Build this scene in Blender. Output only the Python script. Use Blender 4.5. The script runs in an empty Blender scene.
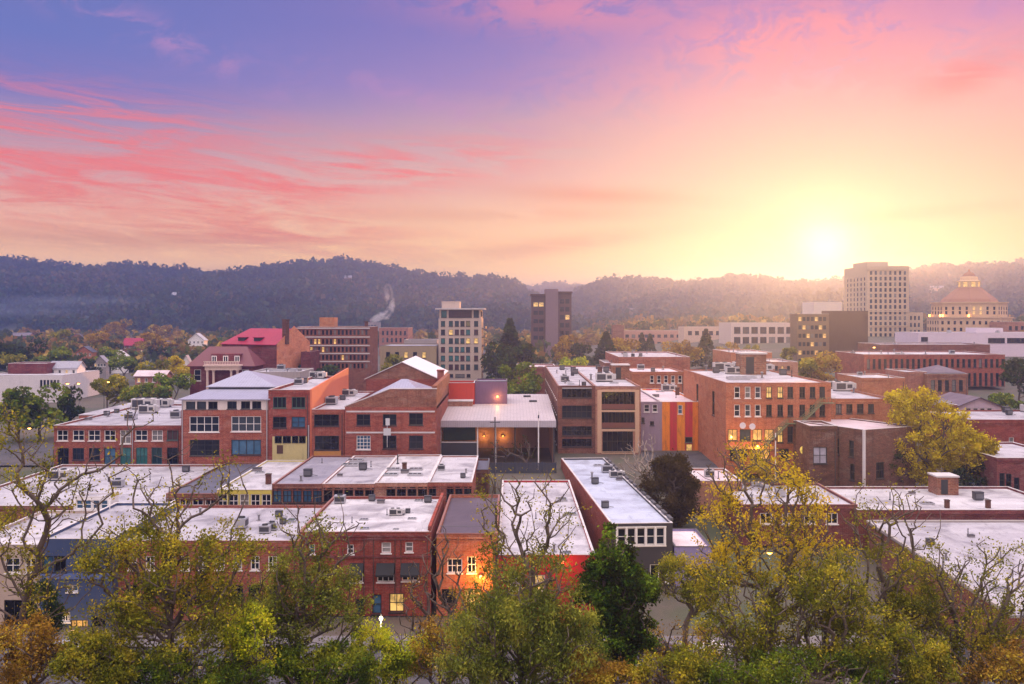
import bpy, math, random
import numpy as np
from mathutils import Vector, Matrix, noise as mnoise
R = math.radians
random.seed(7)
S = bpy.context.scene
COL = S.collection
F = 1000.0      # focal length in picture widths/1024
CZ = 40.0       # eye height above the lowest street
HZ = 315.0      # eye-level row

def X(px, Y): return (px - 512.0) * Y / F
def Z(py, Y): return CZ - (py - HZ) * Y / F

# ------------------------------------------------------------------ camera
cam = bpy.data.objects.new('camera', bpy.data.cameras.new('camera'))
COL.objects.link(cam); S.camera = cam
cam.location = (0, 0, CZ); cam.rotation_euler = (R(90), 0, 0)
cam.data.sensor_width = 36.0; cam.data.lens = 36.0 * F / 1024.0
cam.data.shift_y = -(342.0 - HZ) / 1024.0
cam.data.clip_start = 0.5; cam.data.clip_end = 20000

SUN_AZ = math.atan2(825 - 512, F)      # to the right of straight ahead
SUN_EL = R(3.7)
SUN_DIR = Vector((math.sin(SUN_AZ) * math.cos(SUN_EL), math.cos(SUN_AZ) * math.cos(SUN_EL), math.sin(SUN_EL)))

# ------------------------------------------------------------------ node helpers
def lin(c):
    return tuple(((v / 255.0) / 12.92 if v / 255.0 <= 0.04045 else ((v / 255.0 + 0.055) / 1.055) ** 2.4) for v in c[:3]) + (1,)

class NT:
    def __init__(s, tree): s.t = tree; s.n = tree.nodes; s.l = tree.links; s.n.clear()
    def new(s, typ, **kw):
        n = s.n.new(typ)
        for k, v in kw.items(): setattr(n, k, v)
        return n
    def put(s, sock, v):
        if isinstance(v, bpy.types.NodeSocket): s.l.new(v, sock)
        else: sock.default_value = v
    def m(s, op, a, b=0.0, c=0.0, clamp=False):
        n = s.new('ShaderNodeMath', operation=op); n.use_clamp = clamp
        s.put(n.inputs[0], a); s.put(n.inputs[1], b); s.put(n.inputs[2], c)
        return n.outputs[0]
    def vm(s, op, a, b=(0, 0, 0)):
        n = s.new('ShaderNodeVectorMath', operation=op)
        s.put(n.inputs[0], a); s.put(n.inputs[1], b)
        return n.outputs[1] if op in ('DOT_PRODUCT', 'LENGTH', 'DISTANCE') else n.outputs[0]
    def xyz(s, v):
        n = s.new('ShaderNodeSeparateXYZ'); s.l.new(v, n.inputs[0]); return n.outputs
    def comb(s, x, y, z):
        n = s.new('ShaderNodeCombineXYZ')
        for i, v in enumerate((x, y, z)): s.put(n.inputs[i], v)
        return n.outputs[0]
    def noise(s, v, scale, detail=4, rough=0.55, dist=0.0):
        n = s.new('ShaderNodeTexNoise'); s.put(n.inputs['Vector'], v)
        n.inputs['Scale'].default_value = scale; n.inputs['Detail'].default_value = detail
        n.inputs['Roughness'].default_value = rough; n.inputs['Distortion'].default_value = dist
        return n.outputs['Fac']
    def ramp(s, f, stops, interp='LINEAR'):
        n = s.new('ShaderNodeValToRGB'); s.put(n.inputs[0], f)
        cr = n.color_ramp; cr.interpolation = interp
        while len(cr.elements) < len(stops): cr.elements.new(0.5)
        for e, (p, c) in zip(cr.elements, stops):
            e.position = p; e.color = c if len(c) == 4 else tuple(c) + (1,)
        return n.outputs[0]
    def mix(s, f, a, b, blend='MIX'):
        n = s.new('ShaderNodeMix', data_type='RGBA', blend_type=blend)
        s.put(n.inputs[0], f); s.put(n.inputs[6], a); s.put(n.inputs[7], b)
        return n.outputs[2]
    def sstep(s, x, a, b):
        n = s.new('ShaderNodeMapRange', interpolation_type='SMOOTHSTEP')
        s.put(n.inputs[0], x); n.inputs[1].default_value = a; n.inputs[2].default_value = b
        return n.outputs[0]

# ------------------------------------------------------------------ sky
W = bpy.data.worlds.new('World'); S.world = W; W.use_nodes = True
def build_sky():
    t = NT(W.node_tree)
    d = t.new('ShaderNodeTexCoord').outputs['Generated']
    x, y, z = t.xyz(d)[0], t.xyz(d)[1], t.xyz(d)[2]
    az = t.m('ARCTAN2', x, y)
    el = t.m('ARCSINE', z)
    eldeg = t.m('MULTIPLY', el, 180 / math.pi)
    azdeg = t.m('MULTIPLY', az, 180 / math.pi)
    f = t.m('DIVIDE', eldeg, 20.0, clamp=True)
    left = t.ramp(f, [(0.0, (2.1, 1.20, 0.34, 1)), (0.16, (1.75, 0.95, 0.30, 1)), (0.23, (1.35, 0.66, 0.30, 1)), (0.34, (0.98, 0.46, 0.33, 1)),
                      (0.46, lin((202, 160, 170))), (0.58, lin((130, 124, 188))), (0.72, lin((108, 120, 188))), (1.0, lin((104, 112, 176)))])
    mid = t.ramp(f, [(0.0, (1.9, 1.05, 0.13, 1)), (0.12, (1.65, 0.92, 0.15, 1)), (0.24, (1.28, 0.72, 0.28, 1)), (0.36, lin((250, 188, 160))),
                     (0.50, lin((214, 168, 166))), (0.64, lin((158, 132, 188))), (0.80, lin((130, 117, 185))), (1.0, lin((128, 112, 180)))])
    right = t.ramp(f, [(0.0, (1.35, 0.80, 0.08, 1)), (0.14, (1.25, 0.74, 0.12, 1)), (0.30, (1.04, 0.62, 0.28, 1)), (0.44, lin((250, 188, 150))),
                       (0.60, lin((240, 172, 162))), (0.76, lin((204, 138, 182))), (1.0, lin((150, 108, 176)))])
    c = t.mix(t.sstep(azdeg, -26, 0), left, mid)
    c = t.mix(t.sstep(azdeg, -2, 17), c, right)
    # clouds: streaky cirrus, thick where the soft patches sit
    wv = t.comb(t.m('MULTIPLY', azdeg, 0.055), t.m('MULTIPLY_ADD', eldeg, 0.44, t.m('MULTIPLY', azdeg, 0.030)), 0.0)
    n1 = t.noise(wv, 2.2, 12, 0.66, 0.9)
    wv2 = t.comb(t.m('MULTIPLY', azdeg, 0.12), t.m('MULTIPLY_ADD', eldeg, 0.22, t.m('MULTIPLY', azdeg, -0.02)), 3.3)
    n2 = t.noise(wv2, 3.2, 9, 0.66, 0.6)
    def patch(px, py, sx, sy, amp, tilt=0.0):
        a0 = math.degrees(math.atan((px - 512) / F)); e0 = math.degrees(math.atan((HZ - py) / F))
        da = t.m('SUBTRACT', azdeg, a0); de = t.m('SUBTRACT', t.m('SUBTRACT', eldeg, e0), t.m('MULTIPLY', da, tilt))
        q = t.m('ADD', t.m('POWER', t.m('ABSOLUTE', t.m('DIVIDE', da, sx * 0.057)), 2.0), t.m('POWER', t.m('ABSOLUTE', t.m('DIVIDE', de, sy * 0.057)), 2.0))
        return t.m('MULTIPLY', t.m('EXPONENT', t.m('MULTIPLY', q, -1.0)), amp)
    def layer(patches, nz, lo, hi):
        tot = None
        for p in patches:
            g = patch(*p); tot = g if tot is None else t.m('ADD', tot, g)
        return t.m('MULTIPLY', t.sstep(nz, lo, hi), t.m('MINIMUM', tot, 1.0))
    a = layer([(20, 180, 210, 48, 1.2, -0.10), (210, 222, 200, 26, 1.1, -0.12), (60, 130, 170, 24, 0.8, -0.05), (395, 168, 130, 22, 1.1, 0.1), (300, 180, 60, 14, .6, 0)], n1, 0.38, 0.57)
    fine = t.noise(t.comb(t.m('MULTIPLY', azdeg, 0.16), t.m('MULTIPLY_ADD', eldeg, 1.35, t.m('MULTIPLY', azdeg, 0.12)), 7.0), 1.6, 10, 0.68, 0.7)
    a = t.m('MULTIPLY', a, t.m('MULTIPLY_ADD', t.sstep(fine, 0.34, 0.58), 0.5, 0.55))
    c = t.mix(t.m('MULTIPLY', a, 0.92), c, t.ramp(f, [(0.2, (1.15, 0.36, 0.10, 1)), (0.36, (1.10, 0.22, 0.12, 1)), (0.5, (1.0, 0.20, 0.16, 1)), (0.62, (0.88, 0.24, 0.26, 1))]))
    b = layer([(790, 42, 95, 26, 1.0, 0.05), (560, 8, 120, 22, 0.75, -0.05), (930, 90, 130, 40, 0.8, 0.0), (700, 90, 200, 40, 0.4, 0.1), (970, 8, 60, 14, 0.8, 0)], n2, 0.36, 0.56)
    c = t.mix(t.m('MULTIPLY', b, 0.8), c, t.ramp(f, [(0.45, lin((255, 182, 160))), (0.62, lin((255, 158, 150))), (0.8, lin((255, 146, 148))), (0.95, lin((240, 134, 160)))]))
    k = layer([(965, 98, 42, 16, 0.9, 0.25), (600, 196, 90, 9, 0.8, -0.05), (560, 245, 110, 10, 0.7, 0.12), (540, 215, 150, 8, 0.5, 0.0), (900, 222, 120, 7, 0.4, 0.05), (100, 245, 160, 10, 0.5, 0.0)], n1, 0.28, 0.50)
    c = t.mix(t.m('MULTIPLY', k, 0.95), c, t.ramp(f, [(0.15, lin((236, 148, 60))), (0.38, lin((246, 150, 96))), (0.5, lin((250, 160, 130))), (0.65, lin((244, 124, 120)))]))
    e = layer([(180, 60, 230, 16, 0.6, -0.33), (420, 100, 120, 12, 0.6, -0.3), (60, 20, 120, 14, 0.4, -0.3)], n2, 0.42, 0.68)
    c = t.mix(t.m('MULTIPLY', e, 0.8), c, lin((196, 142, 188)))
    # brightness round the sun
    dot = t.vm('DOT_PRODUCT', d, tuple(SUN_DIR))
    ang = t.m('MULTIPLY', t.m('ARCCOSINE', t.m('MINIMUM', dot, 1.0)), 180 / math.pi)
    g1 = t.m('MULTIPLY', t.m('EXPONENT', t.m('MULTIPLY', t.m('POWER', t.m('DIVIDE', ang, 2.6), 2.0), -1.0)), 0.8)
    g2 = t.m('MULTIPLY', t.m('EXPONENT', t.m('DIVIDE', ang, -5.0)), 0.05)
    g0 = t.m('MULTIPLY', t.m('EXPONENT', t.m('MULTIPLY', t.m('POWER', t.m('DIVIDE', ang, 1.35), 2.0), -1.0)), 3.2)
    g1 = t.m('ADD', g0, g1)
    glow = t.mix(1.0, (1.0, 0.60, 0.16, 1), t.comb(t.m('ADD', g1, g2), t.m('ADD', g1, g2), t.m('ADD', g1, g2)), 'MULTIPLY')
    c = t.mix(1.0, c, glow, 'ADD')
    # the high sky and the sky behind: unseen fill, raised far above the coloured band to light roofs and facades
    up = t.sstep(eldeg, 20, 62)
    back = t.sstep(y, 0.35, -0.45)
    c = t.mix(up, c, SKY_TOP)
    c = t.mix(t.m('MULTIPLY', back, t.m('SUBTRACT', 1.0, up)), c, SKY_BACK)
    below = t.sstep(z, 0.0, -0.04)
    c = t.mix(below, c, (0.22, 0.17, 0.18, 1))
    bg = t.new('ShaderNodeBackground'); t.put(bg.inputs[0], c); bg.inputs[1].default_value = 1.0
    out = t.new('ShaderNodeOutputWorld'); t.l.new(bg.outputs[0], out.inputs[0])
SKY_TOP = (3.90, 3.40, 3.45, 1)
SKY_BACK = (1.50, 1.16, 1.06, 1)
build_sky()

sun = bpy.data.objects.new('sun', bpy.data.lights.new('sun', 'SUN'))
COL.objects.link(sun)
sun.data.energy = 4.4; sun.data.color = (1.0, 0.36, 0.07); sun.data.angle = R(0.5)
sun.rotation_euler = SUN_DIR.to_track_quat('Z', 'Y').to_euler()
sun.location = (60, 200, 120)

S.view_settings.view_transform = 'Standard'; S.view_settings.look = 'None'
S.view_settings.exposure = 0.0; S.view_settings.gamma = 1.0
S.render.engine = 'CYCLES'
S.cycles.use_denoising = True
S.cycles.max_bounces = 6; S.cycles.diffuse_bounces = 2; S.cycles.glossy_bounces = 2
S.cycles.transmission_bounces = 3; S.cycles.volume_bounces = 1; S.cycles.transparent_max_bounces = 6
S.cycles.sample_clamp_indirect = 4.0
S.cycles.volume_step_rate = 4.0

HAZE = dict(density=0.00037, color=(0.27, 0.41, 0.98, 1), aniso=0.79)

# ------------------------------------------------------------------ tagging
def tag(o, label=None, cat=None, group=None, kind=None):
    if label: o['label'] = label
    if cat: o['category'] = cat
    if group: o['group'] = group
    if kind: o['kind'] = kind
    return o
def empty(name, loc, rz=0.0):
    o = bpy.data.objects.new(name, None); COL.objects.link(o)
    o.location = loc; o.rotation_euler = (0, 0, rz); o.empty_display_size = 0.5
    return o
def link(name, me, parent=None, loc=(0, 0, 0), rz=0.0):
    o = bpy.data.objects.new(name, me); COL.objects.link(o)
    o.location = loc; o.rotation_euler = (0, 0, rz)
    if parent is not None: o.parent = parent
    return o

class MB:
    """collects faces for one mesh; several material slots allowed"""
    def __init__(s): s.v = []; s.f = []; s.mi = []
    def poly(s, pts, mi=0):
        i = len(s.v); s.v.extend([tuple(p) for p in pts]); s.f.append(tuple(range(i, i + len(pts)))); s.mi.append(mi)
    def box(s, a, b, mi=0, skip=''):
        x0, y0, z0 = a; x1, y1, z1 = b
        i = len(s.v)
        s.v += [(x0, y0, z0), (x1, y0, z0), (x1, y1, z0), (x0, y1, z0), (x0, y0, z1), (x1, y0, z1), (x1, y1, z1), (x0, y1, z1)]
        for k, q in (('b', (0, 3, 2, 1)), ('t', (4, 5, 6, 7)), ('f', (0, 1, 5, 4)), ('r', (1, 2, 6, 5)), ('k', (2, 3, 7, 6)), ('l', (3, 0, 4, 7))):
            if k not in skip: s.f.append(tuple(i + j for j in q)); s.mi.append(mi)
    def tube(s, p, q, r0, r1=None, n=8, mi=0, caps=True):
        r1 = r0 if r1 is None else r1
        p = Vector(p); q = Vector(q); d = (q - p)
        if d.length < 1e-6: return
        d.normalize(); a = d.orthogonal().normalized(); b = d.cross(a)
        i = len(s.v)
        for c, r in ((p, r0), (q, r1)):
            for k in range(n):
                t = 2 * math.pi * k / n
                s.v.append(tuple(c + a * (r * math.cos(t)) + b * (r * math.sin(t))))
        for k in range(n):
            s.f.append((i + k, i + (k + 1) % n, i + n + (k + 1) % n, i + n + k)); s.mi.append(mi)
        if caps:
            s.f.append(tuple(i + k for k in reversed(range(n)))); s.mi.append(mi)
            s.f.append(tuple(i + n + k for k in range(n))); s.mi.append(mi)
    def lathe(s, prof, n=16, c=(0, 0, 0), mi=0):
        i = len(s.v)
        for r, z in prof:
            for k in range(n):
                t = 2 * math.pi * (k + 0.5) / n
                s.v.append((c[0] + r * math.cos(t), c[1] + r * math.sin(t), c[2] + z))
        for j in range(len(prof) - 1):
            for k in range(n):
                s.f.append((i + j * n + k, i + j * n + (k + 1) % n, i + (j + 1) * n + (k + 1) % n, i + (j + 1) * n + k)); s.mi.append(mi)
        s.f.append(tuple(i + k for k in reversed(range(n)))); s.mi.append(mi)
        j = len(prof) - 1
        s.f.append(tuple(i + j * n + k for k in range(n))); s.mi.append(mi)
    def mesh(s, name, mats):
        me = bpy.data.meshes.new(name)
        me.from_pydata(s.v, [], s.f)
        for m in (mats if isinstance(mats, (list, tuple)) else [mats]): me.materials.append(m)
        if any(s.mi): me.polygons.foreach_set('material_index', s.mi)
        me.update(); return me
    def build(s, name, mats, parent=None, loc=(0, 0, 0), rz=0.0):
        return link(name, s.mesh(name, mats), parent, loc, rz)

# ------------------------------------------------------------------ materials
MATS = {}
def mat(name):
    m = bpy.data.materials.new(name); m.use_nodes = True
    t = NT(m.node_tree)
    out = t.new('ShaderNodeOutputMaterial'); p = t.new('ShaderNodeBsdfPrincipled')
    t.l.new(p.outputs[0], out.inputs[0])
    return m, t, p, out
def plain(name, col, rough=0.6, metal=0.0, var=0.15, scale=1.2):
    if name in MATS: return MATS[name]
    m, t, p, out = mat(name)
    oc = t.new('ShaderNodeTexCoord').outputs['Object']
    n = t.noise(oc, scale, 5, 0.6)
    c = t.mix(n, tuple(v * (1 - var) for v in col) + (1,), tuple(min(1, v * (1 + var)) for v in col) + (1,))
    t.put(p.inputs['Base Color'], c); p.inputs['Roughness'].default_value = rough; p.inputs['Metallic'].default_value = metal
    MATS[name] = m; return m
def brick(name, c1, c2, mortar=0.55, stain=0.35):
    if name in MATS: return MATS[name]
    m, t, p, out = mat(name)
    oc = t.new('ShaderNodeTexCoord').outputs['Object']
    x, y, z = t.xyz(oc)[0], t.xyz(oc)[1], t.xyz(oc)[2]
    u = t.m('ADD', x, y)
    uv = t.comb(u, z, 0.0)
    bt = t.new('ShaderNodeTexBrick'); t.l.new(uv, bt.inputs['Vector'])
    bt.inputs['Scale'].default_value = 1.0; bt.inputs['Brick Width'].default_value = 0.62; bt.inputs['Row Height'].default_value = 0.21
    bt.inputs['Mortar Size'].default_value = 0.012; bt.inputs['Bias'].default_value = 0.0
    bt.inputs['Color1'].default_value = tuple(c1) + (1,); bt.inputs['Color2'].default_value = tuple(c2) + (1,)
    bt.inputs['Mortar'].default_value = (mortar * 0.62, mortar * 0.55, mortar * 0.5, 1)
    c = bt.outputs['Color']
    patchn = t.noise(t.comb(t.m('MULTIPLY', u, 0.35), t.m('MULTIPLY', z, 0.8), 0.0), 1.0, 5, 0.65, 0.5)
    c = t.mix(t.m('MULTIPLY', t.sstep(patchn, 0.50, 0.66), 0.6), c, tuple(0.6 * v + 0.13 for v in c2) + (1,))
    streak = t.noise(t.comb(t.m('MULTIPLY', u, 1.7), t.m('MULTIPLY', z, 0.16), 4.0), 1.0, 4, 0.6)
    c = t.mix(t.m('MULTIPLY', t.sstep(streak, 0.50, 0.72), stain), c, tuple(v * 0.35 for v in c1) + (1,))
    fine = t.noise(uv, 4.5, 3, 0.7)
    c = t.mix(t.m('MULTIPLY', t.sstep(fine, 0.42, 0.66), 0.55), c, tuple(v * 0.42 for v in c1) + (1,))
    blot = t.noise(t.comb(t.m('MULTIPLY', u, 0.22), t.m('MULTIPLY', z, 0.5), 9.0), 1.0, 6, 0.7, 0.8)
    c = t.mix(t.m('MULTIPLY', t.sstep(blot, 0.46, 0.70), 0.6), c, tuple(v * 0.40 for v in c1) + (1,))
    oi = t.new('ShaderNodeObjectInfo').outputs['Random']
    c = t.mix(1.0, c, t.ramp(oi, [(0.0, (0.78, 0.74, 0.74)), (0.3, (1.02, 1.10, 1.0)), (0.55, (0.88, 0.80, 0.78)), (0.8, (1.05, 1.22, 1.12)), (1.0, (0.95, 0.84, 0.85))]), 'MULTIPLY')
    t.put(p.inputs['Base Color'], c); p.inputs['Roughness'].default_value = 0.9; p.inputs['Specular IOR Level'].default_value = 0.15
    MATS[name] = m; return m
def painted(name, col, grime=(0.12, 0.10, 0.09), amt=0.4, rough=0.7):
    if name in MATS: return MATS[name]
    m, t, p, out = mat(name)
    oc = t.new('ShaderNodeTexCoord').outputs['Object']
    x, y, z = t.xyz(oc)[0], t.xyz(oc)[1], t.xyz(oc)[2]
    u = t.m('ADD', x, y)
    streak = t.noise(t.comb(t.m('MULTIPLY', u, 1.3), t.m('MULTIPLY', z, 0.22), 1.0), 1.0, 6, 0.65)
    c = t.mix(t.m('MULTIPLY', t.sstep(streak, 0.46, 0.75), amt), tuple(col) + (1,), tuple(grime) + (1,))
    n = t.noise(oc, 0.5, 4, 0.6)
    c = t.mix(t.m('MULTIPLY', n, 0.3), c, tuple(v * 0.7 for v in col) + (1,))
    t.put(p.inputs['Base Color'], c); p.inputs['Roughness'].default_value = rough; p.inputs['Specular IOR Level'].default_value = 0.25
    MATS[name] = m; return m
def membrane(name, col, grime, amt=0.5, seam=3.0, rough=0.55):
    if name in MATS: return MATS[name]
    m, t, p, out = mat(name)
    oc = t.new('ShaderNodeTexCoord').outputs['Object']
    oi = t.new('ShaderNodeObjectInfo').outputs['Random']
    off = t.vm('ADD', oc, t.comb(t.m('MULTIPLY', oi, 90.0), t.m('MULTIPLY', oi, 37.0), 0.0))
    n = t.noise(off, 0.16, 7, 0.62, 0.8)
    c = t.mix(t.m('MULTIPLY', t.sstep(n, 0.44, 0.70), amt), tuple(col) + (1,), tuple(grime) + (1,))
    n2 = t.noise(off, 1.1, 5, 0.7, 0.3)
    c = t.mix(t.m('MULTIPLY', t.sstep(n2, 0.52, 0.76), amt * 0.7), c, tuple(v * 0.8 for v in grime) + (1,))
    bt = t.new('ShaderNodeTexBrick'); t.l.new(off, bt.inputs['Vector'])
    bt.inputs['Scale'].default_value = 1.0; bt.inputs['Brick Width'].default_value = seam * 3.4; bt.inputs['Row Height'].default_value = seam
    bt.inputs['Mortar Size'].default_value = 0.05; bt.inputs['Mortar Smooth'].default_value = 0.6
    bt.inputs['Color1'].default_value = (1, 1, 1, 1); bt.inputs['Color2'].default_value = (0.84, 0.83, 0.85, 1); bt.inputs['Mortar'].default_value = (0.66, 0.65, 0.66, 1)
    c = t.mix(1.0, c, bt.outputs['Color'], 'MULTIPLY')
    b2 = t.new('ShaderNodeTexBrick'); t.l.new(off, b2.inputs['Vector'])     # mended patches
    b2.inputs['Scale'].default_value = 1.0; b2.inputs['Brick Width'].default_value = 4.3; b2.inputs['Row Height'].default_value = 2.7; b2.inputs['Mortar Size'].default_value = 0.0; b2.inputs['Bias'].default_value = -0.72
    b2.inputs['Color1'].default_value = (1, 1, 1, 1); b2.inputs['Color2'].default_value = (0.62, 0.60, 0.62, 1)
    c = t.mix(0.6, c, t.mix(1.0, c, b2.outputs['Color'], 'MULTIPLY'))
    n3 = t.noise(t.comb(t.m('MULTIPLY', t.xyz(off)[0], .5), t.m('MULTIPLY', t.xyz(off)[1], .12), 2.0), 1.0, 6, .7, 1.0)
    c = t.mix(t.m('MULTIPLY', t.sstep(n3, .54, .70), amt * .6), c, tuple(v * .7 for v in grime) + (1,))
    tone = t.ramp(oi, [(0.0, (1.12, 1.10, 1.10)), (0.5, (0.98, 0.97, 1.0)), (1.0, (0.80, 0.78, 0.82))])
    c = t.mix(1.0, c, tone, 'MULTIPLY')
    t.put(p.inputs['Base Color'], c); p.inputs['Roughness'].default_value = rough
    MATS[name] = m; return m
def ribbed(name, col, pitch=0.5, rough=0.4, metal=0.3, axis='X'):
    if name in MATS: return MATS[name]
    m, t, p, out = mat(name)
    oc = t.new('ShaderNodeTexCoord').outputs['Object']
    a = t.xyz(oc)['XYZ'.index(axis)]
    fr = t.m('FRACT', t.m('DIVIDE', a, pitch))
    ln = t.m('MULTIPLY', t.sstep(fr, 0.82, 0.92), 0.5)
    n = t.noise(oc, 0.5, 6, 0.65)
    c = t.mix(t.m('MULTIPLY', t.sstep(n, 0.45, 0.75), 0.4), tuple(col) + (1,), tuple(v * 0.6 for v in col) + (1,))
    c = t.mix(ln, c, tuple(v * 0.5 for v in col) + (1,))
    t.put(p.inputs['Base Color'], c); p.inputs['Roughness'].default_value = rough; p.inputs['Metallic'].default_value = metal; p.inputs['Specular IOR Level'].default_value = 0.2
    MATS[name] = m; return m
def glassy(name, stops, rough=0.08):
    if name in MATS: return MATS[name]
    m, t, p, out = mat(name)
    oi = t.new('ShaderNodeObjectInfo').outputs['Random']
    c = t.ramp(oi, stops, 'CONSTANT')
    oc = t.new('ShaderNodeTexCoord').outputs['Object']
    n = t.noise(oc, 0.9, 3, 0.6)
    c = t.mix(t.m('MULTIPLY', n, 0.6), c, (0.01, 0.012, 0.016, 1))
    t.put(p.inputs['Base Color'], c); p.inputs['Roughness'].default_value = rough; p.inputs['Specular IOR Level'].default_value = 0.25
    MATS[name] = m; return m
def glow(name, col, strength, var=True):
    if name in MATS: return MATS[name]
    m, t, p, out = mat(name)
    p.inputs['Base Color'].default_value = (0.3, 0.2, 0.1, 1)
    if var:
        oc = t.new('ShaderNodeTexCoord').outputs['Object']
        n = t.noise(oc, 0.9, 3, 0.6)
        t.put(p.inputs['Emission Color'], t.mix(t.sstep(n, 0.35, 0.65), tuple(v * 0.35 for v in col) + (1,), tuple(col) + (1,)))
    else: p.inputs['Emission Color'].default_value = tuple(col) + (1,)
    p.inputs['Emission Strength'].default_value = strength
    MATS[name] = m; return m
def leafy(name, stops, transl=0.35):
    if name in MATS: return MATS[name]
    m = bpy.data.materials.new(name); m.use_nodes = True
    t = NT(m.node_tree)
    out = t.new('ShaderNodeOutputMaterial')
    at = t.new('ShaderNodeAttribute'); at.attribute_name = 'tint'
    n = len(stops)
    c = t.ramp(at.outputs['Fac'], [(i / (n - 1), s) for i, s in enumerate(stops)])
    d = t.new('ShaderNodeBsdfDiffuse'); t.put(d.inputs[0], c)
    tr = t.new('ShaderNodeBsdfTranslucent'); t.put(tr.inputs[0], t.mix(0.5, c, (0.30, 0.22, 0.03, 1)))
    ms = t.new('ShaderNodeMixShader'); ms.inputs[0].default_value = transl
    t.l.new(d.outputs[0], ms.inputs[1]); t.l.new(tr.outputs[0], ms.inputs[2]); t.l.new(ms.outputs[0], out.inputs[0])
    MATS[name] = m; return m

BR_RED = brick('brick_red', (0.29, 0.055, 0.034), (0.39, 0.095, 0.056))
BR_DEEP = brick('brick_deep_red', (0.27, 0.045, 0.032), (0.36, 0.07, 0.05), 0.35)
BR_BROWN = brick('brick_brown', (0.22, 0.070, 0.042), (0.32, 0.11, 0.068))
BR_DARK = brick('brick_dark', (0.12, 0.042, 0.030), (0.18, 0.065, 0.045), 0.3)
BR_ORANGE = brick('brick_orange', (0.44, 0.125, 0.052), (0.54, 0.185, 0.085))
BR_PINK = brick('brick_pink', (0.38, 0.145, 0.10), (0.48, 0.21, 0.15))
BR_MAROON = brick('brick_maroon', (0.17, 0.03, 0.035), (0.24, 0.055, 0.055), 0.3)
ROOF_W = membrane('roof_white', (0.47, 0.455, 0.465), (0.18, 0.165, 0.18), 0.85)
ROOF_G = membrane('roof_grey', (0.30, 0.29, 0.33), (0.14, 0.13, 0.17), 0.6)
ROOF_D = membrane('roof_dark', (0.07, 0.07, 0.10), (0.03, 0.03, 0.05), 0.6)
ROOF_P = membrane('roof_purple', (0.075, 0.05, 0.068), (0.17, 0.12, 0.15), 0.5)
ROOF_PK = membrane('roof_pink', (0.66, 0.54, 0.54), (0.40, 0.30, 0.30), 0.5)
SLATE = ribbed('slate_seams', (0.33, 0.32, 0.40), 0.6)
RED_METAL = ribbed('red_metal_roof', (0.30, 0.018, 0.05), 0.5, 0.5, 0.1)
TIN = ribbed('tin_roof', (0.46, 0.40, 0.40), 0.7, 0.45, 0.2)
COPE_W = plain('coping_pale', (0.50, 0.46, 0.46), 0.8, 0, 0.35, 0.5)
COPE_R = plain('coping_tile', (0.22, 0.09, 0.07), 0.7)
COPE_D = plain('coping_dark', (0.06, 0.055, 0.06), 0.6)
WHITE = plain('white_paint', (0.78, 0.75, 0.74), 0.5)
DARKF = plain('dark_frame', (0.018, 0.019, 0.021), 0.6)
GREENF = plain('green_frame', (0.04, 0.10, 0.09), 0.5)
STONE = painted('limestone', (0.46, 0.37, 0.30), amt=0.25)
TAN = painted('tan_stucco', (0.50, 0.40, 0.34), amt=0.2)
CONC = painted('concrete', (0.36, 0.32, 0.31), amt=0.35)
METAL = plain('galvanised', (0.42, 0.42, 0.45), 0.4, 0.5)
DMETAL = plain('dark_metal', (0.05, 0.05, 0.055), 0.5, 0.3)
GLASS = glassy('window_glass', [(0.0, (0.005, 0.007, 0.010)), (0.35, (0.016, 0.024, 0.036)), (0.6, (0.005, 0.006, 0.007)), (0.76, (0.06, 0.075, 0.09)), (0.88, (0.25, 0.24, 0.23))])
GLASS_D = glassy('dark_glass', [(0.0, (0.004, 0.004, 0.005)), (0.6, (0.010, 0.012, 0.015))])
GLASS_T = glassy('teal_glass', [(0.0, (0.02, 0.06, 0.07)), (0.25, (0.05, 0.22, 0.22)), (0.5, (0.02, 0.03, 0.035)), (0.62, (0.10, 0.045, 0.04)), (0.8, (0.03, 0.10, 0.11)), (0.93, (0.30, 0.26, 0.12))])
GLASS_B = glassy('blue_glass', [(0.0, (0.05, 0.14, 0.26)), (0.5, (0.08, 0.20, 0.34))])
LIT = glow('lit_window', (1.0, 0.60, 0.15), 1.0)
LIT_S = glow('lit_shopfront', (1.0, 0.50, 0.10), 0.9)
LAMP_O = glow('sodium_lamp', (1.0, 0.42, 0.06), 14.0, False)
LAMP_W = glow('white_lamp', (1.0, 0.92, 0.75), 1.3, False)
LAMP_DIM = glow('dim_amber_lamp', (1.0, 0.42, 0.08), 0.8, False)
LAMP_R = glow('red_lamp', (1.0, 0.10, 0.04), 14.0, False)
BARK = plain('bark', (0.10, 0.072, 0.058), 0.9, 0, 0.4, 3.0)
BARK_P = plain('pale_bark', (0.30, 0.24, 0.20), 0.9, 0, 0.4, 3.0)
# ------------------------------------------------------------------ ground
def interp(x, xs, ys): return float(np.interp(x, xs, ys))
def sst(x, a, b):
    t = min(1, max(0, (x - a) / (b - a))); return t * t * (3 - 2 * t)
def ground_z(x, y):
    z = interp(y, [0, 40, 75, 95, 101, 132, 205, 240, 360, 620, 1000, 1500], [27, 20, 9, 2.0, 1, 1, 9.2, 10, 11.5, 14, 15, 17])
    z += sst(x, 30, 130) * sst(y, 235, 520) * 13
    return z

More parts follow.
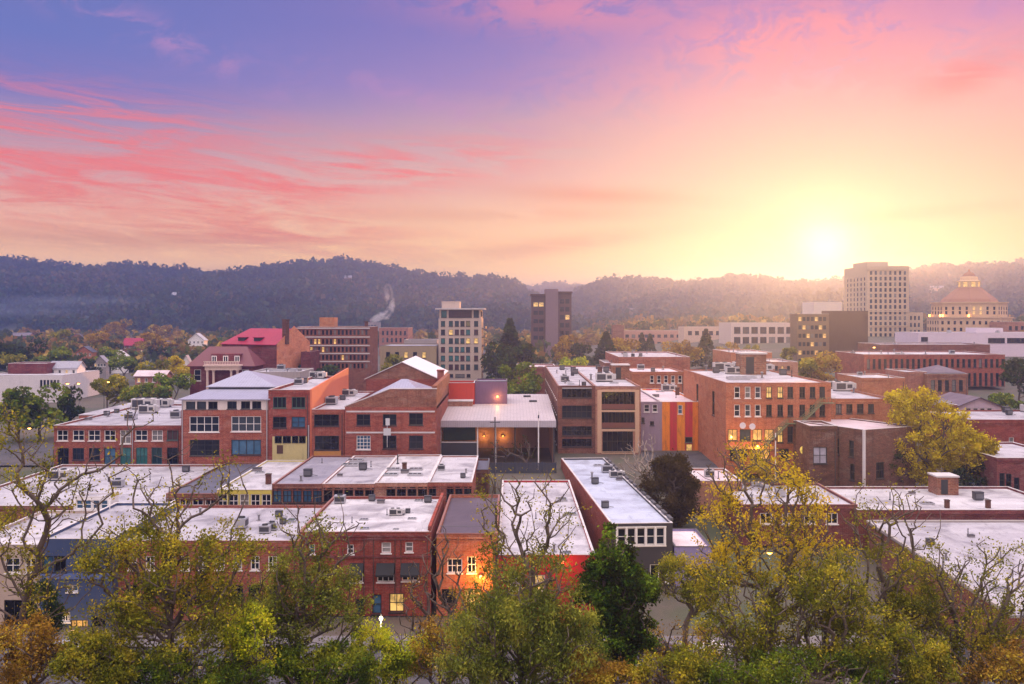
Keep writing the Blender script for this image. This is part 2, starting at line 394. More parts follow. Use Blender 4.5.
# ------------------------------------------------------------------ hills: ridge rows read along the skyline
RIDGES = {
  'left': (1900.0, [(-600, 262), (-300, 250), (-100, 262), (0, 260), (30, 264), (60, 268), (95, 272), (120, 266), (150, 269), (190, 273), (222, 276), (255, 270), (285, 267), (330, 263), (352, 262), (380, 268),
                     (400, 272), (430, 278), (460, 281), (482, 279), (510, 284), (540, 300), (580, 325), (640, 345), (1600, 360)]),
  'far': (3300.0, [(-600, 340), (300, 330), (420, 310), (480, 296), (530, 290), (552, 288), (578, 289), (620, 296), (700, 310), (900, 330), (1600, 340)]),
  'right': (2050.0, [(-600, 360), (440, 350), (500, 335), (545, 315), (575, 294), (600, 284), (616, 281), (650, 283), (682, 286), (704, 284), (740, 279), (772, 284), (805, 286), (842, 283), (875, 279), (905, 275), (932, 270),
                      (962, 268), (1000, 268), (1024, 264), (1200, 262), (1600, 270)]),
}
def ridge_h(key, px):
    Y0, pts = RIDGES[key]
    return Z(interp(px, [p[0] for p in pts], [p[1] for p in pts]), Y0) - 7.0   # crowns add the rest
def hill_h(key, x, y):
    Y0 = RIDGES[key][0]
    px = 512 + x * F / Y0
    h = ridge_h(key, px)
    foot = 1050.0 if key != 'far' else 2300.0
    base = 16.0
    if y < Y0:
        t = sst(y, foot, Y0 + 120) ; t = t * 0.8 + 0.2 * min(1, max(0, (y - foot) / (Y0 - foot)))
        t = min(1, t / 0.995)
    else: t = 1 - 0.5 * sst(y, Y0, Y0 + 900)
    n = (mnoise.noise(Vector((x * 0.0032, y * 0.0022, 3.1))) * 26 + mnoise.noise(Vector((x * 0.009, y * 0.007, 8.1))) * 8) * sst(y, foot, foot + 250) * (1 - sst(y, Y0 - 350, Y0))
    return base + (h - base) * t + n - 1.5 * (1 - t)

GROUND = None
def build_ground():
    t_m, t, p, out = mat('ground_soil_and_grass')
    oc = t.new('ShaderNodeTexCoord').outputs['Object']
    n = t.noise(oc, 0.05, 8, 0.62, 0.4)
    c = t.ramp(n, [(0.36, (0.05, 0.062, 0.026)), (0.5, (0.075, 0.066, 0.045)), (0.58, (0.10, 0.075, 0.06)), (0.7, (0.055, 0.07, 0.03))])
    c = t.mix(t.m('MULTIPLY', t.noise(oc, 1.4, 5, 0.7), 0.5), c, (0.035, 0.03, 0.02, 1))
    t.put(p.inputs['Base Color'], c); p.inputs['Roughness'].default_value = 0.95
    xs = np.concatenate([np.arange(-9000, -500, 500), np.arange(-500, 500, 20), np.arange(500, 9001, 500)])
    ys = np.concatenate([np.arange(-200, 0, 40), np.arange(0, 700, 8), np.arange(700, 2000, 100), np.arange(2000, 12001, 1000)])
    v = [(x, y, ground_z(x, y)) for y in ys for x in xs]
    nx = len(xs)
    f = [(j * nx + i, j * nx + i + 1, (j + 1) * nx + i + 1, (j + 1) * nx + i) for j in range(len(ys) - 1) for i in range(nx - 1)]
    me = bpy.data.meshes.new('ground'); me.from_pydata(v, [], f); me.materials.append(t_m)
    tag(link('ground', me), kind='structure')
    hm, t, p, out = mat('hill_floor')
    oc = t.new('ShaderNodeTexCoord').outputs['Object']
    n = t.noise(oc, 0.03, 6, 0.6)
    t.put(p.inputs['Base Color'], t.ramp(n, [(0.4, (0.022, 0.03, 0.016)), (0.6, (0.045, 0.042, 0.025))])); p.inputs['Roughness'].default_value = 1
    for key in RIDGES:
        Y0 = RIDGES[key][0]; foot = 1000.0 if key != 'far' else 2250.0
        xs = np.arange(-1.15 * Y0, 1.15 * Y0, 26); ys = np.arange(foot, Y0 + 700, 26)
        v = [(x, y, hill_h(key, x, y)) for y in ys for x in xs]; nx = len(xs)
        f = [(j * nx + i, j * nx + i + 1, (j + 1) * nx + i + 1, (j + 1) * nx + i) for j in range(len(ys) - 1) for i in range(nx - 1)]
        me = bpy.data.meshes.new('hill'); me.from_pydata(v, [], f); me.materials.append(hm); me.shade_smooth()
        tag(link('hill', me), kind='structure')
build_ground()

def sheet(name, pts, m, lift, kind='structure', step=4.0):
    """a strip laid over the ground between two polylines of equal length"""
    (xa, xb, ya, yb) = pts
    nx = max(2, int((xb - xa) / step) + 1); ny = max(2, int((yb - ya) / step) + 1)
    v = []; f = []
    for j in range(ny):
        for i in range(nx):
            x = xa + (xb - xa) * i / (nx - 1); y = ya + (yb - ya) * j / (ny - 1)
            v.append((x, y, max(ground_z(x, y), ground_z(x, y - 2), ground_z(x, y + 2)) + lift))
    f = [(j * nx + i, j * nx + i + 1, (j + 1) * nx + i + 1, (j + 1) * nx + i) for j in range(ny - 1) for i in range(nx - 1)]
    me = bpy.data.meshes.new(name); me.from_pydata(v, [], f); me.materials.append(m)
    return tag(link(name, me), kind=kind)
def build_roads():
    m, t, p, out = mat('asphalt')
    oc = t.new('ShaderNodeTexCoord').outputs['Object']
    n = t.noise(oc, 0.3, 7, 0.65, 0.5)
    t.put(p.inputs['Base Color'], t.ramp(n, [(0.35, (0.045, 0.043, 0.05)), (0.55, (0.075, 0.07, 0.078)), (0.7, (0.06, 0.055, 0.06))])); p.inputs['Roughness'].default_value = 0.9; p.inputs['Specular IOR Level'].default_value = 0.2
    MATS['asphalt'] = m
    pv = membrane('pavement_slabs', (0.17, 0.155, 0.155), (0.1, 0.085, 0.085), 0.5, 1.0, 0.8)
    line = plain('road_paint', (0.75, 0.72, 0.6), 0.6)
    sheet('road', (-160, 160, 104, 117), m, 0.05)
    for ya, yb in ((101.4, 104), (117, 121)):
        mb = MB(); mb.box((-160, ya, 0.9), (160, yb, 1.2)); tag(mb.build('pavement', pv), kind='structure')
    for y in (110.3, 110.7):
        mb = MB(); mb.box((-160, y - 0.06, 1.045), (160, y + 0.06, 1.058)); tag(mb.build('road_marking', plain('yellow_line', (0.6, 0.42, 0.05))), kind='structure')
    sheet('road', (-130, -89, 204, 232), m, 0.09)
    sheet('road', (28, 62, 196, 221), m, 0.09)
    sheet('road', (27.5, 32.5, 100.0, 103.9), m, 0.4)
build_roads()

# ------------------------------------------------------------------ building kit
WCACHE = {}
def window_meshes(w, h, nu, nv, fm, gm, d, simple, fw, sill):
    key = (round(w, 2), round(h, 2), nu, nv, fm.name, gm.name, round(d, 2), simple, fw, sill)
    if key in WCACHE: return WCACHE[key]
    pane = MB(); y = d * 0.8
    pane.poly([(-w / 2 + .004, y, -h / 2 + .004), (w / 2 - .004, y, -h / 2 + .004), (w / 2 - .004, y, h / 2 - .004), (-w / 2 + .004, y, h / 2 - .004)])
    pm = pane.mesh('pane', gm)
    if simple: WCACHE[key] = (pm, None); return WCACHE[key]
    a = MB(); y0, y1 = d * 0.35, d * 0.7
    e = 0.003; b = w / 2 - e; c = h / 2 - e
    a.box((-b, y0, -c), (-b + fw, y1, c)); a.box((b - fw, y0, -c), (b, y1, c))
    a.box((-b + fw, y0, -c), (b - fw, y1, -c + fw)); a.box((-b + fw, y0, c - fw), (b - fw, y1, c))
    mw = fw * 0.75
    for i in range(1, nu):
        x = -w / 2 + w * i / nu; a.box((x - mw / 2, y0 + .01, -c + fw), (x + mw / 2, y1 - .01, c - fw))
    for j in range(1, nv):
        z = -h / 2 + h * j / nv
        for i in range(nu):
            xa = -w / 2 + w * i / nu + (mw / 2 if i else fw); xb = -w / 2 + w * (i + 1) / nu - (mw / 2 if i < nu - 1 else fw)
            a.box((xa, y0 + .02, z - mw / 2), (xb, y1 - .02, z + mw / 2))
    if sill: a.box((-w / 2 - .12, -.14, -h / 2 - .16), (w / 2 + .12, -.004, -h / 2 - .01))
    WCACHE[key] = (a.mesh('window', fm), pm); return WCACHE[key]

def ring(mb, x0, x1, y0, y1, z0, z1, t, o=0.0):
    """a butted ring of four boxes"""
    mb.box((x0 - o, y0 - o, z0), (x1 + o, y0 + t, z1)); mb.box((x0 - o, y1 - t, z0), (x1 + o, y1 + o, z1))
    mb.box((x0 - o, y0 + t, z0), (x0 + t, y1 - t, z1)); mb.box((x1 - t, y0 + t, z0), (x1 + o, y1 - t, z1))

PROTO = {}
def kit_mesh(kind):
    if kind in PROTO: return PROTO[kind]
    mb = MB()
    if kind == 'air_conditioner':
        mb.box((-.9, -.7, .15), (.9, .7, 1.25)); mb.box((-.8, -.72, .35), (.8, -.703, 1.1), 1); mb.box((-.92, -.72, 1.253), (.92, .72, 1.32))
        mb.lathe([(.5, 1.32), (.5, 1.5), (.44, 1.5), (.42, 1.38)], 14, mi=1); mb.box((-.8, -.6, 0), (.8, -.45, .147), 1); mb.box((-.8, .45, 0), (.8, .6, .147), 1)
        me = mb.mesh(kind, [METAL, DMETAL])
    elif kind == 'rooftop_unit':
        mb.box((-1.7, -1, .2), (1.7, 1, 1.7)); mb.box((-1.5, -1.03, .4), (.2, -1.004, 1.5), 1); mb.box((.5, -1.03, .6), (1.4, -1.004, 1.3), 1)
        mb.box((1.703, -.6, .5), (2.3, .6, 1.5)); mb.box((-1.6, -.9, 0), (1.6, -.7, .197), 1); mb.box((-1.6, .7, 0), (1.6, .9, .197), 1)
        for x in (-.9, .6): mb.lathe([(.5, 1.703), (.5, 1.85), (.42, 1.85), (.4, 1.75)], 12, (x, 0, 0), 1)
        me = mb.mesh(kind, [plain('unit_pale', (0.5, 0.48, 0.48), 0.5, 0.2), DMETAL])
    elif kind == 'dark_unit':
        mb.box((-.6, -.5, .12), (.6, .5, 1.1)); mb.box((-.63, -.53, 1.103), (.63, .53, 1.17)); mb.box((-.5, -.52, .3), (.5, -.503, .95), 1); mb.tube((.603, 0, .3), (1.5, 0, .12), .05, n=6, mi=1); mb.box((-.5, -.4, 0), (.5, .4, .117), 1)
        me = mb.mesh('air_conditioner', [DMETAL, plain('grille', (0.1, 0.1, 0.11), 0.5)])
    elif kind == 'roof_vent':
        mb.tube((0, 0, 0), (0, 0, .9), .16, n=10); mb.lathe([(.3, .9), (.32, 1.0), (.05, 1.16)], 10); mb.box((-.35, -.35, 0), (.35, .35, .08))
        me = mb.mesh(kind, [plain('vent_grey', (0.2, 0.19, 0.2), 0.5, 0.3)])
    elif kind == 'pipe':
        mb.tube((0, 0, 0), (0, 0, 1.1), .07, n=8); mb.tube((0, 0, 0), (0, 0, .12), .16, n=8)
        me = mb.mesh('vent_pipe', [DMETAL])
    elif kind == 'skylight':
        ring(mb, -1, 1, -.7, .7, 0, .28, .12); mb.box((-.88, -.58, .05), (.88, .58, .24), 1)
        for x in (-.3, .3): mb.box((x - .03, -.58, .243), (x + .03, .58, .27))
        me = mb.mesh(kind, [METAL, glassy('skylight_glass', [(0, (0.03, 0.07, 0.075)), (.6, (0.05, 0.06, 0.07))])])
    elif kind == 'roof_hatch':
        mb.box((-.6, -.5, 0), (.6, .5, .45)); mb.box((-.66, -.56, .453), (.66, .56, .54), 1)
        me = mb.mesh(kind, [plain('hatch_side', (0.2, 0.18, 0.19), .6), DMETAL])
    elif kind == 'chimney':
        mb.box((-.45, -.45, 0), (.45, .45, 1.7)); mb.box((-.53, -.53, 1.703), (.53, .53, 1.9)); mb.box((-.3, -.3, 1.903), (.3, .3, 1.95), 1)
        me = mb.mesh(kind, [BR_DARK, DMETAL])
    elif kind == 'duct':
        mb.box((-2.2, -.3, .25), (1.2, .3, .75)); mb.box((1.203, -.32, .25), (1.8, 1.6, .77)); mb.box((-1.8, -.2, 0), (-1.6, .2, .247)); mb.box((.6, -.2, 0), (.8, .2, .247)); mb.box((-2.9, -.5, .0), (-2.203, .5, .95))
        me = mb.mesh('duct', [METAL])
    elif kind == 'stair_house':
        mb.box((-1.4, -1.4, 0), (1.4, 1.4, 2.3)); mb.box((-1.5, -1.5, 2.303), (1.5, 1.5, 2.5), 1); mb.box((-.9, -1.43, .1), (0, -1.403, 2), 2)
        me = mb.mesh(kind, [BR_BROWN, COPE_W, DARKF])
    PROTO[kind] = me; return me

class Bld:
    def __init__(s, name, label, cat, x, y, zb, rz=0.0, group=None):
        s.root = empty(name, (x, y, zb), rz); tag(s.root, label, cat, group)
        s.x, s.y, s.zb = x, y, zb; s.rz = rz; s.roof_o = None; s.roofz = 0
    # picture column / row on a plane Y -> local coordinates
    def lx(s, px, Y=None): return X(px, s.y if Y is None else Y) - s.x
    def lz(s, py, Y=None): return Z(py, s.y if Y is None else Y) - s.zb
    def op(s, x0, y0, x1, y1, nu=2, nv=2, fm=None, gm=None, simple=False, **k):
        return (s.lx(x0), s.lx(x1), s.lz(y1), s.lz(y0), dict(nu=nu, nv=nv, fm=fm or WHITE, gm=gm or GLASS, simple=simple, **k))
    def add(s, mb, name, mats, parent=None, loc=(0, 0, 0), rz=0.0):
        return mb.build(name, mats, parent or s.root, loc, rz)
    def window(s, P, rz, w, h, o, d, parent=None):
        sm = o.get('simple', False)
        a, b = window_meshes(w, h, o.get('nu', 2), o.get('nv', 2), o.get('fm', WHITE), o.get('gm', GLASS), d, sm, o.get('fw', 0.12), o.get('sill', not sm))
        wo = link(o.get('name', 'window'), a, parent or s.root, P, rz)
        if b: link('pane', b, wo)
        return wo
    def body(s, x0, x1, y0, y1, z0, z1, wall, roof=None, cope=None, front=(), left=(), right=(), ph=0.6, d=0.3, th=0.24, name='wall', flat=True, top=None):
        ph = ph * .55
        mb = MB()
        def face(P, Wd, ops, rz):
            us = sorted({0.0, Wd} | {v for o in ops for v in o[:2]}); vs = sorted({z0, z1} | {v for o in ops for v in o[2:4]})
            for i in range(len(us) - 1):
                for j in range(len(vs) - 1):
                    uc, vc = (us[i] + us[i + 1]) / 2, (vs[j] + vs[j + 1]) / 2
                    if us[i + 1] - us[i] < 1e-4 or vs[j + 1] - vs[j] < 1e-4: continue
                    if any(o[0] < uc < o[1] and o[2] < vc < o[3] for o in ops): continue
                    mb.poly([P(us[i], 0, vs[j]), P(us[i + 1], 0, vs[j]), P(us[i + 1], 0, vs[j + 1]), P(us[i], 0, vs[j + 1])])
            for o in ops:
                a, b, c, e, kw = o; dd = kw.get('d', d)
                mb.poly([P(a, 0, c), P(b, 0, c), P(b, dd, c), P(a, dd, c)]); mb.poly([P(a, dd, e), P(b, dd, e), P(b, 0, e), P(a, 0, e)])
                mb.poly([P(a, 0, c), P(a, dd, c), P(a, dd, e), P(a, 0, e)]); mb.poly([P(b, dd, c), P(b, 0, c), P(b, 0, e), P(b, dd, e)])
                s.window(P((a + b) / 2, 0, (c + e) / 2), rz, b - a, e - c, kw, dd)
        fr = [(a - x0, b - x0, c, e, k) for a, b, c, e, k in front]
        lf = [(y1 - b, y1 - a, c, e, k) for a, b, c, e, k in left]
        rt = [(a - y0, b - y0, c, e, k) for a, b, c, e, k in right]
        face(lambda u, q, v: (x0 + u, y0 + q, v), x1 - x0, fr, 0.0)
        face(lambda u, q, v: (x0 + q, y1 - u, v), y1 - y0, lf, R(-90))
        face(lambda u, q, v: (x1 - q, y0 + u, v), y1 - y0, rt, R(90))
        mb.poly([(x1, y1, z0), (x0, y1, z0), (x0, y1, z1), (x1, y1, z1)])
        if flat:
            i0, i1, j0, j1 = x0 + th, x1 - th, y0 + th, y1 - th; zr = z1 - ph
            o4 = [(x0, y0), (x1, y0), (x1, y1), (x0, y1)]; i4 = [(i0, j0), (i1, j0), (i1, j1), (i0, j1)]
            for k in range(4):
                a, b = o4[k], o4[(k + 1) % 4]; c, e = i4[(k + 1) % 4], i4[k]
                mb.poly([(*a, z1), (*b, z1), (*c, z1), (*e, z1)])
                mb.poly([(*e, z1), (*c, z1), (*c, zr), (*e, zr)])
            rb = MB(); rb.box((i0 + .004, j0 + .004, zr - .3), (i1 - .004, j1 - .004, zr))
            s.roof_o = rb.build('roof', roof or ROOF_W, s.root); s.roofz = zr
            s.rr = (i0, i1, j0, j1)
            if cope:
                cb = MB(); ring(cb, x0, x1, y0, y1, z1 + .004, z1 + .08, th + .02, .04); cb.build('coping', cope, s.root)
        w = mb.build(name, wall, s.root); return w
    def unit(s, kind, x, y, rz=0.0, sc=1.0):
        o = link(kit_mesh(kind).name.split('.')[0], kit_mesh(kind), s.roof_o, (x, y, s.roofz + .002), rz); o.scale = (sc,) * 3; return o
    def unit_px(s, kind, px, py, rz=0.0, sc=1.0):
        """stand a unit where a picture point meets the roof plane"""
        Y = F * (CZ - (s.zb + s.roofz)) / (py - HZ)
        xx, yy = X(px, Y) - s.x, Y - s.y
        c, n = math.cos(-s.rz), math.sin(-s.rz)
        xx, yy = xx * c - yy * n, xx * n + yy * c
        i0, i1, j0, j1 = s.rr
        return s.unit(kind, min(i1 - .9, max(i0 + .9, xx)), min(j1 - .8, max(j0 + .8, yy)), rz, sc)
    def clutter(s, n, seed, kinds=('air_conditioner', 'roof_vent', 'pipe', 'skylight', 'roof_hatch', 'dark_unit', 'roof_vent', 'pipe', 'duct', 'roof_vent')):
        rg = random.Random(seed); i0, i1, j0, j1 = s.rr
        for _ in range(n):
            s.unit(rg.choice(kinds), rg.uniform(i0 + 1.2, i1 - 1.2), rg.uniform(j0 + 1, j1 - 1), rg.choice((0, R(90))), rg.uniform(0.8, 1.15))
    def gable(s, x0, x1, y0, y1, z0, zr, m, axis='y', over=0.3, name='roof', t=0.18):
        """pitched roof slabs with thickness; axis is the ridge direction"""
        mb = MB()
        if axis == 'y':
            xm = (x0 + x1) / 2; k = (zr - z0) / (xm - x0); e0, e1 = y0 - over, y1 + over
            for sgn, xe in ((-1, x0), (1, x1)):
                xo = xe + sgn * over; zo = z0 - k * over
                a = [(xm, e0, zr), (xo, e0, zo), (xo, e1, zo), (xm, e1, zr)]
                mb.poly([(p[0], p[1], p[2] + t) for p in (a if sgn > 0 else a[::-1])]); mb.poly(a)
                for q in range(4):
                    p1, p2 = a[q], a[(q + 1) % 4]
                    if q != 3: mb.poly([p1, p2, (p2[0], p2[1], p2[2] + t), (p1[0], p1[1], p1[2] + t)])
        else:
            ym = (y0 + y1) / 2; k = (zr - z0) / (ym - y0); e0, e1 = x0 - over, x1 + over
            for sgn, ye in ((-1, y0), (1, y1)):
                yo = ye + sgn * over; zo = z0 - k * over
                a = [(e0, ym, zr), (e1, ym, zr), (e1, yo, zo), (e0, yo, zo)]
                mb.poly([(p[0], p[1], p[2] + t) for p in a]); mb.poly(a)
                for q in range(1, 4):
                    p1, p2 = a[q], a[(q + 1) % 4]
                    mb.poly([p1, p2, (p2[0], p2[1], p2[2] + t), (p1[0], p1[1], p1[2] + t)])
        o = mb.build(name, m, s.root); s.roof_o = o; return o
    def gable_wall(s, x0, x1, y0, y1, z0, zr, m, axis='y', name='gable_wall'):
        mb = MB()
        if axis == 'y':
            xm = (x0 + x1) / 2
            for y in (y0, y1): mb.poly([(x0, y, z0), (x1, y, z0), (xm, y, zr)])
            mb.poly([(x0, y0, z0), (x0, y1, z0), (xm, y1, zr), (xm, y0, zr)]); mb.poly([(x1, y0, z0), (x1, y1, z0), (xm, y1, zr), (xm, y0, zr)])
        else:
            ym = (y0 + y1) / 2
            for x in (x0, x1): mb.poly([(x, y0, z0), (x, y1, z0), (x, ym, zr)])
        return mb.build(name, m, s.root)
    def hip(s, x0, x1, y0, y1, z0, zr, m, rx=None, over=0.4, name='roof', t=0.15):
        mb = MB(); X0, X1, Y0, Y1 = x0 - over, x1 + over, y0 - over, y1 + over
        ym = (Y0 + Y1) / 2
        if rx is None:
            half = min((X1 - X0), (Y1 - Y0)) / 2; ra, rb = X0 + half, X1 - half
        else: ra, rb = rx
        if rb < ra: ra = rb = (X0 + X1) / 2
        zb = z0 + t
        b = [(X0, Y0), (X1, Y0), (X1, Y1), (X0, Y1)]
        for k in range(4):
            mb.poly([(*b[k], z0), (*b[(k + 1) % 4], z0), (*b[(k + 1) % 4], zb), (*b[k], zb)])
        A, B_ = (ra, ym, zr), (rb, ym, zr)
        if rb - ra > 1e-3:
            mb.poly([(X0, Y0, zb), (X1, Y0, zb), B_, A]); mb.poly([(X1, Y1, zb), (X0, Y1, zb), A, B_])
        else:
            mb.poly([(X0, Y0, zb), (X1, Y0, zb), A]); mb.poly([(X1, Y1, zb), (X0, Y1, zb), A])
        mb.poly([(X1, Y0, zb), (X1, Y1, zb), B_]); mb.poly([(X0, Y1, zb), (X0, Y0, zb), A])
        mb.poly([(*q, z0) for q in b[::-1]])
        o = mb.build(name, m, s.root); s.roof_o = o; return o

def grid_ops(x0, x1, z0, z1, nx, nz, w, h, **k):
    """nx by nz openings of w x h spread evenly"""
    r = []
    for j in range(nz):
        for i in range(nx):
            cx = x0 + (x1 - x0) * (i + .5) / nx; cz = z0 + (z1 - z0) * (j + .5) / nz
            r.append((cx - w / 2, cx + w / 2, cz - h / 2, cz + h / 2, dict(k)))
    return r
def fbox(name, label, cat, px0, px1, py_top, py_base, Y, depth, wall, roof=None, cope=None, ops=(), group=None, left=(), right=(), ph=0.6, zb=None, clutter=0, seed=1, d=0.3, fixed=None):
    """flat-roofed building from its facade's columns and rows at distance Y"""
    x0, x1 = X(px0, Y), X(px1, Y); z1 = Z(py_top, Y); zb = Z(py_base, Y) if zb is None else zb
    b = Bld(name, label, cat, (x0 + x1) / 2, Y, zb, 0.0, group)
    o = [b.op(*q) if not callable(q) else q(b) for q in ops]
    b.body(x0 - b.x, x1 - b.x, 0, depth, 0, z1 - zb, wall, roof, cope, front=o, left=left(b) if callable(left) else left, right=right(b) if callable(right) else right, ph=ph, d=d)
    if clutter: b.clutter(clutter, seed)
    if Y < 300 and wall.name.startswith('brick') and z1 - zb > 4:
        w = x1 - x0; h = z1 - zb; mb = MB()
        mb.box((-w / 2 + .02, -.13, h - .62), (w / 2 - .02, -.004, h - .42)); mb.box((-w / 2 + .02, -.07, h - .95), (w / 2 - .02, -.004, h - .84))
        k = int(w / 1.1)
        for i in range(k): u = -w / 2 + w * (i + .5) / k; mb.box((u - .16, -.10, h - .80), (u + .16, -.004, h - .66))
        mb.build('cornice', wall, b.root)
        mb = MB(); mb.tube((w / 2 - .45, -.11, 0), (w / 2 - .45, -.11, h - 1.0), .07, n=6); mb.build('drain_pipe', DMETAL, b.root)
    return b
# ------------------------------------------------------------------ buildings
def zo(ox, oy, rows, s=4.0):
    return [(ox + a / s, oy + b / s, ox + c / s, oy + d / s, *k) for a, b, c, d, *k in rows]
WT, DK, GR = WHITE, DARKF, GREENF

def mid_row_left():
    # two-storey loft block, far left of the middle row
    ops = zo(0, 370, [(x0, 240, x1, 283, 2, 2, WT, GLASS) for x0, x1 in ((228, 272), (291, 337), (353, 401), (417, 462), (541, 590), (607, 651))]
             + [(480, 240, 524, 295, 2, 2, WT, GLASS), (668, 238, 711, 281, 2, 1, GR, GLASS_T)]
             + [(230, 312, 275, 382, 2, 2, DK, GLASS_D), (290, 312, 336, 360, 3, 2, DK, GLASS), (355, 312, 400, 362, 2, 2, DK, GLASS), (416, 312, 462, 378, 2, 2, DK, GLASS_B),
                (480, 310, 524, 378, 2, 2, GR, GLASS_T), (544, 310, 590, 378, 3, 2, GR, GLASS_T), (606, 310, 648, 378, 2, 2, GR, GLASS_T), (668, 310, 711, 378, 2, 3, DK, GLASS)])
    b = fbox('loft_building', 'long two storey brick building with broad white roof left of the hipped block', 'building', 54, 180.6, 425.5, 466, 200, 48, BR_RED, ROOF_W, COPE_W, ops, zb=9.0)
    rb = MB(); x0 = -97 - b.x; x1 = X(54, 200) - b.x - .01; z1 = Z(425.5, 200) - b.zb
    rb.box((x0, 24, 0), (x1, 62, z1 - .4)); rb.box((x0 - .1, 23.9, z1 - .396), (x1, 62.1, z1 - .2), 1); rb.box((x1 + .02, 48.1, 0), (x1 + 30, 62, z1 - .4)); rb.box((x1 + .02, 48.1, z1 - .396), (x1 + 30, 62.1, z1 - .2), 1)
    rb.build('rear_wing', [BR_RED, ROOF_W], b.root)
    for k, px, py, rz, sc in (('rooftop_unit', 144, 409, 0, 1.5), ('rooftop_unit', 148, 413, 0, 1.1), ('air_conditioner', 130, 420, 0, 1.1), ('dark_unit', 90, 415.5, 0, .9), ('dark_unit', 99, 413, 0, .8),
                              ('air_conditioner', 176, 418, 0, 1.2), ('rooftop_unit', 162, 407, 0, 1.2), ('roof_vent', 108, 417, 0, 1), ('pipe', 137, 419, 0, 1), ('roof_vent', 152, 408.5, 0, 1), ('roof_hatch', 74, 420, 0, 1)):
        b.unit_px(k, px, py, rz, sc)
    mb = MB(); x = b.lx(132.8)
    mb.tube((x, -.16, 0), (x, -.16, z1 + .5), .09, n=8); mb.build('drain_pipe', METAL, b.root)

    # hipped-roof block
    Y = 195.0
    b = Bld('brick_block', 'wide three storey brick block under a pale lavender two tier hipped roof', 'building', X(224.5, Y), Y, 9.0)
    o4 = [b.op(*q) for q in zo(170, 380, [(132, 248, 335, 355, 4, 2, WT, GLASS), (418, 248, 622, 352, 4, 2, WT, GLASS), (135, 408, 338, 517, 4, 3, DK, GLASS), (418, 408, 622, 512, 4, 1, DK, GLASS_B)], 6.83)]
    zb_ = b.lz(410)
    b.body(b.lx(181.2), b.lx(268), 0, 30, 0, zb_, BR_RED, front=o4, flat=False, d=.35)
    o5 = [b.op(*q) for q in zo(170, 380, [(108, 148, 172, 200, 2, 1, DK, GLASS), (183, 148, 246, 200, 1, 1, DK, GLASS), (260, 148, 324, 200, 2, 1, DK, GLASS), (390, 146, 455, 198, 2, 1, DK, GLASS), (484, 146, 546, 198, 2, 1, DK, GLASS), (560, 146, 622, 198, 2, 1, DK, GLASS)], 6.83)]
    b.body(b.lx(181.2) + .05, b.lx(268) - .05, .08, 29.9, zb_ + .004, b.lz(400), painted('cream_band', (.66, .58, .54), amt=.2), front=o5, flat=False, name='upper_band')
    z0 = b.lz(400); x0, x1 = b.lx(181.2), b.lx(268)
    mb = MB(); zt = b.lz(389, 204)
    e = .5; bb = [(x0 - e, -e), (x1 + e, -e), (x1 + e, 30 + e), (x0 - e, 30 + e)]; tt = [(x0 + 2.4, 9), (x1 - .6, 9), (x1 - .6, 29), (x0 + 2.4, 29)]
    for k in range(4):
        p, q = k, (k + 1) % 4
        mb.poly([(*bb[p], z0 + .18), (*bb[q], z0 + .18), (*tt[q], zt), (*tt[p], zt)]); mb.poly([(*bb[p], z0 + .004), (*bb[q], z0 + .004), (*bb[q], z0 + .18), (*bb[p], z0 + .18)])
    mb.poly([(*q, z0 + .004) for q in bb[::-1]]); mb.build('lower_roof', SLATE, b.root)
    mb = MB(); mb.box((x0 + 2.6, 9.2, zt - .6), (x1 - .8, 28.8, zt + .35)); mb.build('roof_curb', COPE_D, b.root)
    b.hip(x0 + 2.6, x1 - .8, 9.2, 28.8, zt + .354, b.lz(370.5, 214), SLATE, rx=(b.lx(246, 214), b.lx(248, 214)), over=.5)
    mb = MB()
    for xx in (x0 + .25, x1 - .2): mb.tube((xx, -.12, 0), (xx, -.12, z0), .1, n=8)
    mb.build('drain_pipe', METAL, b.root)

    # narrow dark red three-storey with cream ground floor
    ops = zo(256, 370, [(68, 108, 121, 152, 3, 1, GR, GLASS_D), (143, 108, 197, 152, 3, 1, GR, GLASS_D), (67, 187, 122, 232, 2, 2, DK, GLASS_D), (142, 187, 197, 230, 2, 2, DK, GLASS_B)])
    b = fbox('narrow_building', 'narrow dark red brick building with cream painted ground floor and one orange side wall', 'building', 268.3, 309.8, 390, 464, 195, 44, BR_DEEP, ROOF_W, COPE_W, ops, zb=9.0, clutter=0, ph=.9)
    mb = MB(); xa, xb = b.lx(272.5), b.lx(307.5); mb.box((xa, -.12, 0), (xb, -.004, b.lz(436.5))); mb.build('ground_floor_front', painted('yellow_cream', (.55, .47, .22), amt=.35), b.root)
    mb = MB(); mb.box((b.lx(277), -.18, b.lz(453.5)), (b.lx(283.2), -.124, b.lz(445))); mb.build('door', plain('brown_door', (.08, .035, .02)), b.root)
    for q in zo(256, 370, [(76, 263, 104, 292), (108, 263, 140, 292), (145, 263, 170, 292), (173, 263, 199, 292)]):
        w = link('window', window_meshes(b.lx(q[2]) - b.lx(q[0]), b.lz(q[1]) - b.lz(q[3]), 2, 1, DK, GLASS, .3, False, .12, False)[0], b.root, ((b.lx(q[0]) + b.lx(q[2])) / 2, -.36, (b.lz(q[1]) + b.lz(q[3])) / 2))
        link('pane', window_meshes(b.lx(q[2]) - b.lx(q[0]), b.lz(q[1]) - b.lz(q[3]), 2, 1, DK, GLASS, .3, False, .12, False)[1], w)
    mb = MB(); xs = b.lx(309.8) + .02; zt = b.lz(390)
    mb.poly([(xs, 0, 0), (xs, 44, 0), (xs, 44, zt + 2.0), (xs, 0, zt + .1)]); mb.poly([(xs + .35, 0, 0), (xs + .35, 0, zt + .1), (xs + .35, 44, zt + 2.0), (xs + .35, 44, 0)][::-1])
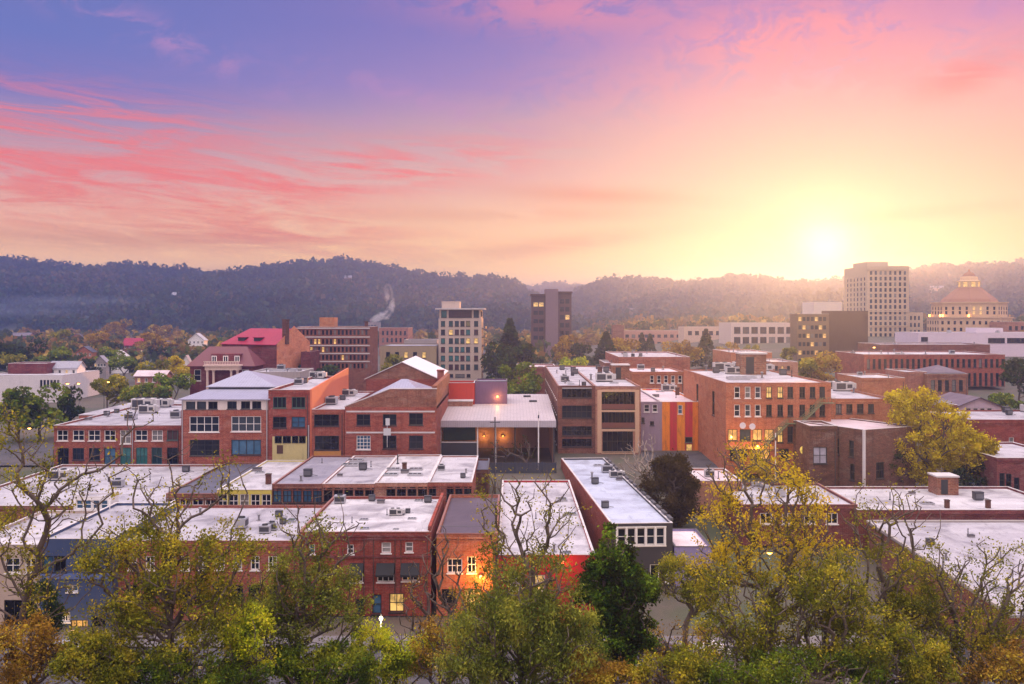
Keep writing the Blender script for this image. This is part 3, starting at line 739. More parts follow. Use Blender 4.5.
    mb.poly([(xs, 0, zt + .1), (xs, 44, zt + 2.0), (xs + .35, 44, zt + 2.0), (xs + .35, 0, zt + .1)]); mb.poly([(xs, 0, 0), (xs, 0, zt + .1), (xs + .35, 0, zt + .1), (xs + .35, 0, 0)]); mb.poly([(xs, 44, 0), (xs + .35, 44, 0), (xs + .35, 44, zt + 2), (xs, 44, zt + 2)])
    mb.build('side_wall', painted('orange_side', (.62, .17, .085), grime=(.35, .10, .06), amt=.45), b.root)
    for k, px, py, sc in (('dark_unit', 290, 384.5, 1), ('air_conditioner', 298, 384.5, 1), ('dark_unit', 305, 383, 1), ('rooftop_unit', 288, 377, 1), ('roof_hatch', 320, 376, 1.2), ('air_conditioner', 328, 373, 1.2), ('roof_vent', 312, 379, 1.2), ('dark_unit', 318, 371, 1)):
        b.unit_px(k, px, py, 0, sc)
    mb = MB(); xx = b.lx(308.8); mb.tube((xx, -.2, 0), (xx, -.2, b.lz(425)), .12, n=8); mb.build('drain_pipe', METAL, b.root)

    # two-storey next door
    ops = zo(256, 370, [(232, 177, 332, 225, 3, 2, DK, GLASS_D), (235, 263, 332, 320, 3, 2, DK, GLASS_D)])
    b = fbox('shop_building', 'two storey red brick shop with two wide dark windows between orange wall and gabled warehouse', 'building', 311.9, 344.4, 409.5, 464, 194.5, 46, BR_RED, ROOF_W, COPE_W, ops, zb=9.0)
    for k, px, py, sc in (('air_conditioner', 321, 404.5, 1.2), ('air_conditioner', 331, 404, 1.2), ('rooftop_unit', 338, 396, .9), ('dark_unit', 343, 400, .9), ('roof_vent', 336, 400, 1), ('pipe', 348, 393, 1), ('roof_hatch', 352, 390, 1)):
        b.unit_px(k, px, py, 0, sc)
    mb = MB(); mb.box((b.lx(314), -.1, 0), (b.lx(341), -.004, b.lz(450.5))); mb.build('shopfront_panel', plain('amber_panel', (.45, .2, .05)), b.root)

    # gabled warehouse: stepped parapet front and a low grey hip behind
    Y = 194.0
    b = Bld('warehouse', 'red brick warehouse with sloping parapet and six windows below a grey hipped roof', 'building', X(390.5, Y), Y, 9.0)
    o = [b.op(*q) for q in zo(256, 370, [(402, 177, 457, 222, 2, 2, DK, GLASS_D), (507, 177, 562, 222, 2, 2, DK, GLASS), (612, 173, 668, 220, 2, 2, DK, GLASS_D), (402, 262, 458, 318, 4, 4, WT, GLASS_B), (507, 262, 562, 315, 2, 2, DK, GLASS_D), (612, 262, 668, 315, 2, 2, DK, GLASS_D)])]
    x0, x1 = b.lx(344.8), b.lx(436.4); zt = b.lz(407)
    b.body(x0, x1, 0, 42, 0, zt, BR_RED, front=o, flat=False, d=.4)
    xm = b.lx(390); zp = b.lz(389.2); mb = MB()
    for y in (0.0, .5):
        mb.poly([(x0, y, zt), (x1, y, zt), (x1, y, zp), (xm, y, zp)][::1 if y == 0 else -1])
    mb.poly([(x0, 0, zt), (xm, 0, zp), (xm, .5, zp), (x0, .5, zt)]); mb.poly([(xm, 0, zp), (x1, 0, zp), (x1, .5, zp), (xm, .5, zp)]); mb.poly([(x1, 0, zt), (x1, .5, zt), (x1, .5, zp), (x1, 0, zp)])
    mb.build('parapet', BR_BROWN, b.root)
    mb = MB(); k = (zp - zt) / (xm - x0)
    mb.poly([(x0 - .1, -.1, zt + .02), (xm, -.1, zp + .02), (xm, .6, zp + .02), (x0 - .1, .6, zt + .02)]); mb.poly([(x0 - .1, -.1, zt + .2), (x0 - .1, .6, zt + .2), (xm, .6, zp + .2), (xm, -.1, zp + .2)][::-1])
    mb.poly([(x0 - .1, -.1, zt + .02), (x0 - .1, -.1, zt + .2), (xm, -.1, zp + .2), (xm, -.1, zp + .02)][::-1]); mb.box((xm + .004, -.1, zp + .02), (x1 + .1, .6, zp + .16)); mb.build('coping', COPE_W, b.root)
    b.hip(x0 + .5, x1 - .5, 1.2, 41, zt - .4, b.lz(379.3, 214), SLATE, rx=(b.lx(404, 214) - .6, b.lx(404, 214) + .6), over=0)
    mb = MB(); mb.box((x1 - .9, .7, zt - .5), (x1, 41.9, zp + .6)); mb.build('side_parapet', BR_BROWN, b.root)
    mb = MB()
    for zz in (b.lz(411.5), b.lz(432.5)): mb.box((x0 + .3, -.09, zz - .15), (x1 - .3, -.004, zz + .15))
    mb.build('string_course', COPE_W, b.root)
    mb = MB(); xx = b.lx(387.5)
    mb.tube((xx, -.5, b.lz(447)), (xx, -.5, b.lz(418)), .06, n=6); mb.box((xx - .7, -.62, b.lz(435)), (xx + .7, -.55, b.lz(428))); mb.box((xx - .3, -.6, b.lz(425)), (xx + .5, -.54, b.lz(418)))
    mb.tube((xx, -.5, b.lz(440)), (xx, -.003, b.lz(440)), .06, n=6); mb.tube((xx, -.5, b.lz(423)), (xx, -.003, b.lz(423)), .06, n=6)
    mb.build('wall_bracket', plain('pale_fitting', (.5, .5, .52), .5), b.root)

    # second gabled brick hall behind it
    Y = 252.0
    b = Bld('gabled_hall', 'brown brick hall with a white edged gable rising behind the warehouse with sloping parapet', 'building', X(402, Y), Y, 9.5)
    x0, x1 = b.lx(366), b.lx(438); zt = b.lz(379); zp = b.lz(362.5)
    b.body(x0, x1, 0, 36, 0, zt, BR_RED, flat=False); b.gable_wall(x0, x1, 0, 36, zt, zp, BR_BROWN)
    b.gable(x0, x1, 0, 36, zt + .05, zp + .05, plain('gable_roof_white', (.62, .6, .62), .5), over=.35)
    rx = b.lx(440.5); mb = MB(); mb.box((rx - .8, -.4, 0), (rx + .8, 1.2, b.lz(371))); mb.box((rx - .95, -.55, b.lz(371) + .004), (rx + .95, 1.35, b.lz(371) + .3)); mb.build('chimney', BR_DEEP, b.root)
mid_row_left()

def mid_row_centre():
    # roofless red wall yard and its purple neighbour
    b = fbox('red_wall_building', 'small roofless brick building with bright red rear wall and white coping', 'building', 443, 474.5, 383, 462, 232, 9, painted('bright_red', (.50, .055, .03), grime=(.22, .05, .03), amt=.4), ROOF_P, COPE_W, (), zb=9.4, ph=.8)
    mb = MB(); mb.box((b.lx(444), -3.2, 0), (b.lx(473), -.02, b.lz(401.5, 229))); mb.box((b.lx(443.5), -3.4, b.lz(401.5, 229) + .004), (b.lx(473.5), -.02, b.lz(401.5, 229) + .25), 1); mb.build('front_wing', [BR_PINK, COPE_W], b.root)
    b = fbox('purple_building', 'purple painted building with a lamp lit corner beside the red walled one', 'building', 475, 507, 381.5, 462, 233, 10, painted('purple_wall', (.17, .10, .17), grime=(.06, .04, .06), amt=.45), ROOF_G, COPE_D, (), zb=9.5)
    wall_lamp('small amber wall lamp on the purple building', X(497.5, 233), 233, Z(396.5, 233), LAMP_O, 300, (1, .45, .1))

    # long tin-roofed shed, open front
    Y = 206.0
    b = Bld('market_shed', 'open fronted shed with a long pale tin roof and an orange lit interior', 'shed', X(497, Y), Y, 9.0)
    x0, x1 = b.lx(439.5), b.lx(554.5); zf = b.lz(421); zr = zf + 1.9; D = 46
    mb = MB(); mb.poly([(x0 - .3, -.3, zf), (x1 + .3, -.3, zf), (x1 + .3, D, zr), (x0 - .3, D, zr)]); mb.poly([(x0 - .3, -.3, zf - .25), (x0 - .3, D, zr - .25), (x1 + .3, D, zr - .25), (x1 + .3, -.3, zf - .25)])
    for a, c in (((x0 - .3, -.3, zf), (x0 - .3, D, zr)), ((x1 + .3, -.3, zf), (x1 + .3, D, zr)), ((x0 - .3, D, zr), (x1 + .3, D, zr))):
        mb.poly([a, c, (c[0], c[1], c[2] - .25), (a[0], a[1], a[2] - .25)])
    b.roof_o = mb.build('roof', TIN, b.root)
    mb = MB(); mb.box((x0 - .32, -.42, zf - 1.25), (x1 + .32, -.304, zf + .12)); mb.build('fascia', ribbed('fascia_ribs', (.46, .42, .47), .45), b.root)
    mb = MB(); mb.box((x0, 22, 0), (x1, 22.4, zf + .5)); mb.box((x0, .5, 0), (x0 + .3, 22, zf - .1)); mb.box((x1 - .3, .5, 0), (x1, 22, zf - .1)); mb.build('wall', painted('faded_mural', (.42, .26, .21), grime=(.16, .09, .07), amt=.6), b.root)
    for px in (440.3, 477.5, 495.5, 515, 553.8):
        mb = MB(); mb.tube((b.lx(px), .1, 0), (b.lx(px), .1, zf - .3), .14, n=8); mb.build('post', WHITE if px < 500 else DMETAL, b.root)
    mb = MB(); mb.box((x0 + .4, .3, 0), (b.lx(477), 1.2, b.lz(443))); mb.box((x0 + .4, .2, b.lz(443) + .004), (b.lx(477), 1.3, b.lz(443) + .15), 1); mb.build('counter', [DMETAL, COPE_W], b.root)
    mb = MB(); mb.box((x0 + .6, 3.0, b.lz(442)), (b.lx(475), 3.3, b.lz(428))); mb.build('green_panel', plain('dark_green_panel', (.02, .05, .03)), b.root)
    for px, py in ((527, 406), (533, 409.5)):
        mb = MB(); Yp = 206 + 46 * (421 - py) / 17; mb.box((b.lx(px, Yp) - .9, Yp - Y - .7, zf + 1.9 * (Yp - Y) / 46), (b.lx(px, Yp) + .9, Yp - Y + .7, zf + 1.9 * (Yp - Y) / 46 + .35)); mb.build('roof_hatch', DMETAL, b.roof_o)
    for px in (484, 503):
        wall_lamp('amber lamp under the tin roof of the open shed, its %s one' % ('left' if px < 490 else 'right'), X(px, 227.7), 227.7, 12.5, LAMP_DIM, 200, (1, .42, .1))
    # four-storey brick
    Y = 220.0
    b = Bld('office_block', 'four storey brick block with three deep tan framed loggias and a cluttered white roof', 'building', X(599, Y), Y, 9.0)
    bays = [b.op(*q) for q in zo(512, 370, [(200, 65, 320, 111, 6, 1, DK, GLASS_D), (200, 142, 320, 193, 6, 2, DK, GLASS), (200, 225, 320, 263, 6, 2, DK, GLASS_D), (200, 275, 320, 308, 6, 1, DK, GLASS_D)])]
    lw = grid_ops(4, 84, 1, 14.5, 14, 4, 1.8, 2.0, nu=1, nv=2, fm=WHITE, gm=GLASS)
    lw = [q for q in lw if q[0] < 60 or q[2] > 6]
    zt = b.lz(386)
    b.body(b.lx(558), b.lx(595), 0, 88, 0, zt, BR_BROWN, ROOF_W, COPE_R, front=bays, left=lw, d=.8)
    b.clutter(13, 5); b.unit('rooftop_unit', 3, 20, 0, 1.2)
    for px, py in ((562, 370), (575, 372), (580, 374)): b.unit_px('dark_unit', px, py, 0, 1.2)
    keep = b.roof_o
    log = [b.op(*q) for q in zo(512, 370, [(355, 84, 488, 155, 9, 1, DK, GLASS_D), (355, 166, 488, 229, 9, 1, DK, GLASS_D), (360, 242, 482, 326, 6, 2, DK, GLASS)])]
    b.body(b.lx(595) + .02, b.lx(640), -1.2, 88, 0, b.lz(386.2), BR_PINK, ROOF_W, COPE_R, front=log, d=1.3, name='loggia_wall')
    for k, px, py, sc in (('stair_house', 628, 379, 1.5), ('stair_house', 652, 379, 1.5), ('chimney', 600, 376, 1.3), ('air_conditioner', 610, 380, 1.1), ('dark_unit', 606, 372, 1.3), ('skylight', 614, 383.5, 1), ('roof_vent', 590, 380, 1.4), ('dark_unit', 598, 369, 1.1)): b.unit_px(k, px, py, 0, sc)
    mb = MB()
    xa, xb = b.lx(599), b.lx(636.5)
    for x in (xa, xb): mb.box((x - .45, -1.36, b.lz(452)), (x + .45, -1.204, b.lz(389.5)))
    for y in (390.3, 410.3, 429.5, 452): mb.box((xa + .453, -1.34, b.lz(y) - .25), (xb - .453, -1.204, b.lz(y) + .25))
    mb.build('loggia_frame', painted('tan_trim', (.58, .37, .24), amt=.25), b.root)
    for y0, n in ((155, 1), (229, 1)):
        mb = MB(); zz = b.lz(370 + y0 / 4)
        mb.box((xa + .5, -1.2, zz + .02), (xb - .5, -1.12, zz + 1.15)); mb.build('balustrade', plain('rust_balustrade', (.16, .05, .035), .7), b.root)

    # grey-purple + orange/red striped block
    Y = 224.0
    b = Bld('striped_building', 'low building half grey purple, half painted in orange and red vertical stripes', 'building', X(670, Y), Y, 8.8)
    pa = [b.op(*q) for q in zo(512, 370, [(528, 138, 550, 168, 1, 2, WT, GLASS), (562, 138, 582, 168, 1, 2, WT, GLASS), (518, 190, 530, 212, 1, 1, DK, GLASS_D), (552, 205, 568, 222, 1, 1, DK, GLASS_D)])]
    zt = b.lz(402)
    b.body(b.lx(641), b.lx(662), 0, 40, 0, zt, painted('grey_purple', (.34, .26, .34), amt=.3), ROOF_PK, COPE_W, front=pa, name='plain_wall')
    m, t, p, out = mat('orange_red_stripes')
    oc = t.new('ShaderNodeTexCoord').outputs['Object']; xx = t.xyz(oc)[0]
    c = None; a0 = b.lx(662.1)
    stripes = [(662, (.86, .25, .012)), (670, (.58, .025, .04)), (677, (.88, .28, .012)), (685, (.60, .025, .045)), (692.6, (.84, .23, .012))]
    for px, cl in stripes:
        c = tuple(cl) + (1,) if c is None else t.mix(t.m('GREATER_THAN', xx, b.lx(px)), c, tuple(cl) + (1,))
    n = t.noise(t.comb(t.m('MULTIPLY', xx, 1.0), t.m('MULTIPLY', t.xyz(oc)[2], .3), 0.0), 1.0, 5, .6)
    seam = t.m('MULTIPLY', t.sstep(t.m('FRACT', t.m('DIVIDE', xx, .9)), .86, .97), .45)
    c = t.mix(t.m('MULTIPLY', t.sstep(n, .46, .7), .5), c, (.22, .06, .025, 1))
    t.put(p.inputs['Base Color'], t.mix(seam, c, (.12, .03, .015, 1))); p.inputs['Roughness'].default_value = .7
    sa = [b.op(*q) for q in zo(512, 370, [(664, 140, 682, 176, 1, 2, WT, GLASS_B), (692, 268, 722, 290, 1, 1, GR, GLASS), (696, 296, 722, 345, 1, 1, plain('red_door_frame', (.4, .03, .02)), LIT)])]
    b.body(b.lx(662) + .02, b.lx(700), 0, 40, 0, zt, m, ROOF_PK, COPE_W, front=sa, name='striped_wall')
    for k, px, py, sc in (('roof_hatch', 655, 397, 1.2), ('chimney', 684, 395, 1.0), ('rooftop_unit', 668, 391, 1), ('pipe', 676, 398, 1), ('skylight', 660, 392, 1)): b.unit_px(k, px, py, 0, sc)

    # big orange-brown warehouse with fire escape
    Y = 195.0
    b = Bld('corner_warehouse', 'large orange brown brick warehouse with nine window columns and a diagonal fire escape', 'building', X(778.5, Y), Y, 9.0)
    x0, x1 = b.lx(726), b.lx(831)
    xs = (248, 304, 357, 416, 475, 528, 591, 645, 696)
    lit = {3: LIT}
    def zz(px, py): return (690 + px / 5.263, 340 + py / 5.263)
    o = []
    for k, cx in enumerate(xs):
        for j, (ya, yb) in enumerate(((246, 306), (340, 402), (455, 540))):
            if j == 2 and k < 4: continue
            p0, p1 = zz(cx - 15, ya), zz(cx + 15, yb)
            o.append(b.op(p0[0], p0[1], p1[0], p1[1], 1 if k < 3 else 2, 2, WT if k < 3 else DK, LIT if (j == 0 and k in (3, 4)) else (LIT if j == 2 and k in (4,) else GLASS)))
    for a, c, gm in ((200, 250, LIT_S), (262, 320, GLASS), (330, 380, LIT_S), (392, 440, LIT_S)):
        p0, p1 = zz(a, 470), zz(c, 530); o.append(b.op(p0[0], p0[1], p1[0], p1[1], 2, 1, DK, gm))
    for a, c, gm in ((210, 300, GLASS_D), (320, 420, LIT_S), (470, 520, GLASS_D), (560, 610, LIT_S)):
        p0, p1 = zz(a, 572), zz(c, 630); o.append(b.op(p0[0], p0[1], p1[0], p1[1], 2, 1, DK, gm))
    zt = b.lz(383)
    lw = [(11.0, 13.6, zt - 7.5, zt - 2.5, dict(nu=1, nv=2, fm=DARKF, gm=GLASS_D)), (29, 31.5, zt - 7.2, zt - 2.3, dict(nu=1, nv=2, fm=DARKF, gm=GLASS_D))]
    b.body(x0, x1, 0, 48, 0, zt, BR_ORANGE, ROOF_W, COPE_R, front=o, left=lw, d=.3, ph=.5)
    for k, px, py, sc in (('stair_house', 751, 374, 2.0), ('skylight', 738, 379.5, 2.2), ('skylight', 748, 378.5, 1.6), ('rooftop_unit', 707, 367, 1.2), ('rooftop_unit', 728, 367.5, 1.3), ('dark_unit', 716, 373, 1.2), ('rooftop_unit', 733, 374, 1), ('roof_vent', 703, 370, 1.3), ('dark_unit', 784, 375, 1.2), ('rooftop_unit', 770, 371, 1), ('roof_vent', 762, 378, 1.2), ('pipe', 795, 377, 1.4), ('dark_unit', 742, 371, 1)): b.unit_px(k, px, py, 0, sc)
    # fire escape
    mb = MB()
    def st(p0, p1):
        a = (b.lx(zz(*p0)[0]), -1.0, b.lz(zz(*p0)[1])); c = (b.lx(zz(*p1)[0]), -1.0, b.lz(zz(*p1)[1]))
        for y in (-1.7, -.4):
            mb.tube((a[0], y, a[2]), (c[0], y, c[2]), .12, n=6); mb.tube((a[0], y, a[2] + 1.0), (c[0], y, c[2] + 1.0), .05, n=6)
        n = 14
        for i in range(n + 1):
            q = [a[k] + (c[k] - a[k]) * i / n for k in range(3)]; mb.box((q[0] - .16, -1.6, q[2]), (q[0] + .16, -.5, q[2] + .05))
            if i % 2 == 0:
                for y in (-1.7, -.4): mb.tube((q[0], y, q[2]), (q[0], y, q[2] + 1.0), .035, n=5)
    st((385, 556), (505, 440)); st((580, 430), (685, 330))
    for p0, p1 in (((500, 436), (585, 436)), ((680, 328), (748, 328))):
        a, c = zz(*p0), zz(*p1); z_ = b.lz(a[1]); mb.box((b.lx(a[0]), -1.8, z_ - .1), (b.lx(c[0]), -.02, z_)); mb.box((b.lx(a[0]), -1.8, z_ + 1.0), (b.lx(c[0]), -1.74, z_ + 1.06))
        for i in range(5): x_ = b.lx(a[0]) + (b.lx(c[0]) - b.lx(a[0])) * i / 4; mb.tube((x_, -1.77, z_), (x_, -1.77, z_ + 1), .035, n=5)
    mb.build('fire_escape', plain('fire_escape_green', (.16, .17, .09), .6, .3), b.root)
    mb = MB(); mb.box((x0 + .5, -1.6, b.lz(448)), (b.lx(772), -.01, b.lz(445.5))); mb.build('awning', plain('amber_awning', (.45, .22, .05)), b.root)
    for px in (740.5, 750): # white discs of the sign brackets
        mb = MB(); mb.lathe([(.6, -.05), (.62, 0), (.6, .05)], 14); o_ = mb.build('disc_sign', plain('pale_sign', (.6, .58, .66)), b.root, (b.lx(px), -1.9, b.lz(425 + (px - 745) * .1))); o_.rotation_euler = (R(90), 0, 0)
        mb = MB(); mb.tube((0, .05, 0), (0, 1.9, 0), .05, n=6); mb.build('sign_bracket', DMETAL, b.root, (b.lx(px), -1.9, b.lz(425 + (px - 745) * .1)))
    for px, pw in ((731, 300), (757, 700), (800, 500)):
        wall_lamp('warm shopfront lamp on the fire escape warehouse, %s' % {731: 'under its left corner', 757: 'under the paler discs', 800: 'right of the fire escape foot'}[px], X(px, 193.4), 193.4, Z(446 if px != 731 else 437, 193.4), LAMP_O, pw, (1, .5, .12))
    # annex to the right
    ops = zo(768, 370, [(271, 136, 295, 176, 2, 2, DK, GLASS), (313, 136, 338, 174, 2, 2, DK, GLASS), (356, 136, 382, 174, 2, 2, DK, GLASS), (400, 136, 424, 172, 2, 2, DK, GLASS), (204, 158, 228, 180, 2, 1, DK, LIT)])
    b = fbox('brick_annex', 'two storey brick annex with white roof between the fire escape warehouse and yellow tree', 'building', 831.3, 893, 399, 462, 199, 34, BR_ORANGE, ROOF_W, COPE_R, ops[:4], zb=9.4)
    for k, px, py, sc in (('rooftop_unit', 843, 391, 1.2), ('dark_unit', 850, 389, 1.2), ('dark_unit', 855, 389.5, 1.1), ('rooftop_unit', 876, 388, 1), ('roof_vent', 862, 393, 1.2)): b.unit_px(k, px, py, 0, sc)

    # dark corner building, turned towards the alley
    Yc = 179.0; rz = R(-33)
    b = Bld('corner_shop', 'dark brown brick corner building with pale pink roof and a big four pane window', 'building', X(864, Yc), Yc, 7.6, rz=0)
    zt = b.lz(430)
    b.root.rotation_euler.z = R(27); b.rz = R(27)
    lw = [(2.4, 3.6, zt - 5.2, zt - 2.2, dict(nu=1, nv=2, fm=DARKF, gm=GLASS)), (2.2, 3.4, zt - 9.4, zt - 6.4, dict(nu=1, nv=2, fm=DARKF, gm=GLASS_D)), (6.0, 7.2, zt - 5.2, zt - 2.2, dict(nu=1, nv=2, fm=DARKF, gm=GLASS_D))]
    b.body(0, 13, 0, 20, 0, zt, BR_DARK, ROOF_PK, COPE_W, left=lw, front=[(3, 5, zt - 9, zt - 6, dict(nu=2, nv=2, fm=DARKF, gm=GLASS_D))], ph=.35)
    mb = MB(); mb.box((-.25, -.25, 0), (.15, .15, zt - .02)); mb.build('corner_post', COPE_W, b.root)
    b2 = fbox('lean_to', 'dark brown lean-to with a bright four pane window beside the corner building', 'building', 810, 837.5, 426, 478, 184, 9, BR_DARK, ROOF_PK, COPE_W, [(813.3, 447, 827, 463.8, 2, 2, DK, glassy('bright_glass', [(0, (.42, .40, .50)), (.5, (.50, .48, .58))], .2))], zb=7.9)
mid_row_centre_later = mid_row_centre

def lamp_light(parent, loc, energy, col, r=.15):
    l = bpy.data.objects.new('light', bpy.data.lights.new('light', 'POINT')); COL.objects.link(l)
    l.data.energy = energy; l.data.color = col; l.data.shadow_soft_size = r; l.parent = parent; l.location = loc
def wall_lamp(label, x, y, z, m, energy, col):
    e = empty('wall_lamp', (x, y, z)); tag(e, label, 'lamp', 'lamps on building fronts')
    mb = MB(); mb.box((-.12, -.05, -.12), (.12, .35, .12)); mb.tube((0, 0, .05), (0, -.3, .2), .05, n=6); mb.build('bracket', DMETAL, e)
    mb = MB(); mb.lathe([(.05, .14), (.17, .02), (.2, -.12), (.1, -.26)], 10, (0, -.38, .1)); mb.build('bulb', m, e)
    lamp_light(e, (0, -1.0, -.1), energy, col)
mid_row_centre()

def street_lamp(label, x, y, h, m, energy, col, group, kind='cobra', z=None):
    z = ground_z(x, y) if z is None else z
    e = empty('street_lamp', (x, y, z)); tag(e, label, 'street lamp', group)
    mb = MB(); mb.tube((0, 0, 0), (0, 0, h), .12, .07, 8); mb.tube((0, 0, 0), (0, 0, .5), .2, .16, 8); mb.build('pole', DMETAL if kind != 'white' else plain('white_pole', (.6, .6, .6)), e)
    if kind == 'cobra':
        mb = MB(); mb.tube((0, 0, h - .05), (1.2, -.6, h + .4), .05, n=6); mb.build('arm', DMETAL, e)
        mb = MB(); mb.box((1.0, -.85, h + .36), (1.8, -.45, h + .55)); mb.build('lamp_head', DMETAL, e)
        mb = MB(); mb.lathe([(.05, -.24), (.3, -.1), (.32, 0)], 10, (1.45, -.65, h + .357)); mb.build('bulb', m, e)
        lamp_light(e, (1.45, -.9, h - .3), energy, col)
    else:
        mb = MB(); mb.lathe([(.10, 0), (.15, .05), (.24, .22), (.22, .36), (.12, .48), (.07, .52)], 14, (0, 0, h + .003)); mb.build('globe', m, e)
        mb = MB(); mb.lathe([(.07, 0), (.04, .06), (.012, .28)], 8, (0, 0, h + .527)); mb.build('finial', DMETAL, e)
        if energy: lamp_light(e, (0, -.6, h + .4), energy, col)
    return e

def near_rows():
    # ---- roofs stepping down to the street
    Y = 158.0
    seg = [('low flat roofed shop with a dark blue grey roof next to the hipped roof block', 166, 216.6, 494, 463, ROOF_D, BR_BROWN, 'shop'),
           ('low shop with white roof and yellow painted front', 217, 271.6, 490, 460.5, ROOF_W, painted('yellow_front', (.62, .52, .10), amt=.3), 'shop'),
           ('narrow shop with a grey purple roof and blue shopfront glass', 272, 322.3, 484.5, 456, ROOF_G, BR_BROWN, 'shop'),
           ('low shop with two long skylights on its white roof', 322.6, 374.6, 484, 456, ROOF_W, BR_PINK, 'shop'),
           ('low shop with four small skylights on its clean white roof', 375, 427.6, 483, 455, ROOF_W, BR_PINK, 'shop'),
           ('short white roofed shop at the right end of the low row beside the open shed', 428, 472, 482.5, 456, ROOF_W, BR_RED, 'shop')]
    for i, (lab, a, c, yf, yb, rf, wl, cat) in enumerate(seg):
        Yf = Y if i != 0 else 157.0
        H = (yf - HZ) * Yf / F; D = H * F / (yb - HZ) - Yf
        gmat = {1: GLASS, 2: GLASS_B}.get(i, GLASS_D)
        n = 5 if i != 0 else 4
        w = (c - a) / n
        ops = [(a + w * k + .8, yf + 4.2, a + w * (k + 1) - .6, yf + 18, 2, 2, WT if i in (0, 1) else DK, gmat) for k in range(n) if not (i == 5 and k == 1) and not (i == 4 and k == 0)]
        b = fbox('low_shop', lab, cat, a, c, yf, 520, Yf, D, wl, rf, COPE_W if i not in (0, 2) else COPE_R, ops, 'low shops behind the street row', zb=4.2, ph=.35)
        if i == 1: b.unit_px('chimney', 268.5, 484, 0, .9); b.unit_px('roof_hatch', 224, 471, 0, 1.2); b.unit_px('skylight', 260, 473, 0, .8)
        if i == 2: b.unit_px('dark_unit', 308, 476.5, 0, 1.1); b.unit_px('roof_vent', 301, 481, 0, .9); b.unit_px('pipe', 322, 463, 0, .8)
        if i == 3: 
            for px, py in ((346, 466), (350, 461.5)): b.unit_px('skylight', px, py, 0, 1.5)
            b.unit_px('dark_unit', 363, 470, 0, 1.1); b.unit_px('pipe', 371, 467, 0, 1); b.unit_px('roof_hatch', 340, 476, 0, .7)
        if i == 4:
            for px, py in ((391.5, 470), (391, 475.5), (416, 470), (415, 475.5)): b.unit_px('skylight', px, py, 0, 1.2)
            b.unit_px('roof_hatch', 405, 473, 0, 1.1); b.unit_px('chimney', 404.5, 471.5, 0, .8); b.unit_px('pipe', 382, 464, 0, 1.6)
        if i == 5: b.unit_px('dark_unit', 463, 478, 0, .7); b.unit_px('roof_vent', 466, 473, 0, .7); b.unit_px('air_conditioner', 437, 470, 0, .7)
        if i == 0: b.unit_px('roof_vent', 200, 478, 0, 1); b.unit_px('roof_hatch', 222, 470, 0, 1)
    # dark light-well yard right of them
    fbox('yard_building', 'small dark roofed shed squeezed between the low shop row and the narrow white roof', 'building', 473, 488, 470, 500, 176, 14, BR_DARK, ROOF_D, COPE_D, (), zb=6.0)
    # wide white roofs on the left
    b = fbox('long_low_building', 'long low building with a wide white roof at the left behind the bare branches', 'building', -62, 165.6, 506, 530, 152, 42, BR_BROWN, ROOF_W, COPE_W, (), zb=3.4)
    for k, px, py, sc in (('dark_unit', 186, 472, 1), ('rooftop_unit', 60, 480, 1.1), ('air_conditioner', 118, 487, 1), ('roof_vent', 90, 478, 1), ('pipe', 150, 480, 1), ('skylight', 30, 490, 1.2)): b.unit_px(k, px, py, 0, sc)
    mb = MB(); xa, xb = b.lx(72, 150.5), b.lx(112, 150.5)
    ops = [b.op(76 + 8.2 * k, 499.5, 83.2 + 8.2 * k, 508.5, 1, 2, WT, GLASS_B) for k in range(4)]
    bb = Bld('clerestory_box', 'small white clerestory with four blue windows on the long low white roof', 'rooftop room', X(92, 149), 149, 8.0)
    ops = [bb.op(76 + 8.2 * k, 500, 83.2 + 8.2 * k, 509, 1, 2, WT, GLASS_B) for k in range(4)]
    bb.body(bb.lx(73.5), bb.lx(111), 0, 2.9, 0, bb.lz(497), WHITE, ROOF_W, COPE_W, front=ops, ph=.15)

    # ---- street row (facades on the near street)
    def awn(b, xa, xb, z0, z1, m):
        mb = MB(); mb.poly([(xa, -1.1, z0), (xb, -1.1, z0), (xb, -.03, z1), (xa, -.03, z1)]); mb.poly([(xa, -1.1, z0), (xa, -.03, z1), (xa, -.03, z0)]); mb.poly([(xb, -1.1, z0), (xb, -.03, z0), (xb, -.03, z1)])
        mb.poly([(xa, -1.1, z0 - .25), (xb, -1.1, z0 - .25), (xb, -1.1, z0), (xa, -1.1, z0)]); mb.poly([(xa, -1.1, z0), (xa, -.03, z0), (xb, -.03, z0), (xb, -1.1, z0)]); mb.build('awning', m, b.root)
    BLACKC = plain('black_canvas', (.012, .012, .014), .8)
    Y = 128.0
    b = fbox('beige_shop', 'beige fronted shop with white sash windows at the left edge of the near street', 'building', -40, 39.6, 545, 640, 126, 22, painted('beige_front', (.46, .36, .30), amt=.3), ROOF_W, COPE_W,
             [(5, 558, 20, 573, 2, 2, WT, GLASS), (25, 558, 36, 573, 2, 2, WT, GLASS), (-12, 558, -1, 573, 2, 2, WT, GLASS), (4, 600, 34, 632, 3, 2, DK, GLASS_D)], zb=1.2)
    b = fbox('blue_shop', 'dark blue painted shop with a lamp lit shopfront on the near street', 'building', 40, 112, 539, 645, 125, 24, painted('dark_blue_front', (.05, .075, .16), amt=.3), ROOF_W, COPE_W,
             [(42, 556, 53, 572, 1, 1, DK, GLASS_B), (54, 556, 66, 572, 2, 1, DK, GLASS_D), (66.5, 585, 78, 592, 2, 1, WT, GLASS_B), (86, 556, 100, 572, 2, 1, DK, GLASS), (62, 612, 70, 622, 3, 1, WT, GLASS),
              (42, 620, 60, 637, 2, 1, DK, LIT_S), (70, 620, 88, 640, 3, 1, DK, LIT_S), (92, 616, 106, 638, 1, 1, DK, GLASS_D)], zb=1.2, d=.4)
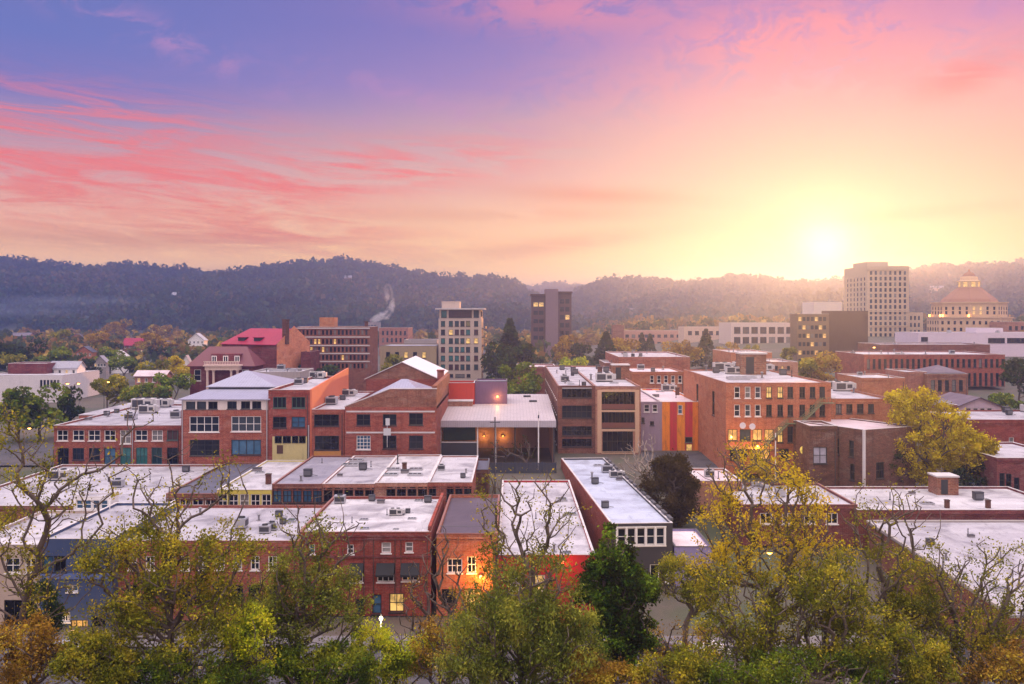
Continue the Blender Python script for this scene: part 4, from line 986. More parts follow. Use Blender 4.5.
    mb = MB(); mb.box((b.lx(40.5), -.12, b.lz(579)), (b.lx(111.5), -.004, b.lz(573.5))); mb.build('cornice_band', plain('band_blue', (.09, .13, .3)), b.root)
    mb = MB(); mb.box((b.lx(41), -.9, b.lz(645.4)), (b.lx(60), -.02, b.lz(638.5))); mb.build('planter', COPE_W, b.root)
    for px in (51, 79): lamp_light(b.root, (b.lx(px), -1.6, b.lz(626)), 120, (1, .6, .2))
    b = fbox('street_building', 'long red brick street building mostly hidden by the leafy green trees', 'building', 112.4, 298, 541.5, 640, Y - 1, 24, BR_RED, ROOF_W, COPE_R,
             [(128 + 17.5 * k, 556, 137 + 17.5 * k, 570, 2, 2, WT, GLASS) for k in range(9)] + [(126 + 17.5 * k, 585, 138 + 17.5 * k, 602, 2, 2, DK, GLASS_D) for k in range(9)], zb=1.2)
    b.clutter(6, 11)
    for k, px, py, sc in (('dark_unit', 279, 517, .8), ('dark_unit', 283, 524, .7), ('air_conditioner', 272, 530, .8), ('air_conditioner', 265, 533, .8), ('dark_unit', 74, 520, .8)): b.unit_px(k, px, py, 0, sc)
    ops = zo(256, 514, [(212, 120, 236, 160, 1, 2, WT, GLASS_B), (364, 122, 391, 160, 1, 2, WT, GLASS), (502, 114, 540, 156, 1, 2, WT, glassy('pale_blind', [(0, (.5, .47, .45))], .4)), (597, 112, 628, 152, 1, 2, WT, GLASS),
                        (484, 232, 552, 272, 3, 1, WT, GLASS_D), (583, 230, 652, 268, 3, 1, WT, GLASS_D), (378, 236, 428, 272, 2, 1, WT, GLASS_D), (465, 322, 502, 400, 1, 2, DK, GLASS_B), (533, 318, 592, 392, 2, 2, DK, LIT), (400, 340, 432, 395, 1, 1, DK, GLASS_T)])
    ops = [q for q in ops if q[0] > 300]
    b = fbox('red_shop', 'deep red brick shop with black awnings over white framed windows on the near street', 'building', 298.3, 430.8, 532.5, 630, 129, 25.5, BR_DEEP, ROOF_W, COPE_R, ops, zb=1.2, d=.35)
    for xa, xb in ((482, 554), (580, 654), (376, 430)):
        awn(b, b.lx(256 + xa / 4), b.lx(256 + xb / 4), b.lz(514 + 236 / 4), b.lz(514 + 196 / 4), BLACKC)
    mb = MB()
    for y in (535.8, 538.6, 556.5): mb.box((b.lx(299), -.16, b.lz(y) - .1), (b.lx(430.4), -.004, b.lz(y) + .1))
    mb.build('string_course', BR_MAROON, b.root)
    mb = MB()
    for px in (364, 373.5, 395, 401): mb.tube((b.lx(px), -.08, 2), (b.lx(px), -.08, b.lz(536)), .05, n=6)
    mb.build('drain_pipe', DMETAL, b.root)
    for k, px, py, sc in (('roof_hatch', 381, 503, .9), ('skylight', 364, 520, .6), ('skylight', 412, 519, .6), ('skylight', 365, 529, .6), ('skylight', 396, 529.5, .4), ('dark_unit', 408, 513, .55), ('air_conditioner', 402, 514, .5), ('rooftop_unit', 396, 515, .55), ('pipe', 387, 515, .8), ('dark_unit', 428, 502.5, .9), ('air_conditioner', 340, 503, .9), ('dark_unit', 372, 501, .8), ('skylight', 419, 501, .7), ('pipe', 352, 523, .8), ('roof_vent', 330, 528, .8)): b.unit_px(k, px, py, 0, sc)
    mb = MB(); zt = Z(532.5, 129) - b.zb; mb.box((b.lx(430.8) - .42, .5, zt + .16), (b.lx(430.8) - .02, 25, zt + .7)); mb.build('side_parapet', BR_DEEP, b.root)
    ops = zo(256, 514, [(765, 178, 825, 236, 3, 2, WT, GLASS), (845, 170, 880, 236, 2, 2, WT, GLASS), (742, 300, 800, 360, 2, 2, DK, GLASS_D), (830, 300, 900, 360, 3, 2, DK, LIT)])
    b = fbox('lamp_lit_shop', 'brick shop with purple flat roof, its front washed orange by a wall lamp', 'building', 436.5, 497, 534, 630, 129, 28, BR_ORANGE, ROOF_P, COPE_R, ops, zb=1.2, ph=.7)
    wall_lamp('very bright orange wall lamp on the purple roofed shop', X(481, 128.9), 128.6, Z(576.5, 128.6), LAMP_O, 1600, (1, .42, .06))
    mb = MB(); mb.box((b.lx(440), .2, b.lz(489, 157) ), (b.lx(495), .55, b.lz(489, 157) + .02)); mb.build('roof_seam', COPE_D, b.roof_o)
    # white roofed shop with a red front right of it
    b = fbox('red_front_shop', 'shop with white roof and bright red painted front behind bare twigs', 'building', 498, 595, 555, 630, 124, 56, painted('signal_red', (.40, .028, .025), grime=(.15, .02, .02), amt=.3), ROOF_W, COPE_W,
             [(510, 575, 522, 590, 2, 2, WT, GLASS), (530, 575, 545, 592, 2, 2, WT, LIT)], zb=1.2)
    b.clutter(5, 21)
    wall_lamp('red glowing wall lamp on the bright red shopfront', X(562.5, 123.8), 123.5, Z(562, 123.5), LAMP_R, 220, (1, .12, .06))
    # narrow long building running away from us
    Y = 140.0; zt = Z(523.5, Y)
    b = Bld('narrow_long_building', 'narrow long building with pale blue white roof and five white windows in front', 'building', X(642, Y), Y, 2.2, rz=R(3.4))
    x0, x1 = b.lx(611), b.lx(673); z1 = zt - b.zb
    o = [b.op(617.3 + 9.75 * k, 528, 625.8 + 9.75 * k, 545, 1, 2, WT, LIT if False else GLASS) for k in range(5)]
    o += [(b.lx(650), b.lx(668), b.lz(583), b.lz(564.5), dict(nu=2, nv=1, fm=WT, gm=GLASS_D))]
    b.body(x0, x1, 0, 64, 0, z1, painted('charcoal_paint', (.055, .05, .055), grime=(.1, .09, .09), amt=.3), membrane('roof_blue_white', (.40, .44, .53), (.20, .21, .26), .7), COPE_W, front=o, ph=.55)
    mb = MB()
    mb.box((x0 - .14, .5, 0), (x0 - .01, 63.9, z1 - .05)); mb.build('side_wall', BR_RED, b.root)
    mb = MB(); mb.box((b.lx(616.3), -.1, b.lz(546.8)), (b.lx(666.6), -.004, b.lz(545.4))); mb.box((b.lx(616.3), -.1, b.lz(527.6)), (b.lx(666.6), -.004, b.lz(526.4)))
    for k in range(6): xx = b.lx(616.6 + 9.75 * k); mb.box((xx - .13, -.09, b.lz(545.4)), (xx + .13, -.004, b.lz(527.6)))
    mb.build('window_trim', WHITE, b.root)
    mb = MB()
    for k in range(16): mb.box((x1 - .1, 1 + 3.9 * k, z1 + .16), (x1 + .32, 3.6 + 3.9 * k, z1 + .5))
    mb.build('parapet_tiles', COPE_D, b.root)
    for k, px, py, sc in (('air_conditioner', 607, 472.5, 1.1), ('dark_unit', 611, 471, 1), ('rooftop_unit', 616, 477, .7), ('skylight', 599, 466, 1), ('skylight', 623, 472, 1), ('roof_hatch', 633, 480, .9), ('dark_unit', 595, 484, 1), ('dark_unit', 598, 508, .9), ('pipe', 628, 479, 1), ('roof_vent', 592, 478, 1)): b.unit_px(k, px, py, 0, sc)
    # lean-to sheds to its right
    b = fbox('small_shed', 'little mauve shed with a lilac front right of the narrow long building', 'shed', 674.5, 712, 547, 575, 140, 12, painted('lilac_front', (.25, .22, .42), amt=.3), ROOF_PK, COPE_D, (), zb=2.0)

    # ---- right side roofs
    b = fbox('long_shop', 'long low shop with broad snowy roof and a purple brown front at lower right', 'building', 858, 1075, 510, 545, 155, 21, BR_MAROON, ROOF_W, COPE_W,
             [(925 + 19 * k, 527, 933 + 19 * k, 533.5, 3, 1, WT, GLASS_D) for k in range(6)], zb=4.0)
    for k, px, py, sc in (('dark_unit', 978, 500, 1.2), ('chimney', 947, 508, .7), ('chimney', 988, 508, .7), ('skylight', 927, 504, 1), ('roof_vent', 948, 492, 1), ('pipe', 890, 500, 1.2), ('roof_hatch', 912, 494, .8)): b.unit_px(k, px, py, 0, sc)
    b.unit('stair_house', b.lx(942, 172), 16.5, 0, 1.3)
    b = fbox('mid_shop', 'low shop with pale roof and red coping behind the tall yellow tree', 'building', 742, 857.6, 505, 545, 156, 20, BR_MAROON, ROOF_W, COPE_R, [(760 + 22 * k, 513, 772 + 22 * k, 524, 2, 1, WT, GLASS) for k in range(4)], zb=4.0)
    b.clutter(5, 8)
    b = fbox('alley_shop', 'low pink roofed shop beside the alley below the striped building', 'building', 700, 741.6, 481, 520, 170, 14, BR_PINK, ROOF_PK, COPE_W, (), zb=5.4)
    b.clutter(2, 9)
    Y = 108.0
    b = Bld('big_white_roof_building', 'big building with a glaring white roof filling the lower right corner', 'building', X(940, 130), 121, 1.1, rz=R(0))
    xL = X(868, 150) - b.x; z1 = 7.1
    mb = MB(); poly = [(X(868, 153.5) - b.x, 32.5), (X(1010, 106) - b.x, -15), (X(1400, 106) - b.x, -15), (X(1230, 153.5) - b.x, 32.5)]
    mb.poly([(*q, z1) for q in poly])
    for k in range(4):
        p, q = poly[k], poly[(k + 1) % 4]; mb.poly([(*p, z1 - .3), (*q, z1 - .3), (*q, z1), (*p, z1)])
    b.roof_o = mb.build('roof', ROOF_W, b.root); b.roofz = z1; b.rr = (-60, 60, -14, 31)
    mb = MB()
    for k in range(4):
        p, q = poly[k], poly[(k + 1) % 4]; mb.poly([(*p, 0), (*q, 0), (*q, z1 - .31), (*p, z1 - .31)])
    mb.build('wall', BR_BROWN, b.root)
    cb = MB()
    for k in (0, 2, 3):
        p, q = Vector((*poly[k], 0)), Vector((*poly[(k + 1) % 4], 0)); d = (q - p).normalized(); n = Vector((-d.y, d.x, 0)) * .25
        pts = [p - n, q - n, q + n, p + n]
        cb.poly([(v.x, v.y, z1 + .3) for v in pts]); 
        for j in range(4): a, c = pts[j], pts[(j + 1) % 4]; cb.poly([(a.x, a.y, z1 + .004), (c.x, c.y, z1 + .004), (c.x, c.y, z1 + .3), (a.x, a.y, z1 + .3)])
    cb.build('coping', CONC, b.root)
    for k, px, py, sc in (('pipe', 968, 536, 1), ('roof_hatch', 971, 537, .7), ('roof_vent', 946, 560, 1), ('skylight', 1000, 590, 1), ('dark_unit', 930, 545, .8)): b.unit_px(k, px, py, 0, sc)
    # right edge
    b = fbox('corner_brick_building', 'deep red brick building with dark sash windows at the right edge beside the white roof', 'building', 997, 1075, 458, 506, 178, 22, BR_MAROON, ROOF_W, COPE_W, zo(768, 370, [(918 + 8, 412, 940 + 8, 470, 1, 2, DK, GLASS_D), (952, 415, 974, 480, 1, 2, DK, GLASS_D), (984, 430, 1006, 490, 1, 2, DK, GLASS_D)]), zb=7.0)
    b.clutter(2, 3)
    b = fbox('long_brick_building', 'long deep red brick building with one white window behind the yellow tree', 'building', 962, 1085, 420, 470, 214, 22, BR_DEEP, ROOF_W, COPE_R, [(1009, 437.5, 1014, 449, 1, 2, WT, GLASS), (1030, 437, 1036, 449, 1, 2, WT, GLASS)], zb=9.0, ph=.5)
    for k, px, py, sc in (('dark_unit', 1006, 412.5, 1.2), ('dark_unit', 1009, 415, 1), ('rooftop_unit', 1016, 409, 1)): b.unit_px(k, px, py, 0, sc)
    Y = 246.0
    b = Bld('gabled_house', 'pale lilac gabled house with white roof panels behind the yellow tree', 'house', X(976, Y), Y, 10.0)
    x0, x1 = b.lx(958), b.lx(1001); zt = b.lz(406.5)
    b.body(x0, x1, 0, 16, 0, zt, painted('lilac_house', (.52, .40, .46), amt=.2), flat=False, front=[b.op(966 + 7 * k, 408, 971.5 + 7 * k, 414, 1, 1, WT, GLASS) for k in range(4)])
    b.gable_wall(x0, x1, 0, 16, zt, b.lz(398), painted('lilac_house', (.5, .4, .45))); b.gable(x0, x1, 0, 16, zt + .04, b.lz(398) + .04, ROOF_P, over=.6)
    b2 = fbox('brick_depot', 'low brick depot with grey ribbed roof and white skylight strips left of the lilac house', 'building', 925, 957.5, 405, 430, 243, 18, BR_BROWN, ROOF_P, COPE_W, (), zb=10.0)
    for k in range(3): b2.unit('skylight', -2 + 3 * k, 9, R(90), 2.2)
near_rows()

def far_town():
    # red-roofed hall with portico
    Y = 300.0
    b = Bld('arts_hall', 'maroon hall with a crimson metal roof, orange gable end, white portico and tall chimney', 'building', X(246, Y), Y, 11.5)
    # hall, turned so that its gable end shows
    hx, hy = b.lx(272), 6.0
    hb = Bld('hall', None, None, X(272, Y), Y + 2, 11.5)
    L, Wd = 22.5, 15.0; ze = Z(345, Y) - 11.5; zr = Z(329, Y + 4) - 11.5
    c, s_ = math.cos(R(-28)), math.sin(R(-28))
    def hp(x, y, z): return (hx + x * c - y * s_, hy + x * s_ + y * c, z)
    bpy.data.objects.remove(hb.root)
    mb = MB(); mb.box((-L, 0, 0), (0, Wd, ze)); mb.v = [hp(*v) for v in mb.v]; mb.build('hall_wall', BR_MAROON, b.root)
    mb = MB(); mb.poly([(0, 0, 0), (0, Wd, 0), (0, Wd, ze), (0, Wd / 2, zr + .3), (0, 0, ze)]); mb.poly([(.5, 0, 0), (.5, 0, ze + .5), (.5, Wd / 2, zr + .9), (.5, Wd, ze + .5), (.5, Wd, 0)][::-1])
    for p, q in (((0, 0), (ze, ze + .5)), ((Wd, Wd), (ze, ze + .5))): mb.poly([(0, p[0], 0), (.5, p[0], 0), (.5, p[0], q[1]), (0, p[0], q[0])])
    mb.poly([(0, 0, ze), (.5, 0, ze + .5), (.5, Wd / 2, zr + .9), (0, Wd / 2, zr + .3)]); mb.poly([(0, Wd, ze), (.5, Wd, ze + .5), (.5, Wd / 2, zr + .9), (0, Wd / 2, zr + .3)][::-1])
    mb.v = [hp(*v) for v in mb.v]; mb.build('gable_end', brick('brick_gable_orange', (.72, .25, .13), (.80, .34, .19)), b.root)
    mb = MB(); ym = Wd / 2
    for ya, za in ((-.4, ze - .2), (Wd + .4, ze - .2)):
        q = [(-L - .4, ya, za + .1), (-.02, ya, za + .1), (-.02, ym, zr), (-L + 5, ym, zr)]; mb.poly(q if ya < 0 else q[::-1])
        mb.poly([(-L - .4, ya, za - .1), (-.02, ya, za - .1), (-.02, ya, za + .1), (-L - .4, ya, za + .1)])
    mb.poly([(-L - .4, -.4, ze - .1), (-L + 5, ym, zr), (-L - .4, Wd + .4, ze - .1)]); mb.v = [hp(*v) for v in mb.v]; rf = mb.build('roof', RED_METAL, b.root)
    mb = MB(); mb.box((-.6, 3.2, ze), (.8, 4.8, zr + 2.6)); mb.box((-.75, 3.05, zr + 2.604), (.95, 4.95, zr + 2.9)); mb.v = [hp(*v) for v in mb.v]; mb.build('chimney', BR_DARK, rf)
    for xx in (-15.5, -9.0):
        mb = MB(); mb.box((xx - 1.3, 1.2, ze - .2), (xx + 1.3, 4.2, ze + 1.9)); mb.box((xx - 1.5, .9, ze + 1.904), (xx + 1.5, 4.6, ze + 2.1), 1); mb.v = [hp(*v) for v in mb.v]; mb.build('dormer', [DARKF, RED_METAL], rf)
    # front wing
    x0, x1 = b.lx(190, 293), b.lx(253, 293); zt = b.lz(366.5, 293)
    b.body(x0, x1, -7, 5, 0, zt, BR_MAROON, flat=False, front=[(x0 + 1.2, x0 + 3.2, zt - 4.2, zt - .9, dict(nu=1, nv=2, fm=WT, gm=GLASS)), (x1 - 3.2, x1 - 1.2, zt - 4.2, zt - .9, dict(nu=1, nv=2, fm=WT, gm=GLASS))], name='wing_wall')
    b.hip(x0, x1, -7, 5, zt + .01, b.lz(346.5, 299), plain('maroon_tiles', (.12, .02, .025), .6), rx=(b.lx(209, 299), b.lx(247, 299)), over=.9, name='wing_roof')
    pw = painted('portico_paint', (.66, .50, .44), amt=.2)
    xa, xb = b.lx(206, 291), b.lx(240, 291); zbal = b.lz(362.5, 290)
    mb = MB(); mb.box((xa, -10.2, zt - .9), (xb, -7.01, zt + .2)); mb.box((xa - .4, -10.6, zt + .204), (xb + .4, -7.01, zt + .6)); mb.build('portico', pw, b.root)
    for f_ in (.06, .24, .76, .94):
        mb = MB(); xx = xa + (xb - xa) * f_; mb.lathe([(.5, 0), (.5, .3), (.4, .35), (.33, zt - 1.3), (.48, zt - 1.2), (.48, zt - .904)], 12, (xx, -9.6, 0)); mb.build('column', pw, b.root)
    mb = MB(); zz = zt + .604
    mb.box((xa - .3, -10.5, zz + .9), (xb + .3, -10.3, zz + 1.1))
    for k in range(22): xx = xa + (xb - xa) * k / 21; mb.box((xx - .12, -10.46, zz), (xx + .12, -10.34, zz + .9))
    mb.build('balustrade', pw, b.root)
    mb = MB(); mb.box((xa + .6, -6.2, zz), (xb - .6, -2.5, zz + 3.1)); dm = mb.build('dormer', BR_MAROON, b.root)
    for k, f_ in enumerate((.16, .5, .84)):
        a, p = window_meshes(1.5, 2.0, 2, 1, WHITE, GLASS, .3, False, .2, False); w = link('window', a, dm, (xa + (xb - xa) * f_, -6.5, zz + 1.5)); link('pane', p, w)
    # small flat white roofs in front of the gable end
    fb = fbox('white_roof_annex', 'jumble of low white roofs in front of the orange gable end of the maroon hall', 'building', 250, 300, 372, 400, 262, 18, CONC, ROOF_W, COPE_W, (), zb=10.2, clutter=7, seed=33)

    # wide brick office building
    Y = 335.0
    b = Bld('brick_office_building', 'wide five storey brown brick office building with rows of windows behind the orange gable', 'building', X(336, Y), Y, 11.0)
    x0, x1 = b.lx(297), b.lx(369); zt = b.lz(327)
    ops = []
    for j, yr in enumerate((332.5, 341.5, 349.5, 357.5, 366)):
        for k in range(18):
            cx = 299.5 + 3.93 * k; lit = (j, k) in {(1, 4), (1, 5), (2, 3), (2, 6), (3, 11), (1, 9)}
            ops.append(b.op(cx - 1.1, yr - 2.4, cx + 1.1, yr + 2.4, 1, 2, DK, LIT if lit else GLASS, simple=True))
    ops = ops[:90]
    rops = grid_ops(2, 20, 2, zt - 1, 4, 5, 1.2, 1.7, simple=True, gm=GLASS)[:10]
    b.body(x0, x1, 0, 22, 0, zt, BR_BROWN, ROOF_G, COPE_W, front=ops, right=rops, d=.25, ph=.8)
    mb = MB()
    for yr in (328.2, 337, 345.5, 353.5, 361.5): mb.box((x0 - .1, -.22, b.lz(yr) - .2), (x1 + .3, -.004, b.lz(yr) + .2))
    mb.build('string_course', COPE_W, b.root)
    mb = MB(); mb.box((b.lx(316), 6, b.lz(327) - .5), (b.lx(331), 13, b.lz(317.5))); mb.build('penthouse', BR_ORANGE, b.root)
    b.unit('chimney', b.lx(371) - 3, 10, 0, 1.2)
    fbox('brick_wing', 'low brick wing below the left end of the wide brown office building', 'building', 301, 311, 352, 385, 310, 14, BR_MAROON, ROOF_G, COPE_R, (), zb=11)
    # tan low building right of it
    b = fbox('tan_building', 'low tan building between the wide brick office and the pale apartment tower', 'building', 380, 436, 346, 385, 385, 30, painted('tan_wall', (.34, .26, .16), amt=.3), ROOF_G, COPE_D, [(386 + 9 * k, 352, 390 + 9 * k, 358, 1, 1, DK, LIT if k in (2, 4) else GLASS, ) for k in range(5)], zb=11.5)
    fbox('red_roof_store', 'store with a dark flat roof and pale top floor above the tan building', 'building', 404, 437, 340, 350, 470, 20, CONC, ROOF_D, COPE_W, (), zb=12.5)
    fbox('mauve_block', 'small mauve brick block with pale trim at the foot of the hill below the steam', 'building', 379, 408, 328, 348, 640, 30, BR_PINK, ROOF_P, COPE_W, [(382 + 4.4 * k, 331 + 7 * j, 384 + 4.4 * k, 335 + 7 * j, 1, 1, DK, GLASS) for k in range(6) for j in range(2)], zb=13)

    # pale apartment tower
    Y = 390.0
    b = Bld('apartment_tower', 'pale tan eight storey tower with glazed top floor under a flat projecting roof', 'tower', X(461, Y), Y, 11.8)
    x0, x1 = b.lx(438.5), b.lx(481.5); zt = b.lz(318.5)
    def t3(px, py): return 420 + px / 6.22, 280 + py / 6.22
    ops = []
    for yr in (272, 325, 379, 433, 487, 542):
        for cx in (143, 192, 229, 264, 299, 349):
            p0, p1 = t3(cx - 13, yr - 17), t3(cx + 13, yr + 17)
            ops.append(b.op(p0[0], p0[1], p1[0], p1[1], 1, 1, DK, LIT if (cx, yr) in ((192, 325), (299, 379), (349, 379)) else GLASS_T))
    for a, c in ((180, 206), (220, 278), (290, 314)): p0, p1 = t3(a, 585), t3(c, 606); ops.append(b.op(p0[0], p0[1], p1[0], p1[1], 1, 1, DK, GLASS))
    lw = []
    b.body(x0, x1, 0, 24, 0, zt, TAN, ROOF_G, None, front=ops, right=grid_ops(1.5, 21, 2, zt - 1, 2, 7, 4.5, 2.6, nu=3, nv=1, fm=DARKF, gm=GLASS_T), d=.35, flat=True, ph=.02)
    top = [b.op(*t3(131, 188), *t3(166, 234), 3, 1, DK, GLASS_T), b.op(*t3(178, 188), *t3(322, 234), 9, 1, DK, GLASS_T), b.op(*t3(333, 188), *t3(366, 234), 3, 1, DK, GLASS_T)]
    ztop = b.lz(309.5)
    b.body(x0 + .3, x1 - .3, .3, 23.7, zt + .005, ztop, TAN, front=top, right=[(2, 20, zt + .6, ztop - .5, dict(nu=6, nv=1, fm=DARKF, gm=GLASS_T))], flat=False, name='top_floor')
    mb = MB(); mb.box((x0 - 1.2, -1.3, ztop + .004), (x1 + 1.2, 25, ztop + .5)); mb.build('roof', COPE_W, b.root)
    mb = MB(); mb.box((b.lx(441), 4, ztop + .504), (b.lx(459), 14, b.lz(302))); mb.box((b.lx(441) - .1, 3.9, b.lz(302) + .004), (b.lx(459) + .1, 14.1, b.lz(302) + .3)); mb.build('penthouse', TAN, b.root)
    for k in range(7):
        mb = MB(); zz = 2.2 + (zt - 3) * k / 7; mb.box((x1 + .01, 3, zz), (x1 + 1.5, 20, zz + .15)); mb.box((x1 + 1.44, 3, zz + .15), (x1 + 1.5, 20, zz + 1.1)); mb.build('balcony', DARKF, b.root)

    # dark brown tower
    Y = 600.0
    b = Bld('dark_tower', 'dark brown tower with a blank mauve stair shaft and two lit windows near the top', 'tower', X(551, Y), Y, 13.5)
    zt = b.lz(292.5)
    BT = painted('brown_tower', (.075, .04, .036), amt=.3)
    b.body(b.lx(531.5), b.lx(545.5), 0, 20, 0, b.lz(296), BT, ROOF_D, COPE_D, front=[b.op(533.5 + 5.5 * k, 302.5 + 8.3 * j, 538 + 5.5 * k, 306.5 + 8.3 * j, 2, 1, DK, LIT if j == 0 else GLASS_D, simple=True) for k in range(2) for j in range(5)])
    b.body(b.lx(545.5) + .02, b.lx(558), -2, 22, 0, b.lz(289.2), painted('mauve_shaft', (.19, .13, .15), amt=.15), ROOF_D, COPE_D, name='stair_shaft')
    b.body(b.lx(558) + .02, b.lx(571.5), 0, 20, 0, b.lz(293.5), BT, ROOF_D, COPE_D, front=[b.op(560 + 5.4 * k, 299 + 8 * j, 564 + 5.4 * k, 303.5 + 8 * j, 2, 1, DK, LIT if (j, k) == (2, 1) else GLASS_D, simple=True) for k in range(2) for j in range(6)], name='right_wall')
    mb = MB()
    for a, c, y in ((530.5, 545.4, 295.5), (558.2, 572.5, 293)): mb.box((b.lx(a), -1, b.lz(y)), (b.lx(c), 20.6, b.lz(y) + .9))
    mb.build('cornice', BT, b.root)

    # court house tower
    Y = 610.0
    b = Bld('courthouse_tower', 'tall pale stone courthouse tower glowing in the sun with a stepped penthouse', 'tower', X(880, Y), Y, 22.0)
    ST = painted('courthouse_stone', (.50, .40, .28), amt=.15)
    zt = b.lz(266); x0, x1 = b.lx(867), b.lx(909)
    b.body(x0, x1, 0, 42, 0, zt, ST, ROOF_W, COPE_W, front=grid_ops(x0 + 1, x1 - 1, 4, zt - 2.5, 8, 12, 1.5, 2.3, gm=GLASS, simple=True), d=.3)
    zl = zt; xl = x0
    mb = MB()
    for j in range(12):
        for k in range(6):
            cy = 4 + 6.2 * k; cz = 5 + 3.1 * j
            mb.box((x0 - .06, cy - .8, cz), (x0 - .004, cy + .8, cz + 2.0))
    tag(mb.build('side_windows', GLASS_D, b.root), kind='stuff')
    mb = MB(); mb.box((b.lx(872), 8, zl - .5), (b.lx(893), 34, b.lz(261))); mb.build('penthouse', ST, b.root)
    mb = MB()
    for zz in (zt - 2.2, 11.5, zt * .42): mb.box((x0 - .2, -.35, zz - .3), (x1 + .2, -.004, zz + .3))
    mb.build('cornice', ST, b.root)
    bl = Bld('courthouse_wing', 'low stone annex at the right foot of the tall courthouse tower', 'building', X(915, Y), Y + 4, 22.0)
    bl.body(bl.lx(908), bl.lx(923), 0, 20, 0, bl.lz(312.5), ST, ROOF_W, COPE_W, front=[bl.op(910 + 4 * k, 316 + 7 * j, 912 + 4 * k, 320 + 7 * j, 1, 1, DK, GLASS, simple=True) for k in range(3) for j in range(3)])

    # city hall: stepped octagon with tiled roof and lantern
    Y = 540.0
    b = Bld('city_hall', 'pink stepped octagonal city hall with tiled pyramid roof and lit lantern on top', 'building', X(969, Y + 18), Y + 18, 20.0)
    PK = painted('pink_marble', (.58, .40, .25), amt=.15); TL = plain('rose_tiles', (.25, .12, .075), .8)
    px = (Y + 18) / F
    def rp(w): return w * px / 2 / math.cos(math.pi / 8)
    def zz(y): return Z(y, Y + 18) - 20.0
    def octa(name, prof, m):
        mb = MB(); mb.lathe(prof, 8); return mb.build(name, m, b.root)
    octa('wall', [(rp(72), 0), (rp(72), zz(318)), (rp(73.5), zz(318)), (rp(73.5), zz(316.8))], PK)
    octa('upper_wall', [(rp(64), zz(316.8) + .01), (rp(64), zz(303.5)), (rp(66), zz(303.5)), (rp(66), zz(302.3))], PK)
    octa('roof', [(rp(50), zz(302.2)), (rp(46), zz(299)), (rp(37), zz(295)), (rp(28), zz(291)), (rp(21), zz(287.5))], TL)
    octa('drum', [(rp(19), zz(287.4)), (rp(19), zz(281.5)), (rp(21), zz(281.3)), (rp(16), zz(280.4)), (rp(14.5), zz(277)), (rp(12), zz(276.6))], PK)
    octa('spire', [(rp(12), zz(276.5)), (rp(8), zz(273.5)), (rp(2), zz(271.5)), (.15, zz(269))], TL)
    for k in range(8):
        a = math.pi / 4 * k - math.pi / 2
        if math.sin(a) > .2: continue
        for rows, rad, n, ys, h, w in ((0, 72, 5, (329, 322.5), 1.9, 1.3), (1, 64, 4, (308.5, 312.8), 1.8, 1.2)):
            for y in ys:
                for i in range(n):
                    t_ = (i - (n - 1) / 2) * (rad * px * .41 / n)
                    r_ = rad * px / 2 + .03
                    lit = rows == 1 and abs(math.cos(a) + .38) < .36 and y < 310
                    pm = window_meshes(w, h, 1, 1, DARKF, LIT if (k == 0 and rows == 1 and i < 2) else GLASS_D, .0, True, .1, False)[0]  # glow put into front facet panes stands in for the floodlit wall
                    link('window', pm, b.root, (r_ * math.cos(a) - t_ * math.sin(a), r_ * math.sin(a) + t_ * math.cos(a), zz(y)), a + math.pi / 2)
        pm = window_meshes(2.2, 2.6, 1, 1, DARKF, LIT, .0, True, .1, False)[0]
        r_ = 19 * px / 2 + .03; link('lantern_window', pm, b.root, (r_ * math.cos(a), r_ * math.sin(a), zz(284.5)), a + math.pi / 2)
        for i in (-1, 1):
            r_ = 72 * px / 2 - 1.0; t_ = i * 7
            mb = MB(); mb.box((-.3, -.3, 0), (.3, .3, 1.2)); mb.build('parapet_lamp', LAMP_O if k in (6, 7) else PK, b.root, (r_ * math.cos(a) - t_ * math.sin(a), r_ * math.sin(a) + t_ * math.cos(a), zz(316.7)), a)

    # buildings around the centre right
    def fb(*a, **k): return fbox(*a, **k)
    fb('glass_office', 'mid rise office with bands of lit windows left of the dark blank slab', 'building', 797, 829, 314, 372, 404, 10, painted('ochre_office', (.19, .13, .08), amt=.2), ROOF_W, COPE_W,
       [(798.5 + 4.1 * k, 317 + 8.4 * j, 801.6 + 4.1 * k, 321 + 8.4 * j, 1, 1, DK, LIT if (k * 7 + j * 5) % 4 == 0 else GLASS, True) for k in range(7) for j in range(6)], zb=17)
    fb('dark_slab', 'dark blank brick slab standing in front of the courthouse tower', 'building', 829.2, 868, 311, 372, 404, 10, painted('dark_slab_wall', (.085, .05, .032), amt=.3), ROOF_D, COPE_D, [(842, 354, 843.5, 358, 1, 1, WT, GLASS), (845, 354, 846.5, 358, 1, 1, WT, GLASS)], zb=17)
    fb('white_penthouse_block', 'pale block with a white top seen over the lit office', 'building', 814, 842, 302, 330, 500, 20, painted('pale_block', (.62, .54, .48), amt=.1), ROOF_W, COPE_W, (), zb=22)
    fb('pale_garage', 'pale long parking structure with open bays left of the lit office', 'building', 731, 795, 323, 352, 510, 30, painted('pale_garage_wall', (.58, .48, .44), amt=.15), ROOF_W, COPE_W,
       [(734 + 8.7 * k, 327 + 10 * j, 740.5 + 8.7 * k, 333.5 + 10 * j, 2, 1, DK, GLASS) for k in range(7) for j in range(2)], zb=21)
    fb('terracotta_terrace', 'long low terracotta terrace of flats at the foot of the hill behind the conifers', 'building', 616, 728, 331, 352, 620, 26, painted('terracotta', (.46, .26, .20), amt=.2), ROOF_PK, COPE_W,
       [(619 + 6.4 * k, 334.5 + 7.5 * j, 622.5 + 6.4 * k, 337.5 + 7.5 * j, 1, 1, DK, GLASS) for k in range(17) for j in range(2)], zb=20)
